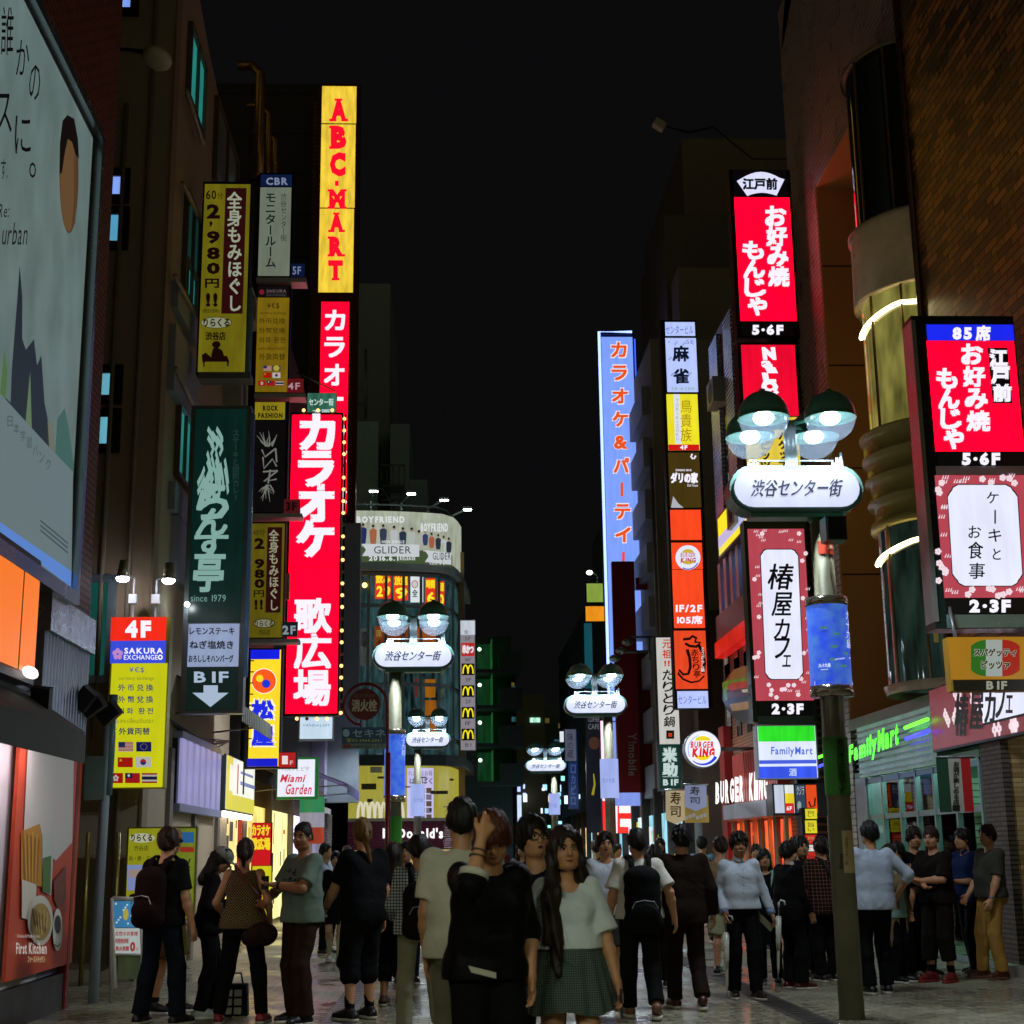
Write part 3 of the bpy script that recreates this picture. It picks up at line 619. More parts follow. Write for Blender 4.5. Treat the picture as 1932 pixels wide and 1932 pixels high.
for (x0, y0, x1, y1), col, ta, tb in posters:
 c = Canvas(mE, Z['7'], .25); c.up(1); n = 3
 for k in range(n):
  xa, xb_ = x0 + (x1 - x0) * k / n, x0 + (x1 - x0) * (k + 1) / n; s_ = .15
  c.poly([(xa, y1), (xb_, y1), (xb_, y0), (xa, y0)], em(col, 1.1, True, .05))
 c.up(3)
 if ta: c.text(ta, x0 + 8, y0 + 12, x1 - 6, y0 + 75, emt('#ffe026', .95), bold=.04); c.text(tb, x0 + 12, y1 - 98, x1 - 4, y1 - 12, emt('#ffe838', 1), bold=.04)
 else: c.disc(1368, 545, 26, 30, emt('#c86a4a', .7)); c.up(4).disc(1368, 545, 20, 24, emt('#d4dade', .8)); c.up(5).text('全', 1350, 585, 1388, 640, emt('#27323c', .5), bold=.02); c.text('やきとり', 1398, 505, 1428, 670, emt('#27323c', .5), 'v')
 c.mb.build('window_poster', tE)
for (x0, y0, x1, y1), col in (((930, 1050 - 170, 1040, 1160), '#59605e'), ((1062, 862, 1320, 1070), '#9a4a26'), ((1380, 870, 1530, 1040), '#c4621c'), ((1446, 1262, 1524, 1400), '#d8841c'), ((1446, 1420, 1530, 1660), '#c8761c'), ((1366, 1250, 1390, 1400), '#7a3020')):
 c = Canvas(mE, Z['7'], .25); c.up(1)
 for k in range(4): c.poly([(x0 + (x1 - x0) * k / 4, y1), (x0 + (x1 - x0) * (k + 1) / 4, y1), (x0 + (x1 - x0) * (k + 1) / 4, y0), (x0 + (x1 - x0) * k / 4, y0)], em(col, .45, True, .2))
 c.up(2)
 if x0 == 1062: c.text('4 7 7 円', 1085, 960, 1310, 1010, emt('#3a2a12', .3), bold=.02); c.text('席', 1075, 885, 1120, 945, emt('#e0c060', .4)); 
 if x0 == 930: c.text('酒場', 960, 900, 1010, 1020, emt('#20201e', .3), 'v', .02); c.text('いちばん', 975, 1000, 1010, 1140, emt('#20201e', .3), 'v')
 c.mb.build('window_poster', tE)
b = MB(); q = at(688, 1104, 49.9); b.ball(q, .09, em('#ffb060', 5, True, 0)); b.build('window_lamp', tE)
# restaurant floors
b = MB(); rr = random.Random(6)
for k in range(16): px_ = 672 + rr.random() * 180; h_ = rr.choice([3, 5, 8, 14]); q = atpoly(px_, 1500, offs(ARC, .045)); z_ = zE(1540 - rr.random() * 85); b.box(q.x, q.x + .1 + rr.random() * .4, q.y - .03, q.y + .03, z_, z_ + h_ * .014, pr(rr.choice(['#5a5420', '#3a3a1c', '#e8e4b0', '#2c3020']), .5))
b.build('furniture', tE)
b = MB(); curtain(b, offs(ARC, .04), zE(1545), zE(1440), em('#cfc64a', .5, True, .1)); b.build('lit_interior', tE); b = MB(); curtain(b, offs(ARC, .04), .1, zE(1604), em('#f0c878', .7, True, .5)); b.build('lit_interior', tE)
b = MB(); band(b, offs(ARC, .05), zE(1445), zE(1425), .35, pr('#3a423e', .6)); b.build('floor_band', tE); b = MB(); band(b, offs(ARC, .05), zE(1550), zE(1544), .3, pr('#8f8a70', .5)); b.build('floor_band', tE)
b = MB()
for k in range(4):
 for i in range(2):
  x0 = 675 + k * 22 + i * 10; pts = [atpoly(x0 + 5 - 5 * math.cos(a), 1544 - 30 * math.sin(a), offs(ARC, .12)) for a in [math.pi * j / 10 for j in range(11)]]
  b.tube(pts, .05, em('#f6f0d0', .7, False, 0), 6)
b.build('arch_motif', tE)
c = Canvas(mE); ys = zE(1602), zE(1549)
band(c.mb, offs(ARC, .06), ys[0], ys[1], .22, ribm('#6a2038', 'z', 14, .5, .1)); c.map = lambda x, y, l: atpoly(x, y, offs(ARC, .30 + l))
c.up(1).text("McDonald's", 722, 1562, 836, 1582, em('#ffffff', 1.1, False, 0), bold=.04); c.mb.build('fascia_sign', tE)
b = MB()
for k in range(8): x, y = offs(ARC, .02)[k * 2]; b.box(x - .06, x + .06, y - .06, y + .04, 0, zE(1600), pr('#3c2a20', .5))
b.build('shopfront_frame', tE)
c = Canvas(lambda x, y, l: atpoly(x, y, offs(ARC, .08 + l)), Z['8'], .25); c.up(1)
for k in range(4): c.poly([(1310 + k * 50, 395), (1360 + k * 50, 395), (1360 + k * 50, 0), (1310 + k * 50, 0)], em('#cfc8f4', .9, True, .08))
for k in range(5):
 for j in range(2): c.up(2).rect(1400 + j * 55, 150 + k * 50, 1445 + j * 50, 190 + k * 50, emt('#6f5a4a' if (k + j) % 2 else '#8a8298', .6))
c.text('ハニーなお得', 1320, 20, 1500, 60, emt('#5a5478', .6)); c.up(2).text('ぱくぱく', 1330, 75, 1500, 120, emt('#453f66', .6), bold=.02)
c.mb.build('menu_poster', tE)
# the curved roof billboard
t = thing('curved_billboard', 'curved grey billboard showing a row of small figures along the roof of the curved building', 'billboard', (-1.6, 50, zE(1062)))
BA = offs(ARC[:-3], .25); zb0, zb1 = zE(1061), zE(968)
b = MB(); band(b, offs(ARC[:-3], -.15), zb0, zb1, .36, pr('#5c625f', .6)); b.build('backing', t)
mB = lambda x, y, l: atpoly(x, y, offs(ARC[:-3], .25 + l)); c = Canvas(mB, Z['7'], .25)
curtain(c.mb, offs(ARC[:-3], .25), zb0, zb1, em('#a4aa98', .95, True, .2))
def cs(pts, m, l): c.up(l).poly(pts, m)
grassm = emt('#5b7048', .5); wh = emt('#dfe4e8', .9)
for k in range(10): cs([(912 + k * 74, 380 + max(0, k - 4) * 13), (986 + k * 74, 380 + max(0, k - 3) * 13), (986 + k * 74, 262 + max(0, k - 4) * 12 + (k * 29) % 17), (912 + k * 74, 258 + max(0, k - 5) * 12 + (k * 13) % 19)], grassm, 1)
figs = [(978, 90, '#27306a'), (1054, 100, '#b56a4c'), (1130, 98, '#3a4058'), (1212, 108, '#c9cdd0'), (1278, 120, '#2a3a50'), (1345, 122, '#c0c8c0'), (1400, 140, '#b8bcb0'), (1448, 140, '#3a4470'), (1496, 160, '#b5664a'), (1545, 170, '#2f3848'), (1586, 182, '#cfd3d6'), (1625, 196, '#2c3240')]
for i, (x, y, col) in enumerate(figs):
 k = 1.0 if i < 7 else .75; m_ = emt(col, .75)
 c.up(4).disc(x, y + 14, 10 * k, 14 * k, emt('#b39a84', .6), 10); c.up(3).poly([(x - 28 * k, y + 38), (x - 12 * k, y + 26), (x + 12 * k, y + 26), (x + 28 * k, y + 38), (x + 26 * k, y + 85), (x + 18 * k, y + 150 * k), (x - 18 * k, y + 150 * k), (x - 26 * k, y + 85)], m_); c.up(5).poly([(x - 11 * k, y + 12), (x - 9 * k, y - 2), (x, y - 6), (x + 9 * k, y - 2), (x + 11 * k, y + 12)], emt('#1c1814', .4))
c.up(6).text('BOYFRIEND', 930, 32, 1292, 82, wh, bold=.05); c.text('BOYFRIEND', 1414, 84, 1618, 150, wh, bold=.05)
for sx, w, y, st, h in ((970, 432, 240, 'GLIDER', 92), (1444, 200, 288, 'GLIDER', 90)):
 dr = 6 if sx < 1000 else 20
 for k in range(8): u0, u1 = k / 8, (k + 1) / 8; xa, xb_ = [max(sx + w * u, sx + (30 if k == 0 and u == 0 else 0)) for u in (u0, u1)]; c.up(6).poly([(xa, y + h + dr * u0), (xb_, y + h + dr * u1), (xb_, y + dr * u1), (xa, y + dr * u0)], emt('#c7ccd0', .95))
 for q in ((0, 30, 0), (h, 30, h)): c.poly([(sx, y + q[0]), (sx + 30, y + h / 2), (sx + 30, y + q[2])][::(-1 if q[0] == 0 else 1)], emt('#c7ccd0', .95))
 c.up(7).text(st, sx + (90 if sx < 1000 else 60), y + 18, sx + w - (62 if sx < 1000 else 4), y + h - 18, emt('#3b444c', .4), bold=.0)
c.up(6).text('NEW SINGLE', 1120, 214, 1290, 236, wh, bold=.02); c.text('2016.6.1', 1022, 330, 1245, 368, wh, bold=.04); c.text('RELEASE', 1256, 336, 1372, 364, wh, bold=.03); c.text('2016.6.1', 1480, 385, 1590, 420, wh, bold=.04)
c.mb.build('poster', t)
b = MB(); rl = pr('#9fb0ac', .4, .4); R_ = offs(ARC[:-3], -.05); b.tube([(x, y, zb1 + .3) for x, y in R_], .04, rl, 6)
b.build('rail', t)
for (px, py, hx, hy) in ((700, 958, 705, 925), (758, 958, 776, 930), (808, 970, 838, 942), (842, 985, 882, 960)):
 A = atpoly(px, py, R_); H = atpoly(px, hy + 2, R_); H = Vector((H.x, H.y, H.z)); Hd = at(hx, hy, A.y - 1.0)
 b = MB(); b.tube([(A.x, A.y, zb1), (A.x, A.y, Hd.z - .1), (Hd.x, Hd.y, Hd.z)], .035, rl, 6); ar = b.build('lamp_arm', t)
 b = MB(); b.box(Hd.x - .16, Hd.x + .16, Hd.y - .1, Hd.y + .1, Hd.z - .03, Hd.z + .06, pr('#c7d6d2', .4)); b.box(Hd.x - .14, Hd.x + .14, Hd.y - .085, Hd.y + .085, Hd.z - .05, Hd.z - .03, em('#eafff4', 20, True, 0)); b.build('lamp_head', ar)
# ================================================================== FAR END
tF = thing('stair_block', 'dark far block with green lit open stair landings right of the curved building', 'building', (3, 76, 0))
d = 76; b = MB(); A, B_ = at(868, 1300, d), at(968, 1300, d); dk2 = pr('#55605c', .8); b.box(A.x - 2, at(900, 1300, d).x, d, d + 8, 0, at(930, 1192, d).z, dk2); b.box(at(900, 1300, d).x, B_.x, d + 2.2, d + 8, 0, at(930, 1188, d).z, dk2); b.build('wall', tF)
for k, yy in enumerate((1200, 1268, 1340, 1412)):
 z = at(920, yy + 62, d).z; b = MB(); xa, xb_ = at(900, 1300, d).x, at(942, 1300, d).x
 b.box(xa, xb_, d, d + 2.2, z - .2, z, dk2); b.box(xb_, xb_ + 1.2, d - .02, d + 2.2, z - .2, z + .9, dk2); b.build('landing', tF)
 b = MB(); b.box(xb_ - .4, xb_ - .34, d + .2, d + 2.1, z, z + 1.6, em('#3fae55', .17, True, .3)); b.box(xa, xb_ - .4, d + 2.15, d + 2.19, z, z + 1.6, em('#1f7038', .16, True, .4)); b.ball((xa + .15, d + .5, z + 1.1), .1, em('#d8ffe0', 3, True, 0)); b.build('lit_wall', tF)
for i, (nm, lab, x0, x1, yt, d, col) in enumerate((('dark_block', 'black windowless block right of the green lit stairs', 955, 975, 1240, 84, '#2c3230'), ('far_block', 'far brown block with one lit window strip', 974, 1030, 1310, 110, '#6f6a52'), ('far_tower', 'far grey block behind the last street lamp', 1020, 1085, 1330, 120, '#5a6a64'), ('end_block', 'low dark shops closing the far end of the street', 900, 1110, 1440, 125, '#66767a'))):
 t = thing(nm, lab, 'building', at((x0 + x1) / 2, 1608, d)); b = MB(); A, B_ = at(x0, 1450, d), at(x1, 1450, d); b.box(A.x, B_.x, d, d + 10, 0, at((x0 + x1) / 2, yt, d).z, pr(col, .8, bump=.1)); b.build('wall', t)
 rr = random.Random(i)
 for k in range(7 if i != 1 else 1):
  wx = x0 + 4 + rr.random() * (x1 - x0 - 14); wy = yt + 14 + rr.random() * 130
  if i == 1: wx, wy = 1000, 1354
  q0, q1 = at(wx, wy + 9, d - .1), at(wx + 9 + (10 if i == 1 else 0), wy, d - .1); col_ = ['#3f8a78', '#8a7a3a', '#5a90b0', '#2f5f50'][k % 4]
  b = MB(); b.poly([(q0.x, d - .08, q0.z), (q1.x, d - .08, q0.z), (q1.x, d - .08, q1.z), (q0.x, d - .08, q1.z)], em('#bfffe0' if i == 1 else col_, .9 if i == 1 else .3, True, .3)); b.build('window', t)
# ================================================================== RIGHT: tiled building with the bay windows
tR = thing('tiled_building', 'large tan tiled building with a deep recess and stacked round bay windows at the right', 'building', (XR + 3, 20, 0))
tile = brickm('#5a4c34', '#d89448', '#1d1a16', .42, .115, 'yz', .3, .5, .012, .4, .5); tile2 = brickm('#a39c8e', '#b0a898', '#3b3733', .45, .11, 'yz', .3, .5, .01)  # the near wall's orange glow is put into its random tile colours
y_open0 = atX(1744, 600, XR).y; y_open1 = atX(1547, 500, XR).y; y_end = atX(1497, 500, XR).y
zrec = 3.62; zsof = atX(1566, 300, XR).z; xrec = XR + 2.4
b = MB()
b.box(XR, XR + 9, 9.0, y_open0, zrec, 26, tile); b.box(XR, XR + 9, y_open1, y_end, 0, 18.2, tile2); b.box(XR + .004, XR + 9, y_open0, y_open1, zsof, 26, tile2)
b.slab([(XR, y_open1, 18.2), (XR, y_end, 17.2), (XR, y_open0 + 1.5, 26), (XR, y_open0, 26)], (9, 0, 0), tile2)
b.build('wall', tR)
tan = pr('#d89c5c', .4, var=.1, scale=.5, spec=.5)
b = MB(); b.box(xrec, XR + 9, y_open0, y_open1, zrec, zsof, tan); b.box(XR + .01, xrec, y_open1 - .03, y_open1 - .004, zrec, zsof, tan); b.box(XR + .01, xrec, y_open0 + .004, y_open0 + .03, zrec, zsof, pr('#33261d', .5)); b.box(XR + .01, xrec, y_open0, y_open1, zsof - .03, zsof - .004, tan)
b.build('recess', tR)
jl = pr('#1d1510', .6)
for zz in (6.1, 8.0, 9.9, 11.8): b = MB(); b.box(XR + .03, xrec, y_open1 - .037, y_open1 - .03, zz, zz + .025, jl); b.build('panel_joint', tR)
b = MB(); b.tube([(XR - .03, y_open0 + .03, zrec), (XR - .03, y_open0 + .03, 20)], .05, pr('#6a4b38', .3, .6), 10); b.build('corner_rail', tR)
# the round bay: stacked drums and curved glass
cx_, cy_, br_ = XR + .62, y_open0 + 1.25, 1.12
def drum(z0, z1, r, m, part, steps=None):
 b = MB(); b.lathe((cx_, cy_, 0), (steps or [(r, z0), (r, z1)]), m, 48); return b.build(part, tR)
zz = lambda py: at(1690, py, cy_ - .6).z
z_g1b, z_g1t = zz(1285), zz(985); z_g2b, z_g2t = zz(800), zz(545); z_g3b, z_g3t = zz(410), zz(100)
mbay = pr('#b8a486', .28, var=.1, spec=.6); mbay2 = pr('#b8aa5c', .3, var=.1)
drum(0, 0, 0, mbay, 'bay_band', [(br_, zrec), (br_ + .04, z_g1b), (br_ - .02, z_g1b + .02)])
st = [(br_ - .05, z_g1t), (br_ + .06, z_g1t + .02), (br_ + .06, z_g1t + .12)]
n_ = 4
for k in range(n_):
 za = z_g1t + .12 + (z_g2b - z_g1t - .12) * k / n_; zc = z_g1t + .12 + (z_g2b - z_g1t - .12) * (k + 1) / n_
 st += [(br_ - .02 + k * .035, za + .02), (br_ - .02 + k * .035, zc - .04), (br_ + .08 + k * .02, zc - .04), (br_ + .08 + k * .02, zc)]
drum(0, 0, 0, mbay2, 'bay_band', st + [(br_ - .05, z_g2b + .01)])
drum(0, 0, 0, mbay, 'bay_band', [(br_ - .05, z_g2t - .01), (br_ + .08, z_g2t), (br_ + .06, z_g3b - .06), (br_ + .1, z_g3b - .04), (br_ + .1, z_g3b), (br_ - .05, z_g3b + .01)])
drum(0, 0, 0, mbay, 'bay_band', [(br_ - .05, z_g3t), (br_ + .05, z_g3t + .02), (br_ + .05, zsof - .04)])
gls = pr('#1b2420', .04, var=.2, scale=.6, spec=.9)
glit = em('#8a8440', .6, True, .7, .05); glow_ = em('#2c4038', .35, True, .8, .05)
for (a, c_, m) in ((z_g1b, z_g1t, glow_), (z_g2b, z_g2t, glit), (z_g3b, z_g3t, gls)): drum(a, c_, br_ - .03, m, 'bay_window')
for (a, c_) in ((z_g1b, z_g1t), (z_g2b, z_g2t)):   # curved ceiling cove glowing just under each band
 pts = [(cx_ + (br_ + .0) * math.cos(t_), cy_ + (br_ + .0) * math.sin(t_), c_ - .28 - .2 * abs(math.sin((t_ - 3.9)))) for t_ in [math.radians(165 + k * 6) for k in range(18)]]
 b = MB(); b.tube(pts, .035, em('#f0e0a0', 9, True, 0), 6); b.build('cove_light', tR)
 b = MB()
 for k in range(6):
  a_ = math.radians(232 + k * 7); x, y = cx_ + (br_ - .005) * math.cos(a_), cy_ + (br_ - .005) * math.sin(a_); b.tube([(x, y, a + .5), (x, y, c_ - .55)], .035, em('#8a7a3a', .35, False, .4), 5)
 b.build('blind', tR)
for a_ in (196, 226, 262):
 x, y = cx_ + (br_ + .0) * math.cos(math.radians(a_)), cy_ + (br_ + .0) * math.sin(math.radians(a_))
 for (z0_, z1_) in ((z_g1b, z_g1t), (z_g2b, z_g2t), (z_g3b, z_g3t)): b = MB(); b.tube([(x, y, z0_), (x, y, z1_)], .022, brass, 6); b.build('mullion', tR)
c = Canvas(lambda x, y, l: Vector((0, 0, 0)))
# shop soffit, glazing and interior on the ground floor
b = MB(); b.box(XR - .02, XR + 9, 9, y_open1, 3.42, 3.6, pr('#8d8a84', .4)); b.build('ledge', tR)
b = MB(); b.box(XR + .02, XR + 3, 18.6, y_open1 - .02, 2.62, 2.72, pr('#4c7a62', .5)); b.build('soffit', tR)
for k in range(4): b = MB(); b.box(XR + .3, XR + .42, 18.9 + k * 1.25, 19.9 + k * 1.25, 2.58, 2.615, em('#e0fff0', 9, True, 0)); b.build('ceiling_light', tR)
b = MB(); b.box(XR + 3.0, XR + 3.1, 18.6, 25, 0, 2.7, em('#9fe8cc', 3.4, True, .25)); b.build('lit_interior', tR)
b = MB(); rr = random.Random(11)
for k in range(5):
 for j in range(4):
  y = 19.0 + k * 1.15; b.box(XR + 2.2, XR + 2.6, y, y + .9, .3 + j * .5, .34 + j * .5, steel)
  for i in range(6): b.box(XR + 2.2, XR + 2.45, y + i * .15, y + i * .15 + .11, .34 + j * .5, .5 + j * .5 + rr.random() * .16, pr(rr.choice(['#b8432c', '#d8c24a', '#3f7fa8', '#e8e4dc', '#5aa05a']), .5))
b.build('shelf', tR)
b = MB(); al2 = pr('#7f9aa0', .35, .6)
ys_ = [18.75, 19.7, 20.6, 21.4, 22.2, 23.1, 23.9]
for y in ys_: b.box(XR + .05, XR + .12, y - .035, y + .035, 0, 2.62, al2)
for z in (0.05, 1.98, 2.56): b.box(XR + .06, XR + .11, 18.75, 23.9, z - .04, z + .04, al2)
b.build('shopfront_frame', tR)
gp = newmat('shop_glass'); m, nt, out = gp
tr_ = N(nt, 'ShaderNodeBsdfTransparent'); tr_.inputs[0].default_value = (.72, .9, .85, 1); g_ = N(nt, 'ShaderNodeBsdfGlossy'); g_.inputs['Roughness'].default_value = .03; mx_ = N(nt, 'ShaderNodeMixShader'); mx_.inputs[0].default_value = .12
nt.links.new(tr_.outputs[0], mx_.inputs[1]); nt.links.new(g_.outputs[0], mx_.inputs[2]); nt.links.new(mx_.outputs[0], out.inputs[0])
for y0__, y1__ in zip(ys_[:-1], ys_[1:]):
 b = MB(); b.poly([(XR + .085, y0__ + .035, .09), (XR + .085, y1__ - .035, .09), (XR + .085, y1__ - .035, 1.94), (XR + .085, y0__ + .035, 1.94)], m); b.poly([(XR + .085, y0__ + .035, 2.02), (XR + .085, y1__ - .035, 2.02), (XR + .085, y1__ - .035, 2.52), (XR + .085, y0__ + .035, 2.52)], m); b.build('shop_pane', tR)
b = MB(); b.box(XR + .02, XR + .3, 23.9, y_open1, 0, 2.62, pr('#9aa3ac', .4, .4)); b.box(XR + .04, XR + 2, y_open1, y_end - .02, 0, 3.0, pr('#402019', .6)); b.build('pier', tR)
# stone clad pier
b = MB(); stn = brickm('#8f7448', '#c2aa78', '#4a3620', .34, .058, 'xz', .6, .37, .003, .5); b.box(XR + .12, XR + 5, 17.9, 18.55, .12, 3.4, stn); b.box(XR + .02, XR + .12, 17.85, 18.55, .12, 3.4, brickm('#4a4038', '#5d5148', '#1f1a16', .3, .058, 'yz', .6)); b.build('stone_pier', tR)
b = MB(); b.box(XR + .3, XR + 5, 13.5, 17.9, 3.30, 3.40, pr('#2e2721', .6)); b.build('porch_ceiling', tR)
for yq, xq in ((16.9, XR + .95), (16.4, XR + 1.5)):
 b = MB(); b.box(xq - .18, xq + .18, yq - .1, yq + .1, 3.27, 3.298, em('#fff0dc', 8, True, 0)); b.build('ceiling_light', tR)
# ================================================================== RIGHT: louvred brick building beyond
y2a, y2b = y_end + .15, 33.3; XS_ = XR; XR = 6.3
t2 = thing('louvred_building', 'brick building with tall reflecting louvred strips behind the pink cafe sign', 'building', (XR + 3, 31, 0))
zr2 = 13.4; b = MB(); bk2 = brickm('#7a4a34', '#8a5638', '#2d1f18', .24, .07, 'yz', .5); b.box(XR, XR + 8, y2a, y2b, 0, zr2, bk2); b.build('wall', t2)
lv = ribm('#c4d2ff', 'z', 10, .25, .4)
for k, (y, w_) in enumerate(((26.6, .9), (28.3, 1.0), (30.1, .9), (31.8, 1.0))):
 b = MB(); b.box(XR - .10, XR, y, y + w_, 8.9, zr2 - .2, lv); b.build('louvre_strip', t2)
for k in range(6):
 y = 27.0 + k * 1.1
 for z in (3.9, 4.6, 9.4): 
  b = MB(); b.box(XR - .03, XR, y, y + .45, z, z + 1.7, pr('#12100f', .1, spec=.8)); b.build('window', t2)
b = MB()
for y in (26.9, 27.6, 28.3, 29.0, 29.7, 30.4, 31.1, 31.8, 32.5): b.box(XR - .12, XR, y, y + .3, 6.75, 7.9, pr('#c0c2d8', .4, .2))
b.box(XR - .14, XR, 26.6, 33.2, 6.15, 6.75, pr('#8d8796', .5)); b.build('sill_panel', t2)
# burger restaurant under it: curved red fascia
ARB = [(XR - .05, 27.2), (XR - .10, 28.4), (XR - .2, 29.6), (XR - .15, 31.0), (XR + .1, 32.2), (XR + .7, 33.2)][::-1]
b = MB(); ro = [(x, y) for x, y in ARB]
def rcurt(mb, poly, z0, z1, m, out=0.0):
 q = [(x - out, y) for x, y in poly]; curtain(mb, q, z0, z1, m)
 for x, y in (q[0], q[-1]): mb.poly([(x, y, z0), (XR + .7, y, z0), (XR + .7, y, z1), (x, y, z1)], m)
 for i in range(len(q) - 1):
  for z in (z0, z1): mb.poly([(*q[i], z), (*q[i + 1], z), (XR + .7, q[i + 1][1], z), (XR + .7, q[i][1], z)], m)
redm = ribm('#b02c22', 'y', 6, .4, .1)
rcurt(b, ARB, 2.42, 3.42, redm, .18); b.build('red_fascia', t2)
b = MB(); rcurt(b, ARB, 2.1, 2.40, pr('#9da3b4', .4, .2), .42); b.build('canopy', t2)
b = MB(); b.box(XR - .25, XR - .02, 26.6, 32.9, 5.75, 6.1, em('#d81c14', .7, True, .2)); b.box(XR - .2, XR - .02, 32.6, 33.2, .0, 4.2, pr('#7a1a15', .5)); b.build('red_band', t2)
b = MB(); b.box(XR - .06, XR - .02, 27.2, 33, .1, 2.05, em('#ff5a30', 1.3, True, .9)); b.build('lit_interior', t2); clutter(t2, XR - .062, -1, 27.2, 32.4, .3, 1.6, 14, 9, WARM_)
b = MB()
for k in range(8): y = 27.2 + k * .7; b.box(XR - .14, XR - .07, y, y + .12 + .2 * (k % 2), 0, 2.1, pr('#6b5a3e' if k % 2 else '#c9a66a', .5))
b.build('shopfront_frame', t2)
c = Canvas(mapX(XR - .245), Z['r8'], .25); wl_ = em('#ffffff', 1.15, True, 0)
c.up(1)
MBK = lambda x, y, l: (lambda p: p)(atpoly(x, y, [(a - .18 - l, b_) for a, b_ in ARB]))
c = Canvas(MBK); c.up(3)
for i, ch in enumerate('BURGER KING'):
 u0, u1 = i / 11, (i + 1) / 11; xa = 1350 + u0 * 100; xb_ = 1350 + u1 * 100 - 2; ya_ = 1480 - u0 * 28 - 4; yb_ = 1517 - u0 * 10
 if ch != ' ': c.text(ch, xa, ya_, xb_, yb_, wl_, bold=.06)
c.mb.build('fascia_lettering', t2)
# hanging signs board row under the box sign
b = MB(); b.box(XR - .02, XR + .3, y2a, y2a + .2, 0, 3.4, pr('#231c1a', .5)); b.build('entrance_wall', t2)
XR = XS_
# towers behind
for nm, lab, x0, x1, yt, d, dep, col in (('dark_tower', 'tall unlit tower behind the red pancake sign', 1292, 1500, 262, 46, 10, '#7a6858'), ('roof_block', 'unlit stair head block beside the dark tower', 1258, 1330, 405, 44, 6, '#6a5c50'), ('grey_block', 'dim grey block behind the stacked building signs', 1232, 1400, 640, 41, 4, '#8f8878'), ('low_block', 'dim concrete block behind the mahjong sign', 1285, 1400, 505, 42.5, 5, '#8a7c6a')):
 t = thing(nm, lab, 'building', at((x0 + x1) / 2, 1600, d)); b = MB(); A, B_ = at(x0, yt + 150, d), at(x1, yt + 150, d); b.box(A.x, B_.x + 3, d, d + dep, 0, at((x0 + x1) / 2, yt, d).z, pr(col, .8, var=.2, bump=.15)); b.build('wall', t)
 if nm == 'grey_block':
  b = MB()
  for k in range(8): z = 3 + k * 1.6; b.box(A.x - .25, A.x, d + .5, d + 3.5, z, z + .9, pr('#8c9298', .5)); 
  b.build('balcony', t)
  b = MB(); b.tube([(A.x - .1, d - .1, 3), (A.x - .1, d - .1, 13)], .05, steel); b.tube([(A.x + .25, d - .1, 3), (A.x + .25, d - .1, 12)], .035, pr('#5a7fb0', .4, .3)); b.build('drain_pipe', t)
# far right row of shops
t3 = thing('shop_row', 'dark row of small buildings behind the dark red banner sign', 'building', (6.3, 55, 0))
b = MB(); b.box(6.15, 12, 36.1, 40.8, 0, 7.4, pr('#55463a', .8, bump=.1)); b.box(6.2, 13, 46, 62, 0, 14.5, pr('#4a5054', .8)); b.box(6.0, 13, 62, 80, 0, 12, pr('#46505a', .8)); b.build('wall', t3)
b = MB(); rr = random.Random(3)
for k in range(16):
 y = 36.4 + k * 2.6; 
 if y < 80: b.box(5.85, 5.93, y, y + 2.0, .2, 2.5, em(rr.choice(['#f0c890', '#b8d8e8', '#e0e4ff', '#f0e0b0', '#7fb8c8']), 1.3, True, .5))
b.build('shop_interior', t3)
for k in range(16): y = 36.1 + k * 2.6; b = MB(); b.box(5.7, 5.95, y, y + .3, 0, 3.2, pr('#3a3530', .6)); b.build('pier', t3)
t4 = thing('arcade_row', 'low far shops on the left branch of the street', 'building', (-3.6, 58, 0))
b = MB(); b.box(-9, -3.6, 52.6, 64, 0, 9, pr('#2c2a30', .8)); b.build('wall', t4)

# fittings on the walls: cooling units, pipes and cables
def fit(X, y, z, sgn, par):
 b = MB(); b.box(min(X, X + sgn * .32), max(X, X + sgn * .32), y, y + .8, z, z + .6, pr('#a8a89e', .5, var=.2)); o = b.build('cooling_unit', par); b = MB(); n = 18; b.add([(X + sgn * .326, y + .36 + .24 * math.cos(2 * math.pi * k / n), z + .3 + .24 * math.sin(2 * math.pi * k / n)) for k in range(n)], [tuple(range(n))], pr('#2a2c2c', .6)); b.build('fan_grille', o)
for y, z in ((24.6, 9.2), (24.6, 6.4), (25.5, 11.2)): fit(XL, y, z, 1, tB)
for y, z in ((30, 9.5), (33, 7.2), (36, 10.4), (39, 8)): fit(XL - .02, y, z, 1, tC)
for y, z in ((27.4, 10.6), (29.6, 8.2), (31.3, 11.4)): fit(6.3, y, z, -1, t2)
for k, (x, z0, z1) in enumerate(((-4.25, .2, 15), (-4.6, 3, 12), (-5.1, 4, 9.5))): b = MB(); b.tube([(x, dB - .05, z0), (x, dB - .05, z1)], .035, pr('#8f8474', .5)); b.build('drain_pipe', tB)
for k in range(3): b = MB(); b.tube([(XL + .04, 20 + k * .2, 3.4), (XL + .05, 23 + k * .3, 3.3 - .1 * k), (XL + .04, 26.4, 3.5)], .012, black, 5); b.build('cable', tB)

rr = random.Random(17)
for k in range(44):
 d = 68 + rr.random() * 45; px_ = 930 + rr.random() * 180; py_ = 1455 + rr.random() * 130; a, c_ = at(px_, py_ + 4 + rr.random() * 12, d), at(px_ + 3 + rr.random() * 7, py_, d); h = rr.choice(['#bfe0ff', '#8fc8e8', '#e8f4ff', '#7fd8c8', '#ffd8a0', '#a8b8ff'])
 t = thing('far_light', 'tiny coloured light among the far shops at the end of the street', 'sign', a, 'far shop lights'); b = MB(); b.box(a.x, c_.x, d, d + .15, a.z, c_.z, em(h, 1.2 + rr.random(), True, 0)); b.build('lit_box', t)

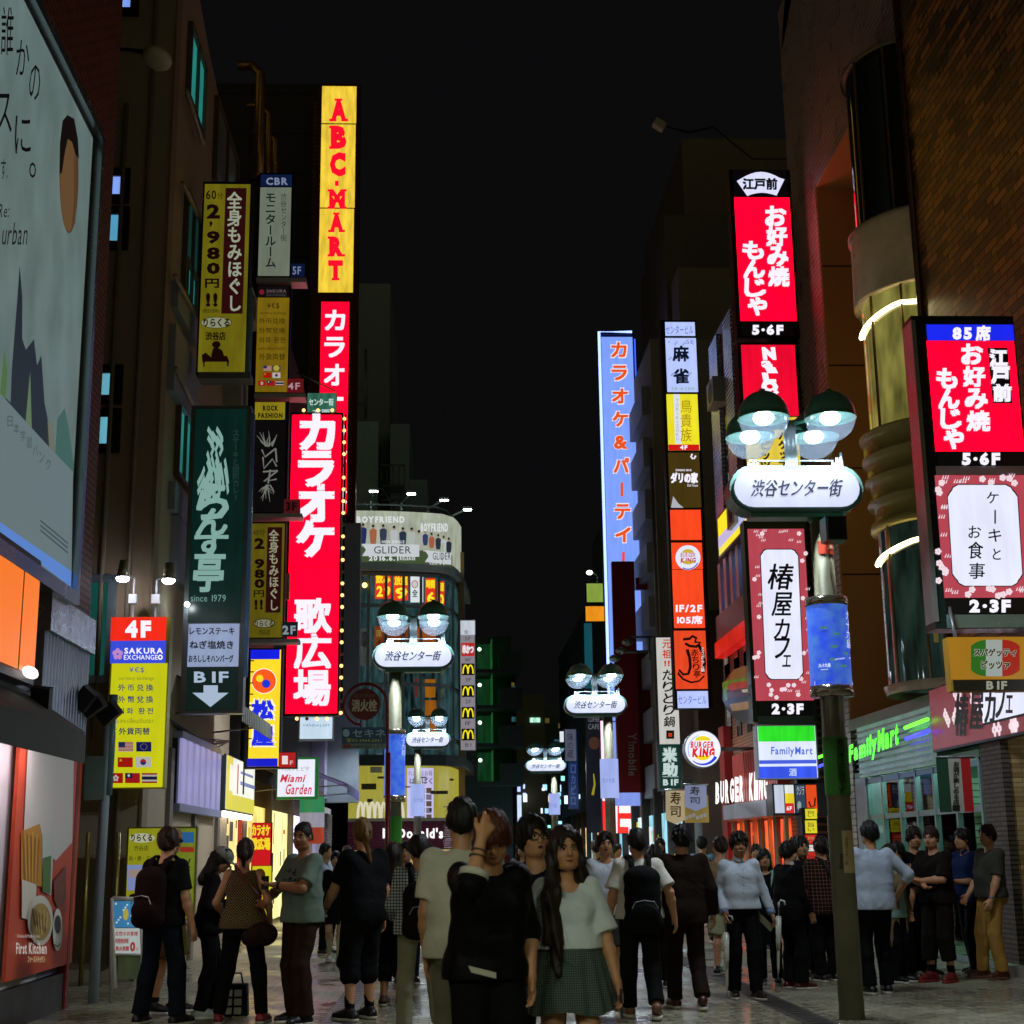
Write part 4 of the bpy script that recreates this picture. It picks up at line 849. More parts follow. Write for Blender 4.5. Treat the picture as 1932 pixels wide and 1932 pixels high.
clutter(t3, 5.846, -1, 36.4, 70, .4, 2.0, 40, 5, ['#c8281c', '#e8d838', '#f0f0f8', '#284a9a', '#28a0a0', '#d87828', '#202428'])
b = MB()
for k in range(9): y = 28.0 + k * .55; b.box(6.27, 6.29, y, y + .36, 6.8, 7.8, em('#6a88c8', .5, True, .6))
b.build('window_row', t2)  # bluish glow added to this row to brighten the dark facade
# ================================================================== SIGNS, LEFT
case_d = pr('#1d1a18', .45, .3); case_g = pr('#6f757a', .35, .5); case_r = pr('#4a0c0c', .4, .2); case_w = pr('#a9adb2', .4, .3)
RED = em('#ff0020', 2.4, True, .16); WHT = emt('#f4f0ff', 1.05); YEL = em('#ffd94a', .95, True, .1)
ydim = em('#7c7416', .62, True, .2); ydk = emt('#2a0d0a', .3); ydimt = emt('#b9b99a', .55)  # ydim is an unlit face, ambient light put in as faint emission
# 60-minute massage sign, dim yellow
def massage(name, label, d, z, base, B, small=False, grp='dim yellow massage signs'):
 s = Sign(name, label, 'sign', d, base, z, grp); return s
s = Sign('massage_sign', 'large dim yellow sign priced 2,980 with a maroon strip, high on the office block', 'sign', 20.8, (270, 2330), '5', 'yellow price signs of the massage parlour')
s.box('casing', 64, 890, 440, 2350, .28, case_d)
c = s.panel(78, 912, 428, 2330, ydim)
s.band(c, 245, 942, 405, 1890, emt('#3a0f12', .5)); c.up(3)
c.text('全身もみほぐし', 270, 965, 385, 1870, emt('#b9c2a6', .6), 'v', .02)
c.text('60', 112, 955, 190, 1025, ydk, bold=.02); c.text('分', 196, 970, 240, 1022, ydk, bold=.01)
for ch, a, b_ in (('2', 1060, 1170), ('9', 1262, 1360), ('8', 1385, 1478), ('0', 1500, 1590)): c.text(ch, 118, a, 218, b_, ydk, bold=.05)
c.text(',', 138, 1190, 162, 1232, ydk, bold=.05); c.text('円', 108, 1625, 208, 1690, ydk, bold=.05); c.text('!!', 112, 1730, 200, 1835, ydk, bold=.05); c.text('(税別価格)', 85, 1850, 215, 1885, ydk)
c.disc(190, 1955, 118, 44, emt('#5a5510', .5)); c.up(4).disc(190, 1955, 112, 39, emt('#a9ad8c', .6)); c.up(5).text('りらくる', 95, 1925, 290, 1985, ydk, bold=.03)
c.text('渋谷店', 110, 2025, 260, 2085, ydk, bold=.03)
c.disc(190, 2120, 32, 26, ydk); c.poly([(165, 2150), (190, 2135), (235, 2165), (255, 2220), (200, 2235), (150, 2210)], ydk); c.poly([(80, 2200), (110, 2180), (150, 2215), (270, 2205), (290, 2250), (85, 2250)], ydk); c.poly([(90, 2250), (105, 2250), (100, 2290), (92, 2290)], ydk); c.poly([(270, 2250), (285, 2250), (282, 2285), (272, 2285)], ydk)
s.done(c); s.box('side_trim', 425, 1700, 445, 2340, .26, pr('#7fa6a0', .25, .7), .01); s.box('base_tray', 55, 2332, 450, 2380, .3, case_g, .03)
# green steak house sign
s = Sign('steakhouse_sign', 'tall dark green vertical sign with pale brush characters and a white arrow at its foot', 'sign', 20.5, (398, 1345))
s.box('casing', 350, 765, 466, 1346, .24, case_g, -.002)
grn = em('#05211c', .9, True, .25)
c = s.panel(362, 772, 460, 1175, grn); bl = emt('#9fd0c4', .6)
for i, (ch, a, b_) in enumerate((('ふ', 812, 935), ('ら', 912, 965 + 15), ('ん', 960, 1002 + 8), ('す', 1003, 1048 + 6), ('亭', 1040, 1115))):
 c.up(2).text(ch, (380, 372, 370, 368, 366)[i], a, (424, 430, 428, 430, 424)[i], b_, bl, bold=.03 if i else .07, shear=.12)
c.text('ステーキと焙煎カレー', 438, 810, 452, 945, emt('#355a50', .5), 'v'); c.text('since 1979', 360, 1122, 426, 1135, emt('#7fb0a8', .7))
s.done(c)
c = s.panel(355, 1177, 451, 1258, em('#aebfe8', .62, True, .08)); ink = emt('#1f2430', .3)
c.up(2).text('レモンステーキ', 358, 1184, 442, 1197, ink, bold=.03); c.text('ねぎ塩焼き', 358, 1209, 440, 1224, ink, bold=.03); c.text('おろししそハンバーグ', 356, 1236, 440, 1249, ink, bold=.03); s.done(c)
c = s.panel(352, 1259, 448, 1340, em('#0c1f1c', .8, True, .1)); wp_ = emt('#b9cfe8', .75)
c.up(2).text('B1F', 366, 1267, 431, 1288, wp_, bold=.03); c.poly([(384, 1293), (411, 1293), (411, 1307), (431, 1307), (397, 1334), (363, 1307), (384, 1307)], wp_); s.done(c)
b = MB(); q = at(353, 1140, 20.3); b.ball(q, .035, em('#eefcff', 60, True, 0)); b.build('lamp', s.t)
b = MB(); b.box(s.pt(470, 1000).x - .02, s.pt(470, 1000).x + .03, 20.48, 20.6, s.pt(1, 1280).z, s.pt(1, 780).z, pr('#6f9fd0', .2, .8)); b.build('side_trim', s.t)
# exchange sign with flags
def flags(c, S, rows):
 FL = lambda h: emt(h, .55)
 for x0, y0, x1, y1, k in rows:
  c.up(4)
  if k == 'us':
   for i in range(7): c.rect(x0, y0 + (y1 - y0) * i / 7, x1, y0 + (y1 - y0) * (i + .55) / 7, FL('#c8463a')); c.rect(x0, y0 + (y1 - y0) * (i + .55) / 7, x1, y0 + (y1 - y0) * (i + 1) / 7, FL('#d8d2c8'))
   c.up(5).rect(x0, y0, x0 + (x1 - x0) * .45, y0 + (y1 - y0) * .55, FL('#2a3470'))
  elif k == 'eu':
   c.rect(x0, y0, x1, y1, FL('#141f6a')); c.up(5)
   for i in range(12): c.disc((x0 + x1) / 2 + .22 * (x1 - x0) * math.cos(i * .5236), (y0 + y1) / 2 + .3 * (y1 - y0) * math.sin(i * .5236), 3, 3, FL('#d8c24a'), 5)
  elif k == 'cn': c.rect(x0, y0, x1, y1, FL('#c81e14')); c.up(5).text('★', x0 + .08 * (x1 - x0), y0 + .1 * (y1 - y0), x0 + .32 * (x1 - x0), y0 + .45 * (y1 - y0), FL('#e8d23a'))
  elif k == 'kr': c.rect(x0, y0, x1, y1, FL('#e0e0dc')); c.up(5).disc((x0 + x1) / 2, (y0 + y1) / 2, (x1 - x0) * .2, (y1 - y0) * .3, FL('#c8302a'), 16, 0, 180); c.disc((x0 + x1) / 2, (y0 + y1) / 2, (x1 - x0) * .2, (y1 - y0) * .3, FL('#243a8a'), 16, 180, 360)
  elif k == 'hk': c.rect(x0, y0, x1, y1, FL('#c01c1c')); c.up(5).text('✿', x0 + .3 * (x1 - x0), y0 + .18 * (y1 - y0), x0 + .7 * (x1 - x0), y0 + .8 * (y1 - y0), FL('#e8e0dc'))
  elif k == 'tw': c.rect(x0, y0, x1, y1, FL('#c01c24')); c.up(5).rect(x0, y0, (x0 + x1) / 2, (y0 + y1) / 2, FL('#161c4a')); c.up(6).disc(x0 + (x1 - x0) * .25, y0 + (y1 - y0) * .25, (x1 - x0) * .09, (y1 - y0) * .14, FL('#e8e4e0'), 12)
  elif k == 'th':
   for i, h in enumerate(('#b83030', '#d8d4d0', '#23264a', '#d8d4d0', '#b83030')):
    f = (0, .17, .34, .66, .83, 1); c.rect(x0, y0 + (y1 - y0) * f[i], x1, y0 + (y1 - y0) * f[i + 1], FL(h))
s = Sign('exchange_sign', 'bright yellow currency exchange sign with a red 4F top, a blue band and seven flags', 'sign', 18.7, (1030, 2085), '3')
s.box('casing', 815, 792, 1262, 2085, .2, pr('#b8b24a', .5), -.002)
c = s.panel(838, 795, 1254, 972, em('#f02a18', 1.0, True, .08)); c.up(2).text('4F', 945, 818, 1140, 948, WHT, bold=.06); s.done(c)
c = s.panel(834, 973, 1252, 1142, em('#3c50e0', .9, True, .08)); c.up(2)
for k in range(5): a = math.radians(90 + 72 * k); c.disc(888 + 24 * math.cos(a), 1072 - 26 * math.sin(a), 17, 20, emt('#c890d0', .85), 12)
c.text('SAKURA', 938, 1025, 1230, 1070, WHT, bold=.03); c.text('EXCHANGE', 935, 1078, 1190, 1115, WHT, bold=.01); c.disc(1210, 1096, 18, 20, WHT, 16); c.up(3).disc(1210, 1096, 9, 10, emt('#3c50e0', .9), 12); s.done(c)
yx = em('#d3d418', .85, True, .06); bl2 = emt('#1f4a8a', .5)
c = s.panel(822, 1143, 1246, 2078, yx); c.up(2)
c.text('¥€$', 975, 1170, 1088, 1215, emt('#3a62c0', .6)); c.text('currency exchange', 896, 1240, 1162, 1275, emt('#7a8f3a', .6))
for st, a, b_ in (('外币兑換', 1300, 1350), ('外幣兌換', 1388, 1440), ('외화 환전', 1478, 1525)): c.text(st, 892, a, 1155, b_, bl2, gap=.25 if st[0] == '外' else .1, bold=.015)
c.text('แลกเปลี่ยนเงินตรา', 880, 1555, 1155, 1592, emt('#8a8f2a', .6)); c.text('外貨両替', 898, 1628, 1130, 1680, emt('#1f3a7a', .5), bold=.02)
flags(c, s, ((893, 1735, 1006, 1808, 'us'), (1028, 1735, 1142, 1808, 'eu'), (888, 1852, 1002, 1926, 'cn'), (1023, 1848, 1138, 1926, 'kr'), (820, 1970, 928, 2046, 'hk'), (944, 1970, 1056, 2046, 'tw'), (1070, 1970, 1186, 2046, 'th')))
s.done(c)
for i, (cx, cy2) in enumerate(((940, 505), (1284, 520))):
 q = s.pt(cx, cy2); b = MB(); b.tube([q + Vector((0, -.1, .22)), q + Vector((0, -.1, .1)), q + Vector((0, -.1, 0))], .05, pr('#9a9a84', .4, .4), 12, r1=.085); b.build('lamp_housing', s.t)
 b = MB(); b.ball(q + Vector((0, -.1, -.01)), (.085, .085, .05), em('#f4f0ff', 45, True, 0)); b.build('lamp', s.t)
 b = MB(); w0 = s.pt((982, 1155)[i], 640); b.tube([q + Vector((.02, -.1, .05)), Vector((w0.x, 18.9, q.z + .05)), Vector((w0.x, 18.9, s.pt(0, 790).z))], .014, white_metal, 6); b.box(w0.x - .05, w0.x + .05, 18.84, 18.92, w0.z - .06, w0.z + .06, pr('#c8ccd0', .4)); b.build('lamp_arm', s.t)
# the stacked floor signs
def stackcase(s, x0, y0, x1, y1): s.box('casing', x0, y0, x1, y1, .26, case_d, -.002)
s = Sign('monitor_room_sign', 'grey white vertical sign under a dark blue cap, topmost of the floor sign stack', 'sign', 27.0, (520, 528), None, 'stacked floor signs'); 
stackcase(s, 485, 326, 553, 526)
c = s.panel(492, 330, 551, 352, em('#10204a', .6)); c.up(2).text('CBR', 502, 335, 543, 349, emt('#8f9cb8', .7), bold=.03); s.done(c)
c = s.panel(489, 354, 548, 521, em('#8f9a86', .5, True, .12)); c.up(2).text('モニタールーム', 500, 362, 521, 505, emt('#2a2c34', .3), 'v', .02); c.text('渋谷センター街', 529, 364, 541, 455, emt('#3a3c44', .3), 'v', .01); s.done(c)
c = s.panel(549, 498, 575, 523, em('#101c48', .5)); c.up(2).text('5F', 552, 503, 568, 518, emt('#7f8cb0', .7), bold=.02); s.done(c)
s.box('shelf', 484, 526, 578, 534, .3, white_metal, .06)
s = Sign('exchange_floor_sign', 'dim yellow currency exchange sign with a red 4F tag, second in the floor sign stack', 'sign', 27.0, (515, 745), None, 'stacked floor signs'); stackcase(s, 481, 538, 547, 743)
c = s.panel(486, 540, 545, 561, em('#141014', .5)); c.up(2).text('SAKURA', 503, 546, 540, 552, emt('#8a6f6f', .6), bold=.01); c.text('EXCHANGE', 503, 554, 540, 559, emt('#6a5f5f', .5)); c.disc(494, 551, 5, 5, emt('#8f2030', .6), 10); s.done(c)
c = s.panel(484, 562, 544, 740, em('#8f7414', .6, True, .2)); dk3 = emt('#1c1a12', .3); c.up(2).text('¥€$', 504, 571, 527, 583, dk3); c.text('currency exchange', 490, 588, 540, 594, dk3)
for st, a, b_ in (('外币兑換', 600, 611), ('外幣兌換', 618, 629), ('외화 환전', 636, 647), ('外貨両替', 667, 679)): c.text(st, 489, a, 538, b_, dk3, bold=.01)
c.text('แลกเปลี่ยนเงินตรา', 488, 653, 538, 660, dk3); flags(c, s, ((497, 690, 512, 699, 'us'), (514, 690, 529, 699, 'eu'), (497, 703, 512, 713, 'cn'), (514, 703, 529, 713, 'kr'), (487, 718, 501, 728, 'hk'), (503, 718, 518, 728, 'tw'), (520, 718, 535, 728, 'th'))); s.done(c)
c = s.panel(539, 715, 573, 741, em('#6a1218', .7)); c.up(2).text('4F', 543, 722, 566, 735, emt('#c0a0a8', .7), bold=.02); s.done(c); s.box('shelf', 480, 744, 576, 751, .3, white_metal, .06)
s = Sign('fashion_sign', 'black vertical sign with thorny white script under a yellow cap and a red 3F tag', 'sign', 27.0, (510, 970), None, 'stacked floor signs'); stackcase(s, 477, 757, 543, 969)
c = s.panel(481, 759, 538, 792, em('#9a8a1c', .7)); c.up(2).text('ROCK', 496, 765, 525, 775, dk3, bold=.05); c.text('FASHION', 487, 779, 533, 789, dk3, bold=.05); s.done(c)
c = s.panel(478, 794, 538, 966, em('#0f0d10', .5)); gm = emt('#8f9488', .55); rr = random.Random(9); c.up(2)
for sgn, cy3 in ((-1, 842), (1, 915)):
 for k in range(9):
  a = math.radians(sgn * (200 + k * 17)); L = 14 + rr.random() * 16; p0 = (508 + rr.uniform(-6, 6), cy3); p2 = (p0[0] + L * math.cos(a) * .8, p0[1] + sgn * abs(L * math.sin(a)) + sgn * 4)
  c.line([p0, ((p0[0] + p2[0]) / 2 + rr.uniform(-4, 4), (p0[1] + p2[1]) / 2), p2], 3.2, gm, .6)
for pts in (((494, 848), (500, 862), (520, 846)), ((520, 846), (522, 872)), ((496, 862), (498, 884), (514, 866), (522, 880)), ((496, 890), (524, 888)), ((510, 886), (506, 912)), ((524, 888), (498, 908), (522, 904))): c.line(pts, 3, gm)
s.done(c); c = s.panel(535, 942, 567, 969, em('#54141a', .7)); c.up(2).text('3F', 539, 947, 560, 964, emt('#1a0808', .4), bold=.04); s.done(c); s.box('shelf', 474, 970, 570, 977, .3, white_metal, .06)
s = Sign('massage_sign', 'small dim yellow price sign with a dark blue 2F tag, lowest in its stack', 'sign', 27.0, (500, 1205), None, 'yellow price signs of the massage parlour'); stackcase(s, 467, 985, 537, 1206)
c = s.panel(470, 988, 535, 1203, em('#6e6414', .62, True, .2)); s.band(c, 503, 995, 531, 1156, emt('#3a0f12', .5)); c.up(3)  # unlit like the large one, ambient light put into its emission
c.text('全身もみほぐし', 507, 999, 526, 1152, emt('#b0b090', .6), 'v', .02); c.text('60分', 478, 998, 500, 1010, dk3)
for ch, a, b_ in (('2', 1015, 1036), ('9', 1054, 1073), ('8', 1074, 1091), ('0', 1092, 1110)): c.text(ch, 480, a, 499, b_, ydk, bold=.05)
c.text('円', 479, 1114, 498, 1126, ydk, bold=.03); c.text('!!', 480, 1131, 496, 1150, ydk, bold=.04); c.disc(498, 1176, 21, 9, emt('#3a3a10', .4)); c.up(4).disc(498, 1176, 19, 7.5, emt('#9a9c80', .6)); c.up(5).text('りらくる', 481, 1171, 515, 1182, ydk, bold=.02); c.text('渋谷店', 488, 1188, 509, 1198, ydk)
s.done(c); c = s.panel(530, 1173, 562, 1202, em('#161e28', .6)); c.up(2).text('2F', 533, 1180, 558, 1197, emt('#9aa8b0', .7), bold=.04); s.done(c); s.box('shelf', 466, 1206, 564, 1213, .3, white_metal, .06)
t = thing('sign_pole', 'dark steel post carrying the stacked floor signs', 'post', at(478, 1600, 27.9)); b = MB()
q = at(477, 900, 27.3); b.box(q.x - .08, q.x, 27.27, 27.37, 2.6, at(480, 330, 27.3).z, case_d); b.build('post', t)
b = MB()
for yy in (340, 500, 560, 720, 800, 950, 1000, 1180): z = at(480, yy, 27.3).z; b.tube([(q.x, 27.32, z), (XL - .05, 27.32, z)], .03, case_d)
b.build('bracket', t)
# pine-house sign
s = Sign('beef_bowl_sign', 'yellow lit vertical sign with blue ends and a round orange mark', 'sign', 26.6, (497, 1450), None); s.box('casing', 463, 1223, 531, 1450, .24, pr('#14161c', .4, .3), -.002)
c = s.panel(471, 1226, 528, 1446, em('#ffdc2a', 1.0, True, .06)); BLU = emt('#1c2cf0', .9)
s.band(c, 473, 1226, 528, 1244, em('#1420e8', .9)); s.band(c, 466, 1431, 524, 1446, em('#1018d0', .9)); c.up(3).disc(498, 1285, 24, 24, emt('#fff0d8', 1)); c.up(4).disc(498, 1285, 22.5, 22.5, emt('#ff5a1c', 1)); c.up(5).disc(490, 1280, 7, 7, emt('#ffd82a', 1), 16); c.disc(502, 1290, 8, 8, emt('#1c3cd8', .9), 16)
for ch, a, b_ in (('松', 1322, 1356), ('屋', 1372, 1406)): c.up(3).text(ch, 474, a - 1, 517, b_ + 1, emt('#fff6d0', 1), bold=.12); c.up(5).text(ch, 476, a, 515, b_, BLU, bold=.06)
s.done(c)
b = MB()
for k in range(8): z = s.pt(470, 1248 + k * 21).z; x = s.pt(473, 1300).x; b.box(x - .03, x + .05, 26.57, 26.6, z, z + .02, case_d)
b.build('clip', s.t)
c = s.panel(526, 1420, 558, 1448, em('#b81c1c', .8)); s.box('tag_casing', 524, 1418, 560, 1450, .2, case_d, -.004); c.up(2).text('1', 532, 1426, 543, 1442, emt('#f0e0e0', .9), bold=.06); c.text('F', 547, 1435, 553, 1443, emt('#f0c0c0', .8), bold=.02); s.done(c)
# big red karaoke sign
s = Sign('karaoke_sign', 'big red vertical sign in bold white characters edged with glowing bulbs', 'sign', 33.2, (590, 1350)); s.box('casing', 541, 778, 643, 1351, .3, pr('#3a2416', .4, .3), -.002)
c = s.panel(545, 783, 640, 1346, RED)
for ch, a, b_, x0, x1 in (('カ', 784, 846, 568, 629), ('ラ', 854, 915, 566, 627), ('オ', 917, 981, 565, 627), ('ケ', 985, 1048, 562, 627), ('歌', 1130, 1193, 557, 624), ('広', 1197, 1260, 556, 623), ('場', 1265, 1330, 555, 622)):
 c.up(2).text(ch, x0, a, x1, b_, WHT, bold=.065 if ch in 'カラオケ' else .035)
c.up(4)
for y in (925, 1070, 1200): c.rect(545, y, 640, y + .8, emt('#b0001a', .8))
s.done(c)
bulb = em('#ffb46a', 3, True, 0); bd = pr('#8a8078', .4)
base = None
for k in range(26):
 yy = 790 + k * 22.2; px_ = 649 - (yy - 780) * .0125 + 1; q = at(px_, yy, 33.15)
 if k in (4, 9, 13, 17, 20, 24): m_ = bd
 else: m_ = bulb
 if k in (0, 4): b = MB(); b.ball((0, 0, 0), .042, m_, 10); o = b.build('bulb', None); o.parent = s.t; o.location = q - s.t.location; (base if False else None)
 if k == 0: lit0 = o
 elif k == 4: off0 = o
 else: o = (off0 if m_ is bd else lit0).copy(); COL.objects.link(o); o.parent = s.t; o.location = q - s.t.location
for k in range(3): o = lit0.copy(); COL.objects.link(o); o.parent = s.t; q = at(573 + k * 27, 774, 33.15); o.location = q - s.t.location
for k in range(4): o = (off0 if k == 1 else lit0).copy(); COL.objects.link(o); o.parent = s.t; q = at(560 + k * 19, 1356, 33.15); o.location = q - s.t.location
b = MB(); X = at(648, 1100, 33.2).x; b.box(X - .03, X + .02, 33.18, 33.24, s.pt(600, 1350).z, s.pt(600, 782).z, case_d); b.build('bulb_rail', s.t)
# hanging green street sign
s = Sign('hanging_sign', 'small green hanging street sign behind the top of the big red sign', 'sign', 33.9, (606, 790)); s.box('board', 579, 741, 635, 790, .1, pr('#1f4a40', .4), -.002)
c = s.panel(580, 742, 634, 789, em('#3f7f68', .6, True, .5)); c.up(2).text('センター街', 583, 752, 629, 765, emt('#cfe8e0', .8), bold=.03); c.text('方面', 590, 772, 622, 784, emt('#d8ece8', .8), bold=.03); s.done(c)
b = MB(); b.tube([at(560, 703, 33.4), at(633, 738, 33.9)], .02, steel); b.tube([at(536, 751, 33.4), at(578, 762, 33.9)], .02, steel); b.build('stay', s.t)
# tall yellow letter sign over a red panel
s = Sign('tower_sign', 'tall yellow lit sign with red slab letters above a red panel', 'sign', 43.6, (630, 975)); s.box('casing', 592, 158, 675, 985, .5, case_r, -.002)
for ya_, yb_ in ((163, 233), (235, 392), (394, 552)):
 xl = 608 - (ya_ + yb_ - 326) / 2 * .0195; c = s.panel(xl, ya_, xl + 65, yb_, em('#f2cd3e', .95, True, .22)); s.done(c, 'yellow_panel')
c = Canvas(mapY(43.6 - .03)); R2_ = emt('#ff0a2a', 1.1)
def slab(ch, x0, y0, x1, y1):
 c.up(2).text(ch, x0, y0, x1, y1, R2_, bold=.075); w = (x1 - x0); h = (y1 - y0) * .12; c.up(3)
 if ch in 'AMR': 
  c.rect(x0 - 3, y1 - h, x0 + w * .36, y1, R2_); c.rect(x1 - w * .34, y1 - h, x1 + 3, y1, R2_)
  if ch in 'MR': c.rect(x0 - 3, y0, x0 + w * .3, y0 + h, R2_)
  if ch == 'M': c.rect(x1 - w * .3, y0, x1 + 3, y0 + h, R2_)
  if ch == 'A': c.rect(x0 + w * .24, y0, x1 - w * .28, y0 + h * .8, R2_)
 elif ch == 'B': c.rect(x0 - 3, y0, x0 + w * .3, y0 + h, R2_); c.rect(x0 - 3, y1 - h, x0 + w * .3, y1, R2_)
 elif ch == 'T': c.rect(x0 + w * .22, y1 - h, x1 - w * .22, y1, R2_); c.rect(x0 - 1, y0, x0 + w * .14, y0 + h * 2.2, R2_); c.rect(x1 - w * .14, y0, x1 + 1, y0 + h * 2.2, R2_)
 elif ch == 'C': c.rect(x1 - w * .18, y0 + h * .3, x1, y0 + h * 2.4, R2_)
for ch, a, b_, x0, x1 in (('A', 186, 229, 624, 654), ('B', 237, 281, 624, 654), ('C', 287, 333, 622, 652), ('M', 357, 394, 621, 651), ('A', 401, 438, 622, 648), ('R', 446, 484, 621, 648), ('T', 491, 529, 620, 646)): slab(ch, x0, a, x1, b_)
c.rect(632, 341, 639, 351, R2_); c.mb.build('letter_row', s.t)
xl = 606; c = s.panel(603, 570, 656, 970, RED); c.up(2)
for ch, a, b_ in (('カ', 586, 622), ('ラ', 637, 673), ('オ', 688, 726), ('ー', 738, 770), ('ケ', 790, 826)): c.text(ch, 614 - (a - 586) * .015, a, 650 - (a - 586) * .015, b_, WHT, bold=.04) if ch != 'ー' else c.rect(628, 749, 648, 756, WHT)
for ch, a in (('&', 800), ('パ', 850), ('ー', 890), ('テ', 920), ('ィ', 945)): c.text(ch, 640, a, 654, a + 22, WHT, bold=.03) if ch != 'ー' else None
s.done(c, 'red_panel')
b = MB(); q = at(655, 1010, 43.6); b.box(q.x - .5, q.x + .4, 43.7, 44.3, 3, s.pt(655, 985).z, pr('#8f9aa0', .5)); b.build('post', s.t)
# far small signs at left
s = Sign('boutique_sign', 'small pale lit box sign under the foot of the big red sign', 'sign', 34.5, (597, 1397)); s.box('casing', 563, 1346, 629, 1397, .2, case_w, -.002); c = s.panel(566, 1348, 627, 1394, em('#cfe6f8', .9, True, .08)); c.up(2).text('VANDALISM', 571, 1366, 621, 1371, emt('#5a9ac0', .7)); s.done(c)
s = Sign('cafe_box_sign', 'square white lit box sign with red script and a green edge', 'sign', 29.2, (560, 1508)); s.box('casing', 522, 1429, 600, 1508, .2, pr('#1f8a3a', .4), -.002); c = s.panel(524, 1433, 594, 1503, em('#eef0ff', .95, True, .06)); RS = emt('#d8203a', .9)
c.up(2).text('Miami', 528, 1461, 577, 1476, RS, bold=.03, shear=.35); c.text('Garden', 539, 1479, 588, 1499, RS, bold=.02, shear=.35); c.text('パスタとピザ', 532, 1446, 584, 1455, emt('#b8b87a', .7), shear=.2); s.done(c)
t = thing('flag_banner', 'hanging banner in green, white and red bands beside the white box sign', 'banner', at(590, 1592, 30.5)); zt_ = [at(590, y, 30.5).z for y in (1503, 1533, 1561, 1592)]; xa, xb_ = at(565, 1540, 30.5).x, at(612, 1540, 30.5).x
b = MB()
for k, h in enumerate(('#3fae6e', '#c9c6d8', '#d04a2c')):
 n_ = 8
 for i in range(n_): f = lambda u: 30.5 + .03 * math.sin(u * 9); u0, u1 = i / n_, (i + 1) / n_; b.poly([(xa + (xb_ - xa) * u0, f(u0), zt_[k + 1]), (xa + (xb_ - xa) * u1, f(u1), zt_[k + 1]), (xa + (xb_ - xa) * u1, f(u1), zt_[k]), (xa + (xb_ - xa) * u0, f(u0), zt_[k])], em(h, .45, True, .15))
b.build('cloth', t); b = MB(); b.tube([(xa - .05, 30.5, zt_[0] + .02), (xb_ + .05, 30.5, zt_[0] + .02)], .02, steel); b.build('rod', t)
# fire hydrant sign
t = thing('hydrant_sign', 'dark red hydrant pole with a round sign in a hoop above a blue notice board', 'sign', at(731, 1690, 19.5)); d = 19.5; rd = pr('#6a1410', .35, .2)
p = lambda x, y: at(x, y, d); b = MB(); P0 = p(731, 1600); b.tube([(P0.x, d, 0), p(731, 1360)] + [p(690 + 41 * math.cos(math.radians(a)), 1330 - 40 * math.sin(math.radians(a))) for a in range(0, 241, 12)] + [p(683, 1368)], .02, rd, 10); b.tube([(P0.x, d, 0), (P0.x, d, p(731, 1420).z)], .034, rd, 12); b.build('pole', t)
c = Canvas(mapY(d - .02)); hub = p(688, 1329)
b2 = MB(); n_ = 32; R_ = (p(718, 1329).x - hub.x); b2.add([(hub.x + R_ * math.cos(2 * math.pi * k / n_), d + y, hub.z + R_ * math.sin(2 * math.pi * k / n_)) for y in (-.012, .02) for k in range(n_)], [tuple(range(n_)), tuple(range(2 * n_ - 1, n_ - 1, -1))] + [(k, k + n_, (k + 1) % n_ + n_, (k + 1) % n_) for k in range(n_)], pr('#5c1a10', .35)); b2.build('disc', t)
hm = pr('#b8b08a', .4); c.up(1).text('消火栓', 664, 1320, 711, 1342, hm, bold=.03); c.text('FIRE HYDRANT', 667, 1309, 709, 1316, pr('#7a6a4a', .4)); c.mb.build('lettering', t)
c = Canvas(mapY(d - .02), Z['7'], .25); A, B_ = p(645, 1413), p(728, 1372); b = MB(); b.box(A.x, B_.x, d - .012, d + .02, A.z, B_.z, pr('#2c4a5c', .4)); b.build('board', t)
c.up(1).rect(820, 1748, 1150, 1786, pr('#6f7f6a', .5)); c.up(2).text('セキネ', 900, 1640, 1145, 1698, pr('#8fb0b0', .4), bold=.02); c.disc(850, 1668, 26, 30, pr('#8fb0b0', .4)); c.text('☎03-3464-2061', 848, 1708, 1118, 1740, pr('#a8a84a', .4), bold=.02); c.up(3).text('買取', 828, 1752, 884, 1782, pr('#8a3020', .4), bold=.03); c.text('LABI渋谷店となり', 892, 1752, 1130, 1782, pr('#2a3a3a', .4)); c.mb.build('lettering', t)
# street-side karaoke banner, bin and standing signs
s = Sign('nobori_banner', 'red and yellow street banner beside the shop doorway at left', 'banner', 25.5, (492, 1700)); s.box('backing', 474, 1552, 512, 1745, .03, case_d, -.002)
c = s.panel(475, 1553, 511, 1633, em('#d8141c', .8, True, .08)); c.up(2).text('カラオケ', 476, 1557, 509, 1576, emt('#ffe02a', .9), bold=.04); c.text('歌広場', 476, 1581, 509, 1603, emt('#ffe02a', .9), bold=.04); s.done(c); c = s.panel(475, 1634, 511, 1742, em('#e6de1c', .75, True, .08)); c.up(2).text('学割料金', 482, 1645, 500, 1730, emt('#c84a1c', .7), 'v', .02); s.done(c)
s = Sign('parlour_board', 'yellow massage menu board standing in the stairway at left', 'sign', 18.6, (270, 1735)); s.box('casing', 236, 1560, 369, 1738, .1, pr('#6f6a24', .5), -.002)
c = s.panel(240, 1563, 330, 1734, em('#9a9a1c', .7, True, .1)); c.up(2).disc(268, 1581, 24, 9, emt('#c0c4a0', .7)); c.up(3).text('りらくる', 248, 1574, 287, 1587, dk3, bold=.03); c.text('渋谷店', 252, 1595, 280, 1605, dk3); c.text('肩・腰・足つぼ', 243, 1615, 300, 1624, dk3); c.up(2).rect(240, 1632, 272, 1680, emt('#8fa0d8', .6)); c.up(3).rect(243, 1640, 268, 1656, emt('#c0a8a0', .5)); c.disc(252, 1695, 10, 9, dk3); s.done(c)
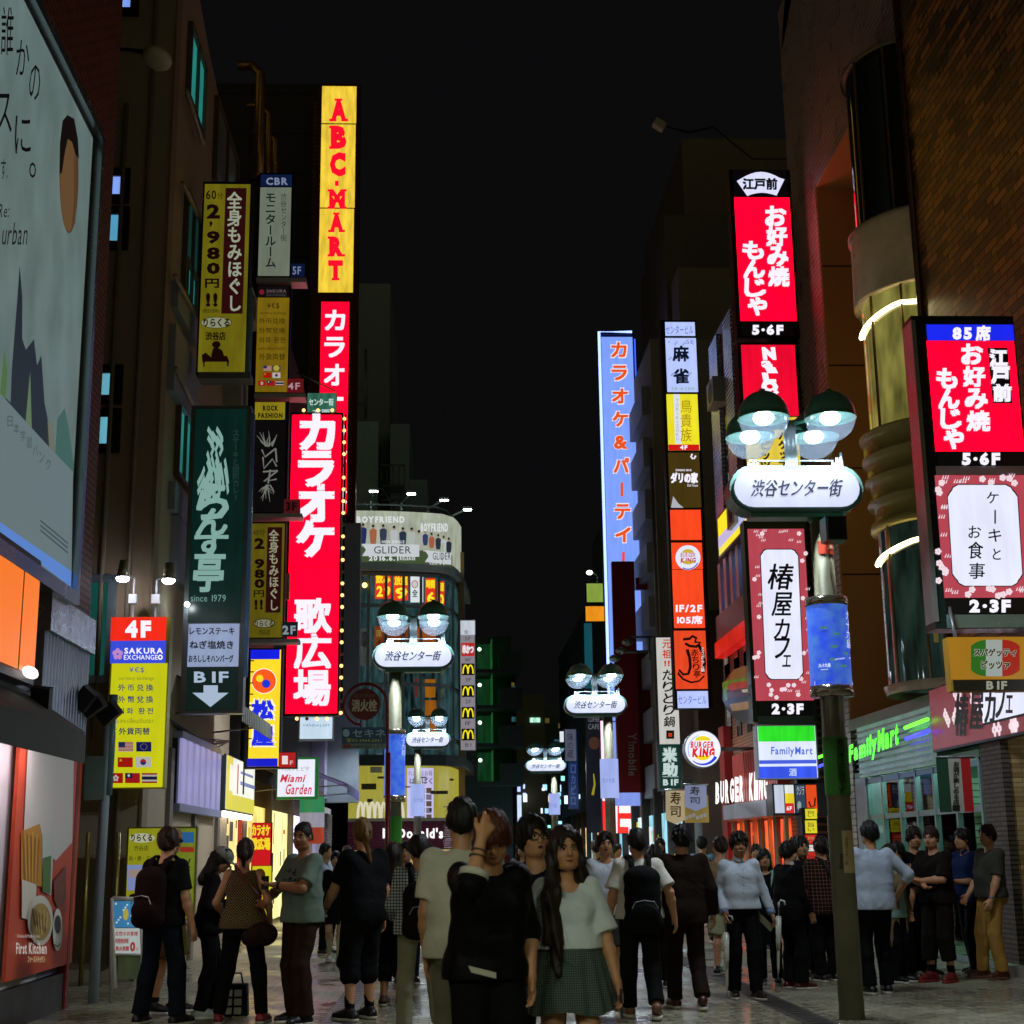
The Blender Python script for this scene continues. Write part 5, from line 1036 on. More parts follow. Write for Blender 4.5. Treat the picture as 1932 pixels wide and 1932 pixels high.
c = s.panel(332, 1563, 367, 1734, em('#7f8f24', .6, True, .2)); c.up(2).rect(340, 1570, 366, 1590, emt('#2a6aa8', .6)); c.rect(340, 1598, 366, 1608, emt('#a83020', .6)); c.text('¥', 345, 1620, 360, 1650, dk3); s.done(c)
t = thing('stair_rail', 'pair of worn brass handrails at the stairway behind the easel sign', 'handrail', at(195, 1800, 18.6))
for px in (167, 224):
 b = MB(); A = at(px, 1570, 18.6); b.tube([(A.x, 18.6, 0), A], .03, pr('#8f8040', .35, .6)); b.build('rail', t)
t = thing('easel_sign', 'white A frame pavement sign with a blue panel and red price lettering', 'sign', at(232, 1870, 15.6)); d = 15.6
def tilt(px, py): q = at(px, py, d); return Vector((q.x, d + .22 * q.z, q.z))
b = MB(); fr = pr('#c8ccc4', .4); q0 = [tilt(x, y) for x, y in ((215, 1866), (270, 1872), (256, 1698), (202, 1696))]
for a, b_ in ((0, 3), (3, 2), (2, 1)): b.tube([q0[a], q0[b_]], .022, fr, 8)
b.tube([tilt(208, 1802), tilt(264, 1802)], .016, fr); b.build('frame', t)
b = MB(); b.tube([q0[3], Vector((q0[3].x - .05, d + .62, 0.02))], .02, fr); b.tube([q0[2], Vector((q0[2].x, d + .62, 0.02))], .02, fr); b.build('back_leg', t)
c = Canvas(lambda x, y, l: tilt(x, y) + Vector((0, -.01 - l, 0)), Z['4'], .25); c.up(1).poly([(835, 1210), (1030, 1210), (1012, 1010), (820, 1010)], em('#2f8fc8', .55, True, .1)); c.poly([(852, 1405), (1045, 1405), (1030, 1215), (836, 1215)], em('#cdd8d4', .55, True, .1)); c.up(2)
c.disc(920, 1110, 20, 45, emt('#c8b83a', .6)); c.text('あいうえ', 845, 1080, 985, 1150, emt('#e0f0f0', .7), bold=.02) if False else None
for k in range(12): c.disc(840 + (k * 61) % 170, 1030 + (k * 47) % 160, 8, 8, emt('#d8ecf4', .6), 8)
rdm = emt('#a81c24', .6); c.text('女性のお客様', 846, 1238, 1018, 1272, rdm, bold=.02); c.text('時間無制限', 850, 1292, 950, 1330, rdm, bold=.02); c.text('飲み放題', 855, 1350, 955, 1385, rdm, bold=.03); c.text('0', 962, 1316, 1003, 1392, rdm, bold=.05); c.text('円', 1008, 1362, 1028, 1388, rdm); c.mb.build('panel', t)
c = Canvas(lambda x, y, l: tilt(x, y) + Vector((0, .05, 0)), Z['4'], .25); c.poly([(875, 1600), (1065, 1600), (1045, 1415), (865, 1415)], em('#3a4a20', .35, True, .6)); c.mb.build('lower_panel', t)
# ================================================================== SIGNS, RIGHT
def fan(c, m):
 import math as _m
# pancake house sign on the tiled building (far one)
s = Sign('pancake_sign', 'tall red lit sign with white brush characters under a black fan emblem', 'sign', 25.3, (1445, 635), 'r5' and None); s.box('casing', 1383, 320, 1500, 637, .34, pr('#16100e', .3, .3), -.002)
c = s.panel(1384, 321, 1483, 372, em('#0c0810', .4)); p5 = lambda x, y: (1081.4 + x * .25, 240.3 + y * .25)
fanp = [(1314, 518), (1235, 405)] + [(1235 + (1595 - 1235) * k / 10, 405 - 68 * math.sin(math.pi * k / 10) - k * .3) for k in range(1, 10)] + [(1595, 392), (1535, 515)] + [(1535 - (1535 - 1314) * k / 6, 515 - 22 * math.sin(math.pi * k / 6)) for k in range(1, 6)]
c.up(2).poly([p5(*q) for q in fanp], em('#dfe0ff', 1.0, True, .05)); c.up(3).text('江戸前', *p5(1282, 385), *p5(1538, 468), emt('#101018', .3), bold=.05); s.done(c)
c = s.panel(1391, 373, 1496, 606, RED)
for st, x0, x1, y0, y1 in (('お好み焼', 1445, 1482, 389, 541), ('もんじゃ', 1402, 1440, 455, 596)):
 n_ = len(st)
 for i, ch in enumerate(st): k = (y1 - y0) / n_; c.up(2).text(ch, x0 + i * 2.0 + (4 if ch == 'ゃ' else 0), y0 + i * k + 1, x1 + i * 2.0, y0 + (i + 1) * k - 2, WHT, bold=.055)
s.done(c)
c = s.panel(1398, 607, 1497, 634, em('#0a0808', .4)); c.up(2).text('5·6F', 1419, 612, 1478, 632, WHT, bold=.06); s.done(c)
s = Sign('nail_sign', 'red lit sign with slanted white letters half hidden by the near lamp domes', 'sign', 25.3, (1455, 785), None); s.box('casing', 1397, 646, 1508, 890, .34, pr('#231a16', .3, .3), -.002)
c = s.panel(1401, 651, 1503, 785, em('#f00830', 1.0, True, .12))
for i, ch in enumerate('NaiLQ'): k = 26; x0 = (1437, 1436, 1442, 1437, 1436)[i]; y0 = (655, 680, 692, 703, 717)[i]; w_ = (28, 22, 26, 28, 34)[i]; h = (24, 14, 12, 18, 28)[i]; c.up(2).text(ch, x0, y0, x0 + w_, y0 + h, WHT, bold=.09, shear=-.1)
c.text('×', 1448, 738, 1468, 752, WHT, bold=.06); s.done(c)
c = s.panel(1407, 787, 1508, 888, em('#f2d44a', .85, True, .1)); dkc = emt('#241c14', .3); c.up(2).text('スパゲッティ', 1468, 795, 1490, 900, dkc, 'v', .04); c.text('ピッツァ', 1433, 830, 1455, 905, dkc, 'v', .04); s.done(c)
# pink cafe sign (far)
PINK = em('#c04a58', .85, True, .08)
def blossoms(c, boxes, rnd, m, n, s_=5):
 k = 0
 while k < n:
  x0, y0, x1, y1 = boxes[k % len(boxes)]; x = rnd.uniform(x0, x1); y = rnd.uniform(y0, y1); k += 1
  if rnd.random() < .5:
   for j in range(5): a = j * 1.257; c.disc(x + s_ * .55 * math.cos(a), y + s_ * .55 * math.sin(a), s_ * .5, s_ * .5, m, 7)
  else:
   for j in range(3): c.line([(x + j * s_ * .7, y), (x + j * s_ * .7 + s_ * .4, y - s_ * 1.1)], s_ * .4, m, s_ * .15)
def plaque(c, x0, y0, x1, y1, m, edge, r=9, lean=0):
 def pl(x0, y0, x1, y1):
  out = []
  for cx, cy2, sx, sy in ((x0, y0, 1, 1), (x1, y0, -1, 1), (x1, y1, -1, -1), (x0, y1, 1, -1)):
   arc = [(cx + sx * r * .1 + sx * 0, cy2 + sy * r * 1.35)] if False else []
   pts = [(cx, cy2 + sy * r * 1.5), (cx + sx * r * .35, cy2 + sy * r * .95), (cx + sx * r * .55, cy2 + sy * r * .75), (cx + sx * r * .75, cy2 + sy * r * .35), (cx + sx * r * 1.4, cy2)]
   if sx * sy < 0: pts = pts[::-1]
   out += pts
  return [(x + lean * (y - y0) / (y1 - y0), y) for x, y in out]
 o = 1.6; c.up(2).poly(pl(x0 - o, y0 - o, x1 + o, y1 + o)[::-1], edge); c.up(3).poly(pl(x0, y0, x1, y1)[::-1], m)
rnd = random.Random(21); bw = emt('#f4dce4', .95); WPL = em('#e8ebff', 1.0, True, .06); inkc = emt('#141418', .3)
s = Sign('cafe_sign', 'tall pink lit cafe sign with blossoms and vertical brush script on a white plaque', 'sign', 25.1, (1475, 1355)); s.box('casing', 1412, 982, 1531, 1362, .34, pr('#3a4038', .35, .4), -.002)
c = s.panel(1418, 998, 1526, 1322, PINK); c.up(2); blossoms(c, [(1420, 1002, 1520, 1030), (1421, 1030, 1432, 1300), (1510, 1030, 1522, 1300), (1428, 1292, 1524, 1316)], rnd, bw, 44, 4.4)
plaque(c, 1435, 1037, 1505, 1281, WPL, inkc, 8, 10)
for i, (ch, y0, y1, x0, x1) in enumerate((('椿', 1064, 1112, 1449, 1497), ('屋', 1118, 1162, 1456, 1494), ('カ', 1168, 1205, 1460, 1490), ('フ', 1204, 1242, 1462, 1490), ('ェ', 1236, 1258, 1476, 1492))): c.up(5).text(ch, x0, y0, x1, y1, inkc, bold=.015, shear=.15)
s.done(c); c = s.panel(1428, 1323, 1532, 1350, em('#0a0908', .4)); c.up(2).text('2·3F', 1456, 1327, 1516, 1348, WHT, bold=.06); s.done(c)
s.box('tray', 1430, 1351, 1536, 1366, .3, pr('#5f6f68', .3, .6))
s = Sign('store_box_sign', 'green white and blue lit box sign hanging under the pink cafe sign', 'sign', 25.0, (1485, 1470)); s.box('casing', 1429, 1368, 1543, 1470, .3, case_w, -.002)
c = s.panel(1431, 1370, 1540, 1468, em('#dfe8ff', 1.0, True, .08)); s.band(c, 1430, 1370, 1537, 1399, em('#2fe02a', 1.0, True, .2)); s.band(c, 1432, 1434, 1540, 1441, emt('#4a62e8', .9)); s.band(c, 1432, 1446, 1541, 1468, em('#3a56f0', .95, True, .2)); c.up(3).text('FamilyMart', 1455, 1409, 1533, 1428, emt('#4a6ae0', .9), bold=.02); c.text('酒', 1489, 1450, 1503, 1464, emt('#c8d8ff', .95), bold=.02); s.done(c)
# near right stack
s = Sign('pancake_sign', 'red lit sign with white brush characters under a blue seat count band', 'sign', 15.8, (1840, 1185)); s.box('casing', 1742, 596, 1940, 1186, .34, pr('#20302c', .25, .5), -.002)
c = s.panel(1748, 613, 1912, 643, em('#1a28f0', 1.0, True, .06)); c.up(2).text('85', 1797, 617, 1834, 641, WHT, bold=.06); c.text('席', 1842, 615, 1868, 642, WHT, bold=.05); s.done(c)
c = s.panel(1756, 644, 1922, 852, RED)
for i, ch in enumerate('お好み焼'): c.up(2).text(ch, 1815 + i * 3.4, 650 + i * 42, 1853 + i * 4.6, 686 + i * 42, WHT, bold=.055)
for i, ch in enumerate('もんじゃ'): c.text(ch, 1768 + i * 4 + (2 if i == 3 else 0), 696 + i * 38, 1805 + i * 4, 732 + i * 38, WHT, bold=.055)
c.poly([(1873, 761), (1910, 761), (1901, 656), (1863, 656)], emt('#08060a', .3)); 
for i, ch in enumerate('江戸前'): c.up(3).text(ch, 1868 + i * 3.5, 660 + i * 33, 1900 + i * 3.5, 690 + i * 33, WHT, bold=.07)
s.done(c); c = s.panel(1768, 853, 1935, 878, em('#0a0c0c', .4)); c.up(2).text('5·6F', 1815, 853, 1887, 878, WHT, bold=.06); s.done(c)
rnd = random.Random(5); s.box('joint', 1766, 879, 1945, 896, .3, pr('#b8b8c0', .3))
c = s.panel(1772, 897, 1950, 1128, PINK); c.up(2); blossoms(c, [(1768, 900, 1925, 912), (1770, 915, 1784, 1100), (1780, 1110, 1930, 1124)], rnd, bw, 40, 6.5)
plaque(c, 1787, 915, 1918, 1105, WPL, inkc, 15, 12)
for i, (ch, x0, y0, x1, y1) in enumerate((('ケ', 1862, 928, 1884, 950), ('キ', 1865, 998, 1889, 1022), ('と', 1873, 1035, 1888, 1056), ('お', 1827, 992, 1851, 1015), ('食', 1827, 1022, 1855, 1054), ('事', 1828, 1062, 1858, 1092))): c.up(5).text(ch, x0, y0, x1, y1, inkc, bold=.01, shear=.05)
c.rect(1876, 962, 1879, 988, inkc); s.done(c); c = s.panel(1784, 1129, 1955, 1158, em('#0a0c0c', .4)); c.up(2).text('2·3F', 1829, 1131, 1907, 1156, WHT, bold=.06); s.done(c)
s.box('tray', 1786, 1159, 1960, 1184, .3, pr('#7f9a90', .25, .7))
b = MB(); X0 = s.pt(1746, 900).x; b.box(X0 - .03, X0 + .02, 15.78, 16.1, s.pt(1, 1184).z, s.pt(1, 600).z, pr('#9fb0ac', .2, .8)); b.build('side_trim', s.t)
s = Sign('pizza_sign', 'dull yellow sign with a green white red patch at the right edge', 'sign', 15.7, (1860, 1305)); s.box('board', 1791, 1202, 1942, 1304, .16, pr('#a87f22', .5), -.002)
c = s.panel(1791, 1202, 1940, 1282, em('#c88f22', .55, True, .08)); t3_ = [('#2f7a20', 1832, 1860), ('#b8c4bc', 1860, 1891), ('#b82a18', 1891, 1924)]
blob = lambda x: (1207 + 6 * abs((x - 1878) / 46) ** 4 * 2, 1276 - 6 * abs((x - 1878) / 46) ** 4 * 2)
for h, xa, xb_ in t3_: c.up(2).poly([(xa + (xb_ - xa) * k / 6, blob(xa + (xb_ - xa) * k / 6)[1]) for k in range(7)] + [(xa + (xb_ - xa) * k / 6, blob(xa + (xb_ - xa) * k / 6)[0]) for k in range(6, -1, -1)], emt(h, .6))
c.up(3).text('スパゲッティ', 1838, 1224, 1917, 1238, emt('#c8ccb8', .6), bold=.1); c.text('ピッツァ', 1852, 1247, 1905, 1262, emt('#c8ccb8', .6), bold=.1); c.up(4).text('スパゲッティ', 1838, 1224, 1917, 1238, dkc, bold=.03); c.text('ピッツァ', 1852, 1247, 1905, 1262, dkc, bold=.03); s.done(c)
c = s.panel(1798, 1283, 1944, 1303, em('#1c1c10', .4)); c.up(2).text('B1F', 1861, 1285, 1900, 1301, emt('#b0b4a0', .6), bold=.04); s.done(c); b = MB(); q = s.pt(1802, 1202); b.tube([q, q + Vector((0, .1, .35))], .02, steel); b.build('hanger', s.t)
# pink fascia along the facade
t = thing('cafe_fascia', 'pink blossom fascia sign with a white brush script plaque above the store entrance', 'sign', (XR, 17.5, 2.7)); Xf = XR - .06
ya_, yb_ = 14.2, atX(1756, 1360, Xf).y; z0_, z1_ = atX(1756, 1421, Xf).z, atX(1756, 1300, Xf).z
b = MB(); b.box(Xf + .004, XR + .1, ya_, yb_, z0_, z1_, pr('#3a4a52', .4, .4)); b.build('casing', t)
c = Canvas(mapX(Xf, -1)); cz = em('#8a4048', .75, True, .08)
def wq(y0, y1, z0, z1, m, l): c.mb.poly([(Xf - l, y1, z0), (Xf - l, y0, z0), (Xf - l, y0, z1), (Xf - l, y1, z1)], m)
wq(ya_, yb_ - .03, z0_ + .03, z1_ - .02, cz, .004); rnd = random.Random(8)
for k in range(40):
 y = rnd.uniform(ya_ + .1, yb_ - .15); z = rnd.choice([z0_ + .12, z1_ - .1]) if y < 18.0 else rnd.uniform(z0_ + .1, z1_ - .1); n_ = 7
 for j in range(4): cy3, cz3 = y + .05 * math.cos(j * 1.57), z + .05 * math.sin(j * 1.57); c.mb.poly([(Xf - .008, cy3 + .042 * math.cos(-2 * math.pi * i / n_), cz3 + .042 * math.sin(-2 * math.pi * i / n_)) for i in range(n_)][::-1], bw)
wq(14.4, 18.15, z0_ + .2, z1_ - .16, inkc, .010); wq(14.43, 18.12, z0_ + .23, z1_ - .19, WPL, .014)
c = Canvas(c.map, mb=c.mb); c.lift = .018
for ch, x0, y0, x1, y1 in (('椿', 1802, 1308, 1826, 1388), ('屋', 1830, 1305, 1854, 1376), ('カ', 1858, 1302, 1878, 1364), ('フ', 1878, 1300, 1896, 1354), ('ェ', 1898, 1312, 1910, 1345)): c.text(ch, x0, y0, x1, y1, inkc, bold=.02, shear=.1)
c.mb.build('lit_panel', t)
# store fascia with raised letters
t = thing('store_fascia', 'slatted metal store fascia with raised bright green letters and a neon stripe pair', 'sign', (XR, 21, 2.7)); Xg = XR - .08; ye0, ye1 = yb_ + .02, 23.9
b = MB(); b.box(Xg + .02, XR - .004, ye0, ye1, 2.62, 3.42, em('#a4ccc0', .28, True, .2))
zl = [2.64 + k * .096 for k in range(8)]; slm = pr('#c8d2d8', .3, .2)
for z in zl: b.slab([(Xg - .03, ye0, z), (Xg - .03, ye1, z), (Xg + .03, ye1, z + .055), (Xg + .03, ye0, z + .055)], (.01, 0, .01), slm)
b.build('slat', t)
mG = mapX(Xg - .12, -1); c = Canvas(mG); GRN = em('#4cff1c', 2.2, True, .1)
letters = 'FamilyMart'; n_ = len(letters); xs0, xs1 = 1602, 1695
for st_, l, m_ in ((letters, 0, GRN),):
 glyphs = textpx(st_, 0, 0, 1, 1, 'h', .05)
 def wp3(u, v, l): # u along the fascia, v downward 0..1
  x = xs0 + (xs1 - xs0) * u; yt = 1407 - 48 * u; ybm = 1434 - 30 * u + 14
  return mG(x, yt + (ybm - yt) * v, l)
 for vs, fs in glyphs:
  c.mb.add([wp3(u, v, .0) for u, v in vs], fs, m_)
  n0 = len(vs); edges = {}
  for f in fs:
   for a_, b__ in zip(f, f[1:] + f[:1]): edges[(a_, b__)] = 1
  rim = [(a_, b__) for a_, b__ in edges if (b__, a_) not in edges]
  side = pr('#b8c8b8', .4)
  for a_, b__ in rim: c.mb.poly([wp3(*vs[a_], 0), wp3(*vs[b__], 0), wp3(*vs[b__], -.1), wp3(*vs[a_], -.1)], side)
c.mb.build('raised_letters', t)
for px0, py0, px1, py1, col in ((1708, 1373, 1750, 1357, '#5cff2a'), (1710, 1394, 1752, 1379, '#3a3cff'), (1541, 1430, 1557, 1424, '#5cff2a'), (1541, 1448, 1557, 1441, '#3a3cff')): b = MB(); b.tube([atX(px0, py0, Xg - .06), atX(px1, py1, Xg - .06)], .028, em(col, 3, True, 0), 8); b.build('neon_tube', t)
# stacked building sign (mahjong etc.)
s = Sign('tenant_sign', 'narrow tall stack of lit tenant panels, pale blue to yellow, brown and orange red', 'sign', 33.4, (1300, 1337)); 
b = MB(); Xa, Xb_ = at(1262, 960, 33.4).x - .03, at(1324, 960, 33.4).x + .06; b.box(Xa, Xb_, 33.4, 33.75, at(1300, 1337, 33.4).z, at(1283, 604, 33.4).z, case_d); b.build('casing', s.t)
PB = em('#b8c8ff', 1.0, True, .06); ib = emt('#4a62d8', .8)
c = s.panel(1255, 608, 1311, 634, PB); c.up(2).text('センタービル', 1256, 614, 1308, 630, ib, bold=.0); s.done(c)
c = s.panel(1257, 638, 1315, 740, PB); c.up(2); [c.disc(1262 + (k * 37) % 48, 645 + (k * 29) % 86, 2.2, 2.2, emt('#9ab0e8', .9), 8) for k in range(18)]; c.up(3).text('麻', 1270, 653, 1299, 681, emt('#182848', .3), bold=.04); c.text('雀', 1271, 696, 1299, 723, emt('#182848', .3), bold=.04); c.text('5F', 1294, 641, 1309, 649, emt('#8090d8', .8)); c.text('28-6260', 1266, 730, 1310, 736, emt('#90b890', .8)); s.done(c)
c = s.panel(1259, 744, 1318, 850, em('#f2e62a', .95, True, .08)); s.band(c, 1272, 744, 1284, 838, emt('#dfe4f0', .95)); s.band(c, 1261, 839, 1319, 850, emt('#d81818', .9)); c.up(3)
for i, ch in enumerate('鳥貴族'): c.text(ch, 1284, 754 + i * 27, 1305, 779 + i * 27, emt('#b8901c', .8))
c.text('TORIKIZOKU', 1274, 752, 1282, 832, emt('#9aa0c0', .8), 'v'); c.text('4F', 1283, 840, 1297, 848, WHT, bold=.04); s.done(c)
c = s.panel(1262, 854, 1321, 958, em('#4a3a12', .8, True, .1)); c.up(2).text('ダリの家', 1266, 892, 1316, 911, WHT, bold=.05); c.text('DINING BAR', 1275, 885, 1305, 889, WHT, bold=.02); c.text('Dali House', 1297, 913, 1317, 918, WHT); [c.disc(1308 + 4 * math.cos(k), 861 + 4 * math.sin(k), 2, 2, WHT, 6) for k in range(5)]; c.poly([(1266, 958), (1270, 936), (1280, 950), (1290, 958)], emt('#b8b8c0', .9)); s.done(c)
OR = em('#ff4a20', .95, True, .12)
for ya2, yb2 in ((962, 1019), (1024, 1074), (1075, 1185)):
 dx = (ya2 + yb2 - 1920) / 2 * .034; c = s.panel(1264 + dx, ya2, 1322 + dx, yb2, OR)
 if ya2 == 1024:
  c.up(2).disc(1298, 1052, 23.5, 23.5, emt('#e4e8ff', 1)); c.up(3).disc(1298, 1043, 11, 7, emt('#d8b83a', .9), 20, 0, 180); c.disc(1298, 1058, 12, 7, emt('#d8b83a', .9), 20, 180, 360); c.text('BURGER', 1284, 1043, 1312, 1051, emt('#c86a6a', .9), bold=.03, shear=.1); c.text('KING', 1284, 1052, 1313, 1062, emt('#c83a4a', .9), bold=.05, shear=.1); c.line([(1288 + 10 - 20 * math.cos(a), 1054 + 20 * math.sin(a)) for a in [math.radians(60 + 12 * k) for k in range(9)]], 2.2, emt('#4a5ad8', .9))
 if ya2 == 1075: c.up(2).text('1F/2F', 1275, 1141, 1325, 1155, WHT, bold=.04); c.text('105席', 1278, 1162, 1325, 1177, WHT, bold=.04)
 s.done(c)
c = s.panel(1273, 1190, 1333, 1300, em('#f04a24', .9, True, .12)); bk3 = emt('#2a1410', .3); p7 = lambda x, y: (1001.3 + x * .25, 1041.3 + y * .25); c.up(2)
c.line([p7(*q) for q in ((1180, 735), (1200, 800), (1205, 870), (1190, 920), (1150, 925), (1120, 890), (1115, 920), (1150, 960), (1210, 985), (1270, 975), (1310, 935))], 6, bk3, 3); c.line([p7(*q) for q in ((1150, 660), (1200, 655), (1220, 635), (1250, 650), (1240, 680), (1280, 685), (1250, 715), (1200, 710), (1165, 690))], 5, bk3)
for i, ch in enumerate('赤ちり亭'): c.text(ch, *p7(1212 + i * 6, 735 + i * 54), *p7(1262 + i * 6, 786 + i * 54), bk3, bold=.02)
c.line([p7(*q) for q in ((1265, 700), (1300, 760), (1312, 840), (1300, 915))], 6, emt('#20100c', .3)); c.up(3).text('とうがらし鍋', *p7(1285, 715), *p7(1312, 905), emt('#e8e0dc', .9), 'v', .02); s.done(c)
c = s.panel(1278, 1304, 1336, 1336, PB); c.up(2).text('センタービル', 1280, 1312, 1333, 1328, ib); s.done(c)
# white vertical hotpot sign
s = Sign('hotpot_sign', 'white vertical hot pot sign with red and black brush characters over a dark green foot', 'sign', 36.9, (1262, 1492)); s.box('casing', 1238, 1200, 1284, 1492, .25, case_g, -.002)
c = s.panel(1241, 1203, 1279, 1404, em('#d8d6d0', .8, True, .08)); rb = emt('#d8401c', .8); kb = emt('#1c241c', .3); c.up(2)
for ch, y in (('元', 1207), ('祖', 1226)): c.text(ch, 1250, y, 1266, y + 16, rb, bold=.02)
c.text('!!', 1253, 1246, 1264, 1257, rb, bold=.04)
for i, ch in enumerate('たりとり鍋'): c.text(ch, 1250 + i * .6, 1264 + i * 22, 1271 + i * .6, 1283 + i * 22, kb, bold=.02, shear=.1)
c.rect(1257, 1378, 1272, 1394, kb); c.up(3).rect(1261, 1383, 1268, 1390, rb); s.done(c)
c = s.panel(1244, 1405, 1284, 1488, em('#123a30', .7, True, .1)); c.up(2).text('米', 1251, 1411, 1276, 1437, emt('#c8dcd8', .9), bold=.07); c.text('助', 1251, 1440, 1277, 1463, emt('#c8dcd8', .9), bold=.07); c.rect(1250, 1465, 1280, 1466, emt('#c8dcd8', .9)); c.text('B1F', 1251, 1470, 1280, 1482, emt('#c8dcd8', .9), bold=.05); s.done(c)
# dark red phone shop signs
s = Sign('phone_shop_sign', 'tall dark red panel sign with pale sideways lettering on the right', 'sign', 43.4, (1200, 1497)); s.box('panel', 1161, 1059, 1203, 1495, .3, pr('#7c0f0f', .45, .1, .08), -.002)
c = Canvas(mapY(43.4 - .006), Z['r7'], .25); gm2 = pr('#9a9088', .4)
sub = textpx('Y!mobile', 1366, 0, 1690, 60, 'h', .02); c.up(1)
for vs, fs in sub: c.mb.add([c.map(*c.q(800 - (y) * 1.05, x), .012) for x, y in vs], fs, gm2)
c.mb.build('lettering', s.t); s.box('back_panel', 1204, 1225, 1240, 1495, .3, pr('#6a0d0e', .45, .1, .08), -.2)
s.box('arm', 1200, 1090, 1230, 1112, .12, pr('#7c0f0f', .45)); 
# neon edged blue karaoke tower sign
s = Sign('karaoke_sign', 'tall pale blue lit sign with orange characters and a neon edge on the right', 'sign', 45.6, (1180, 1400)); Xa = at(1136, 620, 45.6).x; 
c = s.panel(1144, 636, 1205, 1360, em('#7fa2ff', 1.0, True, .08)); s.box('casing', 1140, 630, 1208, 1362, .4, pr('#1c2c6a', .4, .3), -.004)
orr = emt('#e8541c', 1.0); orw = emt('#f4e4e8', 1.0)
for i, ch in enumerate('カラオケ&パーティー'):
 y = 647 + i * 43.6; x = 1154 + (y - 647) * .0225
 if ch == 'ー': c.up(3).rect(x + 11, y + 2, x + 16, y + 28, orr) if i < 9 else c.up(3).rect(x + 11, y + 2, x + 16, y + 24, orr)
 else: c.up(2).text(ch, x - 1, y - 1, x + 28, y + 27, orw, bold=.09); c.up(3).text(ch, x, y, x + 27, y + 26, orr, bold=.045)
s.done(c)
b = MB(); zA, zB_ = at(1140, 1410, 45.6).z, at(1140, 627, 45.6).z; Xn = at(1143, 1000, 45.6).x - .05; Xn2 = at(1204, 1000, 45.6).x; b.tube([(Xn, 45.55, zA), (Xn, 45.55, zB_), (Xn2, 45.55, zB_)], .045, em('#9ab4ff', 2.2, True, 0), 8); b.build('neon_tube', s.t); b = MB(); b.tube([(Xn2 + .1, 45.7, zA), (Xn2 + .1, 45.7, zB_ - .2)], .03, em('#3a62ff', 1.4, True, 0), 6); b.build('neon_tube', s.t)
s.box('lower_panel', 1156, 1362, 1206, 1520, .3, em('#8fa8ff', .8, True, .1), .0)
# round burger sign
t = thing('burger_sign', 'round white burger sign with red letters and a blue crescent on the right', 'sign', at(1326, 1450, 29.6)); d = 29.6; hub = at(1326, 1413, d); R_ = at(1361, 1413, d).x - hub.x
b = MB(); n_ = 40; ring = lambda y, r: [(hub.x + r * math.cos(2 * math.pi * k / n_), y, hub.z + r * math.sin(2 * math.pi * k / n_)) for k in range(n_)]
b.add(ring(d, R_) + ring(d + .25, R_), [tuple(range(n_))] + [(k, k + n_, (k + 1) % n_ + n_, (k + 1) % n_) for k in range(n_)] + [tuple(range(2 * n_ - 1, n_ - 1, -1))], pr('#a8b8c8', .3, .5)); b.build('casing', t)
c = Canvas(mapY(d - .008), Z['r7'], .25); c.mb.add(ring(d - .008, R_ * .95), [tuple(range(n_))], em('#eef0ff', 1.05, True, .05)); YB = emt('#f0dc1c', 1)
c.up(2).disc(1298, 1424, 58, 34, YB, 24, 0, 180); c.disc(1298, 1536, 58, 36, YB, 24, 180, 360); RB = emt('#e01c24', 1)
c.up(3).text('BURGER', 1206, 1430, 1382, 1480, RB, bold=.04, shear=.12); c.text('KING', 1218, 1480, 1390, 1550, RB, bold=.08, shear=.12); BB = emt('#2038e0', 1)
c.up(2).line([(1298 + 112 * math.cos(math.radians(a)), 1492 + 112 * math.sin(math.radians(a))) for a in range(28, 140, 8)], 24, BB, 6); c.line([(1298 + 110 * math.cos(math.radians(a)), 1492 + 110 * math.sin(math.radians(a))) for a in range(150, 262, 8)], 6, emt('#8aa0e8', 1), 4); c.mb.build('lit_face', t)
b = MB(); b.tube([(hub.x + R_ * .9, d + .12, hub.z), (XR, d + .12, hub.z)], .04, steel); b.build('bracket', t)
# burger picture
t = thing('burger_picture', 'giant burger picture cut out on the wall above the red fascia', 'poster', (6.1, 29, 4.2)); Xb2 = 6.04
c = Canvas(mapX(Xb2, -1), Z['r7'], .25); P2 = lambda h: em(h, .5, True, .2); c.mb = MB()
c.up(1).poly([(1448, 1120), (1490, 1200), (1560, 1270), (1620, 1295), (1700, 1300), (1700, 860), (1600, 880), (1500, 920), (1450, 1000)][::-1], P2('#1a2420'))
c.up(2).poly([(1500, 930), (1530, 890), (1600, 862), (1700, 850), (1700, 985), (1500, 990)][::-1], P2('#7a5a30')); c.up(3)
for k in range(16): c.disc(1462 + k * 15.5, 1000 - k * 4 + (k * 37) % 24, 18, 24 + (k * 13) % 14, P2('#5f9a34' if k % 2 else '#3f7a26'), 9)
for k in range(5): c.disc(1458 + k * 4, 1010 + k * 24, 14, 18, P2('#4f8a2e'), 9)
c.up(4).poly([(1485, 1010), (1520, 985), (1700, 965), (1700, 1010), (1500, 1050)][::-1], P2('#a8402c')); c.poly([(1480, 1060), (1700, 1020), (1700, 1075), (1490, 1110)][::-1], P2('#4a2a1c')); c.up(5).poly([(1590, 1040), (1700, 1025), (1700, 1050), (1600, 1062)][::-1], P2('#c8c0a8')); c.up(4).poly([(1500, 1150), (1700, 1115), (1700, 1180), (1520, 1205)][::-1], P2('#a87a3a')); c.poly([(1500, 1205), (1700, 1180), (1700, 1285), (1600, 1285), (1530, 1250)][::-1], P2('#1c1410'))
c.mb.build('cutout', t)
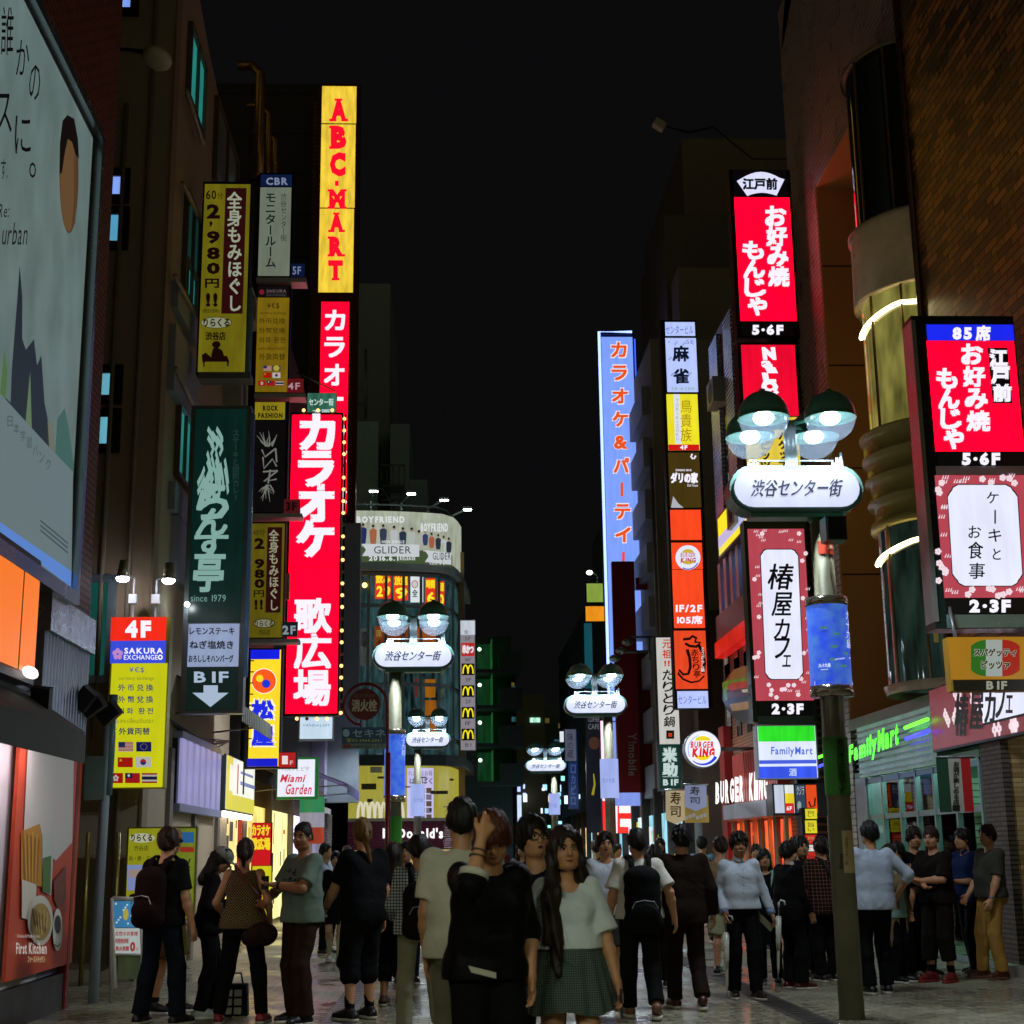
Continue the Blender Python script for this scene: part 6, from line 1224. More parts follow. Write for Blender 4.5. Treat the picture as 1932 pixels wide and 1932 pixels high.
# sushi banners
for nm, lab, x0, y0, x1, y1, d, col, ink_, lx in (('sushi_banner', 'pale grey blue pointed sushi banner with dark characters', 1292, 1480, 1333, 1530, 30.2, '#8f9abf', '#1c2030', (1302, 1320)), ('sushi_banner', 'cream pointed sushi banner with brown characters', 1256, 1490, 1293, 1555, 31.5, '#c8b890', '#5a3a14', (1265, 1284))):
 s = Sign(nm, lab, 'banner', d, ((x0 + x1) / 2, y1), None, 'pointed sushi banners'); c = Canvas(mapY(d)); m_ = em(col, .6, True, .1); c.up(1)
 c.poly([(x0, y1 - 8), ((x0 + x1) / 2, y1), (x1, y1 - 8), (x1, y0), (x0, y0)], m_); c.up(2); h = (y1 - y0 - 14) / 2; c.text('寿', lx[0], y0 + 4, lx[1], y0 + 2 + h, emt(ink_, .3), bold=.02); c.text('司', lx[0], y0 + 6 + h, lx[1], y0 + 4 + 2 * h - 4, emt(ink_, .3), bold=.02); c.mb.build('cloth', s.t)
 b = MB(); b.tube([at(x0 - 3, y0, d), at(x1 + 3, y0, d)], .02, steel); b.build('rod', s.t)
s = Sign('sushi_board', 'pale gold sushi board with fish pictures behind the pointed banners', 'sign', 30.6, (1315, 1555)); s.box('board', 1293, 1500, 1337, 1552, .1, em('#9a8440', .55, True, .2), -.002); c = Canvas(mapY(30.58), Z['r8'], .25); c.up(2)
for k in range(6): c.disc(1175 + k * 28, 375 - (k % 3) * 10, 13, 16, emt('#a8a8a8', .5), 10)
c.mb.build('picture', s.t)
# corner box of lit tenant cards and vertical lit signs
t = thing('tenant_card_box', 'box of four lit tenant cards, white, yellow, blue grey and orange', 'sign', (XR - .3, 26.2, 2.7)); d = 25.2
s = Sign('x', 'x', 'x', d, (1540, 1530)); bpy.data.objects.remove(s.t); s.t = t; t.location = at(1530, 1540, d)
s.box('casing', 1458, 1478, 1572, 1538, .5, pr('#30363a', .4), -.002)
for x0, x1, bands in ((1461, 1479, [('#cfd8ec', 0, 1)]), (1481, 1498, [('#e8ecf0', 0, .3), ('#f0d82a', .3, .65), ('#d8281c', .65, 1)]), (1501, 1519, [('#3a4660', 0, 1)]), (1521, 1541, [('#f0501c', 0, 1)])):
 c = s.panel(x0, 1481, x1, 1534, em(bands[0][0], .85))
 for h, a, b_ in bands[1:]: s.band(c, x0, 1481 + 53 * a, x1, 1481 + 53 * b_, em(h, .85))
 if x0 == 1501: c.up(2).text('クジラ', 1503, 1483, 1517, 1500, emt('#d8e0e8', .8)); c.disc(1508, 1520, 4, 9, emt('#a8b8b0', .7), 8)
 if x0 == 1521: c.up(2).line([(1526, 1512), (1530, 1522), (1537, 1520), (1538, 1505)], 3, emt('#2a1410', .3))
 if x0 == 1481: c.up(3).text('6F', 1484, 1521, 1494, 1529, WHT, bold=.04)
 s.done(c)
s = Sign('menu_tower', 'narrow vertical lit menu sign in yellow and red behind the plaid shirt', 'sign', 25.0, (1530, 1640)); s.box('casing', 1517, 1524, 1543, 1700, .2, case_d, -.002)
for k, (h, a, b_) in enumerate((('#e8dc2a', 1526, 1545), ('#e8dc2a', 1548, 1572), ('#d8201c', 1575, 1592), ('#f0e8e0', 1594, 1606), ('#d8281c', 1608, 1640), ('#e8e0d8', 1642, 1690))):
 c = s.panel(1519, a, 1541, b_, em(h, .85, True, .1)); c.up(2).text('旨い', 1522, a + 3, 1538, b_ - 3, emt('#2a2414' if k != 2 else '#ffe08a', .4), 'v') ; s.done(c)
# hanging tricolour banner at store front
t = thing('flag_banner', 'vertical green white red banner with small black characters by the store front', 'banner', at(1798, 1532, 17.0)); d = 17.0; b = MB(); zt_, zb_ = at(1798, 1430, d).z, at(1798, 1532, d).z
for h, x0, x1 in (('#16402a', 1770, 1792), ('#a8a89c', 1792, 1816), ('#b01418', 1816, 1834)): A, B_ = at(x0, 1480, d).x, at(x1, 1480, d).x; b.box(A, B_, d, d + .012, zb_, zt_, pr(h, .7))
b.build('cloth', t); c = Canvas(mapY(d - .003)); c.up(1).text('お酒が楽しめる店', 1798, 1436, 1810, 1518, pr('#101010', .5), 'v', .02); c.rect(1797, 1519, 1811, 1530, pr('#1a1a18', .5)); c.mb.build('lettering', t); b = MB(); A = at(1766, 1428, d); b.tube([A, at(1838, 1428, d)], .015, steel); b.build('rod', t)
# yellow slanted fascia under the far sign
t = thing('yellow_fascia', 'slanted yellow lit fascia with a pale stripe beside the near lamp', 'sign', (XR - .1, 31, 8)); Xy = 6.08
q = [atX(1340, 1042, Xy), atX(1408, 955, Xy), atX(1372, 925, Xy), atX(1340, 975, Xy)]
b = MB(); y0_, y1_ = 27.4, 32.0; zA, zB_ = 7.95, 8.8; b.box(Xy, 6.3, y0_, y1_, zA - .05, zB_ + .05, pr('#3a3424', .4)); b.build('casing', t)
c = Canvas(mapX(Xy, -1)); c.mb.poly([(Xy - .006, y1_ - .04, zA), (Xy - .006, y0_ + .04, zA), (Xy - .006, y0_ + .04, zB_), (Xy - .006, y1_ - .04, zB_)], em('#e8d820', 1.1, True, .1)); c.mb.poly([(Xy - .012, y1_ - .04, zA + .15), (Xy - .012, y0_ + .04, zA + .15), (Xy - .012, y0_ + .04, zA + .42), (Xy - .012, y1_ - .04, zA + .42)], emt('#b8bce8', .9)); c.mb.build('lit_panel', t)
# far lit signs on the right
for nm, lab, x0, y0, x1, y1, d, col, st_ in (('far_board', 'pale green lit board under a small floodlight, far right', 1107, 1101, 1140, 1136, 58, '#9ab84a', .7), ('far_board', 'orange lit panel under the pale green board', 1105, 1144, 1140, 1172, 57, '#f0941c', .95), ('wall_light', 'dark teal glowing wall strip under the orange panel', 1103, 1176, 1118, 1300, 57.5, '#1f6a78', .45), ('blue_sign', 'dark blue vertical sign with pale characters, far right', 1072, 1378, 1090, 1526, 58, '#1c3468', .55), ('white_sign', 'pale vertical sign in front of the dark blue one', 1066, 1376, 1087, 1436, 57, '#6a6f86', .5), ('cafe_banner', 'dark vertical cafe poster with pale letters beside the neon strip', 1107, 1300, 1134, 1570, 52, '#1c1c24', .5), ('neon_strip', 'glowing pale pink vertical light strip', 1135, 1360, 1147, 1540, 50, '#ffd0e8', 1.4), ('screen', 'bright red and white lit shop screen at the foot of the blue tower sign', 1137, 1512, 1193, 1572, 49, '#f0281c', 1.1), ('white_box', 'small white lit box sign, far right beside the lamp', 1056, 1380, 1066, 1400, 60, '#dfe8f0', 1), ('far_light_sign', 'far white vertical light sign left of the end lamp', 975, 1500, 984, 1560, 85, '#c8dcff', 1.1)):
 s = Sign(nm, lab, 'sign', d, ((x0 + x1) / 2, y1), None); s.box('casing', x0 - 1, y0 - 1, x1 + 1, y1 + 1, .3, case_d, -.002); c = s.panel(x0, y0, x1, y1, em(col, st_, True, .12)); c.up(2)
 if nm == 'blue_sign': c.text('口カピロ', 1076, 1440, 1087, 1520, emt('#4a6098', .7), 'v', .02)
 if nm == 'white_sign': c.text('味の蔵', 1070, 1382, 1082, 1430, emt('#20222c', .5), 'v')
 if nm == 'cafe_banner':
  for k, w_ in enumerate(('MANO', 'COFFEE', 'CAFE')): c.text(w_, 1110, 1338 + k * 14, 1131, 1348 + k * 14, emt('#8a9098', .6))
  c.disc(1121, 1402, 10, 12, emt('#5a3a2a', .5)); c.rect(1111, 1440, 1113, 1442, emt('#888', .5)) if False else None; c.line([(1118, 1500), (1122, 1480), (1120, 1460)], 5, emt('#b8b02a', .6), 2)
 if nm == 'screen': c.rect(1150, 1512, 1165, 1572, emt('#f8f4f4', 1.1)); c.rect(1168, 1520, 1190, 1534, emt('#fff4f0', 1.1)); c.rect(1170, 1545, 1190, 1560, emt('#fff4f0', 1.1))
 s.done(c)
b = MB(); q0 = at(1127, 1098, 57.5); b.tube([q0, q0 + Vector((0, -.1, .25)), q0 + Vector((-.3, -.5, .35))], .03, rl, 6); t = thing('floodlight', 'small lit floodlight above the pale green far board', 'floodlight', q0); b.build('arm', t); b = MB(); b.ball(q0 + Vector((-.36, -.55, .28)), (.13, .13, .09), em('#f0ffe8', 6, True, 0)); b.build('lamp', t)
# curved arm lamps on the right
t = thing('arm_lamps', 'bracket of three unlit curved arm lamps in front of the dark red sign', 'lamp', at(1215, 1240, 38.5)); d = 38.5
b = MB(); b.tube([at(1232, 1202, d), at(1192, 1202, d), at(1192, 1212, d)], .03, pr('#6f8078', .4, .5)); b.tube([at(1225, 1230, d), at(1175, 1230, d)], .03, pr('#6f8078', .4, .5)); b.tube([at(1225, 1200, d), at(1225, 1245, d)], .03, pr('#6f8078', .4, .5)); b.build('bracket', t)
for x, y in ((1184, 1212), (1172, 1228), (1160, 1242)): b = MB(); q = at(x, y, d); b.ball(q, (.16, .16, .1), pr('#8fa09a', .25, .5), 10); b.build('lamp_head', t)
# vertical burger restaurant stack right of the curved building
s = Sign('arches_sign', 'narrow white stack sign with four yellow arch marks on black squares', 'sign', 51.0, (883, 1416)); s.box('casing', 868, 1169, 898, 1416, .25, case_w, -.002)
c = s.panel(869, 1171, 896, 1415, em('#a09aa4', .65, True, .08)); c.up(2)
for y in (1263, 1304, 1345, 1386): 
 yc = y; s.band(c, 871, y - 11, 895, y + 11, em('#101008', .3), .008)
 for sx in (-1, 1): c.up(4).line([(883 + sx * (4.6 - 4.4 * math.cos(a)) if False else 883 + sx * 4.8 + 4.8 * math.cos(a), yc + 8 - 16 * math.sin(a)) for a in [math.pi * j / 10 for j in range(11)]], 2.6, emt('#f8e41c', 1))
for i, lb in enumerate(('3F', '2F', '1F', 'B1')): c.up(3).text(lb, 878, 1279 + i * 41, 889, 1286 + i * 41, emt('#4a464a', .5))
s.band(c, 869, 1171, 896, 1198, em('#c8d0dc', .9), .006); s.band(c, 870, 1213, 895, 1238, em('#c82a2a', .8), .006); c.up(4).text('全', 875, 1188, 884, 1196, emt('#3a4450', .4)); c.text('串かつ', 873, 1217, 893, 1233, emt('#f0e8f0', .9), bold=.05); c.text('5F', 877, 1202, 888, 1208, emt('#4a464a', .5)); c.text('4F', 877, 1242, 888, 1248, emt('#4a464a', .5)); s.done(c)
# dim floodlight in the sky at right
t = thing('security_light', 'unlit square floodlight on a thin arm against the night sky', 'floodlight', at(1244, 238, 30)); q = at(1244, 236, 30); b = MB(); Rm = Matrix.Rotation(.6, 3, 'Y'); vs = [q + Rm @ Vector((sx * .13, sy * .1, sz * .09)) for sz in (-1, 1) for sx, sy in ((-1, -1), (1, -1), (1, 1), (-1, 1))]; b.add(vs, [(0, 3, 2, 1), (4, 5, 6, 7), (0, 1, 5, 4), (1, 2, 6, 5), (2, 3, 7, 6), (3, 0, 4, 7)], pr('#b8b28c', .4)); b.build('housing', t)
b = MB(); b.tube([q, at(1300, 250, 31), at(1345, 240, 34), at(1420, 300, 40), at(1500, 300, 47)], .025, pr('#3a2420', .4, .3)); b.build('arm', t)
# ================================================================== STREET LAMPS
def lamp(name, label, off, group, hue='#e6f4ff', watts=190, glow=16):
 """lamp in local space: origin at the pole foot; the name board and the dome cluster sit off to one side"""
 t = thing(name, label, 'street lamp', (0, 0, 0), group); gp_ = pr('#6c6a54', .55, .15, .5, 2.5, bump=.2, bscale=12); gd = pr('#5c9480', .35, .2); cs = pr('#a8b4bc', .4, .3)
 b = MB(); b.tube([(0, 0, 0), (0, 0, 2.2), (0, 0, 4.62)], .115, gp_, 20, r1=.10); b.build('pole', t)
 ZS = 4.9; hw, hh, th = .625, .2, .17
 def pill(e, y, n=10): return [(off + sx * (hw - hh) + (hh + e) * math.cos(a), y, ZS + (hh + e) * math.sin(a)) for sx, a0 in ((1, -90), (-1, 90)) for a in [math.radians(a0 + 180 * k / n) for k in range(n + 1)]]
 b = MB(); A, B_ = pill(.03, -th + .02), pill(.03, th - .02); n = len(A); b.add(A + B_, [tuple(range(n)), tuple(range(2 * n - 1, n - 1, -1))] + [(k, k + n, (k + 1) % n + n, (k + 1) % n) for k in range(n)], pr('#4a6660', .35, .5)); bd_ = b.build('name_board', t)
 for y, f in ((-th, 1), (th, -1)):
  b = MB(); P = pill(-.012, y); b.add(P, [tuple(range(len(P)))], em('#dfe4ff', .76, True, .08))
  for i, (ex, ez) in enumerate(((0, 0), (.004, .003), (-.004, -.003))):
   for vs, fs in textpx('渋谷センター街', -.45, -.085, .45, .085, 'h', .0, .32): b.add([(off + f * (x + ex), y - f * (.004 + .0004 * i), ZS - z_ + ez) for x, z_ in vs], fs, emt('#1c2450', .4))
  b.build('lit_face', bd_)
 b = MB(); b.box(off - .45, off + .45, -.1, .1, ZS - hh - .07, ZS - hh - .01, gd); b.tube([(off * .4, 0, ZS - hh - .05), (0, 0, 4.55)], .05, gd); b.build('cradle', t)
 b = MB(); b.tube([(off, 0, ZS + hh), (off, 0, 5.62)], .06, cs, 14); b.build('column', t)
 b = MB()
 for sx in (-1, 1):
  for k in range(3): b.tube([(off + sx * .42 + .04 * k, 0, ZS + hh), (off + sx * .42 + .04 * k, 0, ZS + hh + .1 + .05 * k * (sx > 0))], .014, cs, 6)
 b.tube([(off - .42, 0, ZS + hh + .12), (off + .42, 0, ZS + hh + .12)], .008, cs, 6); b.build('antenna', t)
 for ang in (45, 135, 225, 315):
  cx3, cy3 = off + .46 * math.cos(math.radians(ang)), .46 * math.sin(math.radians(ang)); R = .245; zc = 5.56
  b = MB(); b.lathe((cx3, cy3, zc), [(R * 1.02, -.01), (R * 1.02, .01)] + [(R * math.cos(math.radians(k * 9)), .01 + R * 1.05 * math.sin(math.radians(k * 9))) for k in range(10)] + [(.03, R * 1.1), (.03, R * 1.18), (0, R * 1.18)], gd, 28); sh_ = b.build('lamp_shade', t)
  b = MB(); b.lathe((cx3, cy3, zc), [(R * .985, -.012)] + [(R * .97 * math.cos(math.radians(-k * 9)), -.012 + R * .9 * math.sin(math.radians(-k * 9))) for k in range(1, 11)], domem(), 28); b.build('dome', sh_)
  b = MB(); b.ball((cx3, cy3, zc + .0), (.10, .10, .068), em(hue, glow, True, 0), 16); b.build('bulb', sh_)
  ld = bpy.data.lights.new('lamp_light', 'SPOT'); ld.energy = watts; ld.color = hexc(hue); ld.spot_size = math.radians(164); ld.spot_blend = .35; ld.shadow_soft_size = .05; lo = bpy.data.objects.new('lamp_light', ld); COL.objects.link(lo); lo.parent = sh_; lo.location = (cx3, cy3, zc - .26)
  b = MB(); b.tube([(off, 0, 5.6), (cx3 - .2 * math.cos(math.radians(ang)), cy3 - .2 * math.sin(math.radians(ang)), 5.6)], .03, gd, 8); b.build('lamp_arm', t)
 return t
G_ = 'street lamps with name boards'
LR = lamp('street_lamp', 'nearest street lamp with four domes and a white name board, on a stained concrete pole', -.26, G_)
LL = lamp('street_lamp', 'street lamp with a name board right of the round hydrant sign', .29, G_)
pr_ = atz(1594, 1912); LR.location = (3.62, 13.7, 0)
LL.location = (at(745, 1400, 24.3).x, 24.3, 0); LL.scale = (1.04, 1.04, .96)
for src, px, d, lab, sc in ((LR, 1148, 31.8, 'street lamp with a name board left of the dark red panel sign', (1.05, .94)), (LR, 1044, 53, 'far street lamp over the heads left of the blue banner', (1.15, .92)), (LL, 788, 42, 'street lamp low in front of the curved building windows', (1, .95))):
 c_ = copytree(src); c_['label'] = lab; c_.location = (at(px, 1400, d).x, d, 0); c_.scale = (sc[0], sc[0], sc[1])
LN = lamp('street_lamp', 'added street lamp behind the viewer, unseen front fill at right', -.36, G_, '#f6ffe0', 270); LN.location = (3.6, -2.8, 0)  # out of view, added to light the people's fronts
c_ = copytree(LN); c_['label'] = 'added street lamp beside the viewer, unseen front fill at left'; c_.location = (-2.6, 0.6, 0)  # second added fill lamp, also out of view
# things strapped to the near pole
pp = lambda d_=13.7: Vector((3.62, 13.7, 0))
def wrap(name, label, cat, z0, z1, r, m, caps=None, a0=-180, a1=180, X=3.62, Y=13.7, group=None):
 t = thing(name, label, cat, (X, Y, z0), group); b = MB(); n = 28
 vs = [(X + r * math.sin(math.radians(a0 + (a1 - a0) * k / n)), Y - r * math.cos(math.radians(a0 + (a1 - a0) * k / n)), z) for z in (z0, z1) for k in range(n + 1)]
 b.add(vs, [(k, k + 1, k + n + 2, k + n + 1) for k in range(n)], m, True); return t, b
zp = lambda py: at(1580, py, 13.6).z
def wrapmap(r, X=3.62, Y=13.7, pxc=1570, k=1.0):
 def f(px, py, l):
  s_ = max(-.99, min(.99, (at(px, py, Y).x - X) / r)); a = math.asin(s_); return Vector((X + (r + l) * s_, Y - (r + l) * math.cos(a), at(px, py, Y - r * .8).z))
 return f
sea = newmat('sea_poster'); m, nt, out = sea; bs = N(nt, 'ShaderNodeBsdfPrincipled'); tc = N(nt, 'ShaderNodeTexCoord'); nz = N(nt, 'ShaderNodeTexNoise'); nz.inputs['Scale'].default_value = 9; nz.inputs['Detail'].default_value = 6; cr = N(nt, 'ShaderNodeValToRGB')
for e, (p_, h) in zip((cr.color_ramp.elements[0], cr.color_ramp.elements[1]), ((.36, '#2f50e0'), (.72, '#4a7cc8'))): e.position = p_; e.color = (*hexc(h), 1)
nt.links.new(tc.outputs['Object'], nz.inputs['Vector']); nt.links.new(nz.outputs[0], cr.inputs[0]); nt.links.new(cr.outputs[0], bs.inputs['Base Color']); nt.links.new(cr.outputs[0], bs.inputs['Emission Color']); bs.inputs['Emission Strength'].default_value = .75; nt.links.new(bs.outputs[0], out.inputs[0]); m.cycles.emission_sampling = 'FRONT'
def polead(label, X, Y, z0, z1, r, detail=True):
 t, b = wrap('pole_poster', label, 'poster', z0 + .1, z1 - .08, r, m, X=X, Y=Y, group='lit island posters on the lamp poles'); 
 b.lathe((X, Y, 0), [(.11, z0 + .1), (r, z0 + .1)], m, 28); b.build('lit_panel', t)
 b = MB(); ch = pr('#a8a090', .12, .9); b.lathe((X, Y, 0), [(.11, z1), (r + .01, z1), (r + .01, z1 - .08), (.11, z1 - .08)], ch, 28); b.build('end_ring', t); b = MB(); b.lathe((X, Y, 0), [(.11, z0), (r + .01, z0), (r + .01, z0 + .1), (.11, z0 + .1)], ch, 28); b.build('end_ring', t); return t
z0_, z1_ = at(1567, 1312, 13.55).z, at(1567, 1124, 13.55).z
t = polead('curved blue sea poster around the nearest lamp pole', 3.62, 13.7, z0_, z1_, .195)
c = Canvas(wrapmap(.197, pxc=1570)); c.up(1); c.text('九十九島', 1588, 1150, 1601, 1222, emt('#e0e8ff', .9), 'v', .0); c.rect(1533, 1284, 1607, 1296, emt('#c0ccff', .9)); c.up(2).text('長崎県 佐世保市', 1548, 1287, 1600, 1293, emt('#6070b8', .7)); c.up(1).text('九十九島', 1538, 1252, 1557, 1259, emt('#e8ecff', .9), bold=.03); c.rect(1541, 1263, 1553, 1264, emt('#e8ecff', .9))
for k in range(7): c.disc(1545 + (k * 23) % 50, 1185 + k * 12, 7 - k % 3, 2.5, emt('#4f8f70', .7), 10)
c.line([(1560, 1246), (1580, 1243), (1598, 1240)], 3, emt('#b0c0ff', .8)); c.mb.build('lettering', t)
t = polead('curved blue sea poster on the pole right of the hydrant sign', LL.location.x, 24.3, at(752, 1512, 24.1).z, at(752, 1375, 24.1).z, .17)
c = Canvas(wrapmap(.172, LL.location.x, 24.3)); c.up(1).text('九十九島', 757, 1380, 767, 1425, emt('#d8e4ff', .9), 'v'); c.mb.build('lettering', t)
for X, Y, py0, py1, lab in ((at(788, 1400, 42).x, 42, 1540, 1480, 'pale lit pole poster in front of the menu poster'), (at(1148, 1400, 31.8).x, 31.8, 1510, 1436, 'pale lit pole poster beside the dark red sign'), (at(1044, 1400, 53).x, 53, 1540, 1500, 'dim pale pole poster on the far lamp')):
 t, b = wrap('pole_poster', lab, 'poster', at(788, py0, Y).z, at(788, py1, Y).z, .2, em('#aebfff', .8, True, .1), X=X, Y=Y, group='lit island posters on the lamp poles'); b.build('lit_panel', t)
 c = Canvas(wrapmap(.202, X, Y)); px = 850 + X * F / Y; c.up(1).text('九十九島', px - 12 * 30 / Y, (py0 + py1) / 2 - 5, px + 12 * 30 / Y, (py0 + py1) / 2 + 4, emt('#6a86d8', .7)); c.mb.build('lettering', t)
t, b = wrap('notice_band', 'green warning band with dark vertical characters on the nearest pole', 'notice', at(1578, 1500, 13.6).z, at(1578, 1390, 13.6).z, .119, pr('#2f7a22', .6)); b.build('sheet', t); c = Canvas(wrapmap(.12)); c.up(1)
for i, ch in enumerate('客引きは犯罪です'): c.text(ch, 1572 + i * .5, 1394 + i * 13, 1586 + i * .5, 1406 + i * 13, pr('#10180c', .5), bold=.02)
c.mb.build('lettering', t)
t, b = wrap('notice_band', 'green warning band on the pole beside the red hydrant post', 'notice', at(745, 1590, 24.2).z, at(745, 1540, 24.2).z, .124, pr('#3f9a2a', .6), X=LL.location.x, Y=24.3); b.build('sheet', t)
t, b = wrap('metal_plate', 'pale worn address plate on the nearest pole', 'plate', at(1590, 1647, 13.6).z, at(1590, 1567, 13.6).z, .122, pr('#b8a67e', .5), a0=-10, a1=50); b.build('sheet', t); c = Canvas(wrapmap(.123)); c.up(1).text('渋谷センター街', 1587, 1580, 1594, 1632, pr('#3a2c1c', .6), 'v'); c.text('道玄坂', 1578, 1610, 1585, 1640, pr('#2a2018', .6), 'v', .02); c.mb.build('lettering', t)
t, b = wrap('sticker', 'small orange sticker on the nearest pole under the speaker', 'sticker', at(1562, 1045, 13.6).z, at(1562, 1020, 13.6).z, .108, pr('#c8452a', .5), a0=-40, a1=50); b.build('sheet', t); c = Canvas(wrapmap(.109)); c.up(1).text('JBL', 1556, 1029, 1570, 1037, pr('#e0d0b0', .5), bold=.03); c.mb.build('lettering', t)
t = thing('speaker', 'black box loudspeaker under the name board of the nearest lamp', 'speaker', at(1573, 1022, 13.4)); q = at(1573, 1000, 13.4); b = MB(); b.box(q.x - .1, q.x + .1, 13.3, 13.52, q.z - .115, q.z + .115, pr('#16302e', .35)); b.build('cabinet', t); b = MB(); b.box(q.x - .085, q.x + .085, 13.29, 13.3, q.z - .1, q.z + .1, pr('#0a0a0a', .8, bump=.5, bscale=300)); b.build('grille', t); b = MB(); b.tube([(q.x, 13.5, q.z), (3.62, 13.7, q.z + .05)], .02, black); b.build('bracket', t)
# ================================================================== PEOPLE: bodies grown as smooth implicit surfaces
def nets(G, o, h):
 S = G < 0; nx, ny, nz = G.shape
 cnt = np.zeros((nx - 1, ny - 1, nz - 1), np.int8); cor = [(a, b, c) for a in (0, 1) for b in (0, 1) for c in (0, 1)]
 for a, b, c in cor: cnt += S[a:nx - 1 + a, b:ny - 1 + b, c:nz - 1 + c]
 I, J, K = np.nonzero((cnt > 0) & (cnt < 8)); n = len(I)
 vid = np.full(cnt.shape, -1, np.int32); vid[I, J, K] = np.arange(n)
 P = np.zeros((n, 3), np.float32); C = np.zeros(n, np.float32)
 for a in cor:
  for ax in range(3):
   if a[ax] == 0:
    b = list(a); b[ax] = 1
    ga = G[I + a[0], J + a[1], K + a[2]]; gb = G[I + b[0], J + b[1], K + b[2]]
    x = (ga < 0) != (gb < 0); t = np.where(x, ga / np.where(x, ga - gb, 1), 0)
    for q in range(3): P[:, q] += np.where(x, a[q] + (t if q == ax else 0), 0)
    C += x
 P = P / C[:, None] + np.stack([I, J, K], 1); P = P * h + np.array(o, np.float32)
 Q = []
 for ax in range(3):
  sl0 = [slice(1, -1)] * 3; sl1 = [slice(1, -1)] * 3; sl0[ax] = slice(0, -1); sl1[ax] = slice(1, None)
  A = S[tuple(sl0)]; B = S[tuple(sl1)]
  i = np.stack(np.nonzero(A != B), 1); fl = A[tuple(i.T)]
  off = np.ones(3, int); off[ax] = 0; i = i + off
  u, v = (ax + 1) % 3, (ax + 2) % 3
  def g(du, dv):
   k = i.copy(); k[:, u] += du; k[:, v] += dv; return vid[k[:, 0], k[:, 1], k[:, 2]]
  q = np.stack([g(-1, -1), g(0, -1), g(0, 0), g(-1, 0)], 1); q[~fl] = q[~fl][:, ::-1]; Q.append(q)
 Q = np.concatenate(Q); Q = Q[(Q >= 0).all(1)]
 return P, Q
class Field:
 def __init__(s): s.p = []
 def cap(s, a, b, ra, rb=None, k=.02, cut=None): s.p.append(('c', np.array(a, float), np.array(b, float), ra, ra if rb is None else rb, k, cut)); return s
 def ell(s, c, r, k=.02, R=None): s.p.append(('e', np.array(c, float), np.array(r, float), R, 0, k, None)); return s
 def sub(s, c, r, k=.008, R=None): s.p.append(('s', np.array(c, float), np.array(r, float), R, 0, k, None)); return s
 def mesh(s, h, cuts=(), noise=None):
  lo = np.full(3, 9e9); hi = -lo
  for q in s.p:
   if q[0] == 'c': m = max(q[3], q[4]); lo = np.minimum(lo, np.minimum(q[1], q[2]) - m); hi = np.maximum(hi, np.maximum(q[1], q[2]) + m)
   elif q[0] == 'e': m = q[2].max(); lo = np.minimum(lo, q[1] - m); hi = np.maximum(hi, q[1] + m)
  lo -= 3 * h + .012; hi += 3 * h + .012; n = np.ceil((hi - lo) / h).astype(int) + 1
  G = np.full(n, .08, np.float32)
  ax = [lo[i] + np.arange(n[i]) * h for i in range(3)]
  for q in s.p:
   k = q[5]; t = q[0]
   if t == 'c': m = max(q[3], q[4]) + k + 3 * h; a = np.minimum(q[1], q[2]) - m; b = np.maximum(q[1], q[2]) + m
   else: m = q[2].max() + k + 3 * h; a = q[1] - m; b = q[1] + m
   i0 = np.maximum(((a - lo) / h).astype(int), 0); i1 = np.minimum(((b - lo) / h).astype(int) + 2, n)
   if (i1 <= i0).any(): continue
   X, Y, Zz = np.meshgrid(*[ax[i][i0[i]:i1[i]] for i in range(3)], indexing='ij')
   w = (slice(i0[0], i1[0]), slice(i0[1], i1[1]), slice(i0[2], i1[2]))
   if t == 'c':
    d = q[2] - q[1]; L2 = max(1e-9, d @ d)
    T = np.clip(((X - q[1][0]) * d[0] + (Y - q[1][1]) * d[1] + (Zz - q[1][2]) * d[2]) / L2, 0, 1)
    D = np.sqrt((X - q[1][0] - T * d[0]) ** 2 + (Y - q[1][1] - T * d[1]) ** 2 + (Zz - q[1][2] - T * d[2]) ** 2) - (q[3] + (q[4] - q[3]) * T)
    if q[6] is not None:
     cp, cn = q[6]; D = np.maximum(D, (X - cp[0]) * cn[0] + (Y - cp[1]) * cn[1] + (Zz - cp[2]) * cn[2])
   else:
    dx, dy, dz = X - q[1][0], Y - q[1][1], Zz - q[1][2]
    if q[3] is not None:
     R = q[3]; dx, dy, dz = (R[0][0] * dx + R[1][0] * dy + R[2][0] * dz, R[0][1] * dx + R[1][1] * dy + R[2][1] * dz, R[0][2] * dx + R[1][2] * dy + R[2][2] * dz)
    r = q[2]; k0 = np.sqrt((dx / r[0]) ** 2 + (dy / r[1]) ** 2 + (dz / r[2]) ** 2); k1 = np.sqrt((dx / r[0] ** 2) ** 2 + (dy / r[1] ** 2) ** 2 + (dz / r[2] ** 2) ** 2) + 1e-6
    D = k0 * (k0 - 1) / k1
   g = G[w]
   if t == 's': hh = np.clip(.5 - .5 * (g + D) / k, 0, 1); G[w] = g + (-D - g) * hh + k * hh * (1 - hh)
   else: hh = np.clip(.5 + .5 * (g - D) / k, 0, 1); G[w] = g + (D - g) * hh - k * hh * (1 - hh)
  if noise is not None or cuts:
   X, Y, Zz = np.meshgrid(*ax, indexing='ij', sparse=True)
   if noise is not None: G += noise(X, Y, Zz).astype(np.float32)
   for c in cuts: G = np.maximum(G, c(X, Y, Zz).astype(np.float32))
  G[0] = G[-1] = .08; G[:, 0] = G[:, -1] = .08; G[:, :, 0] = G[:, :, -1] = .08
  return nets(G, lo, h)
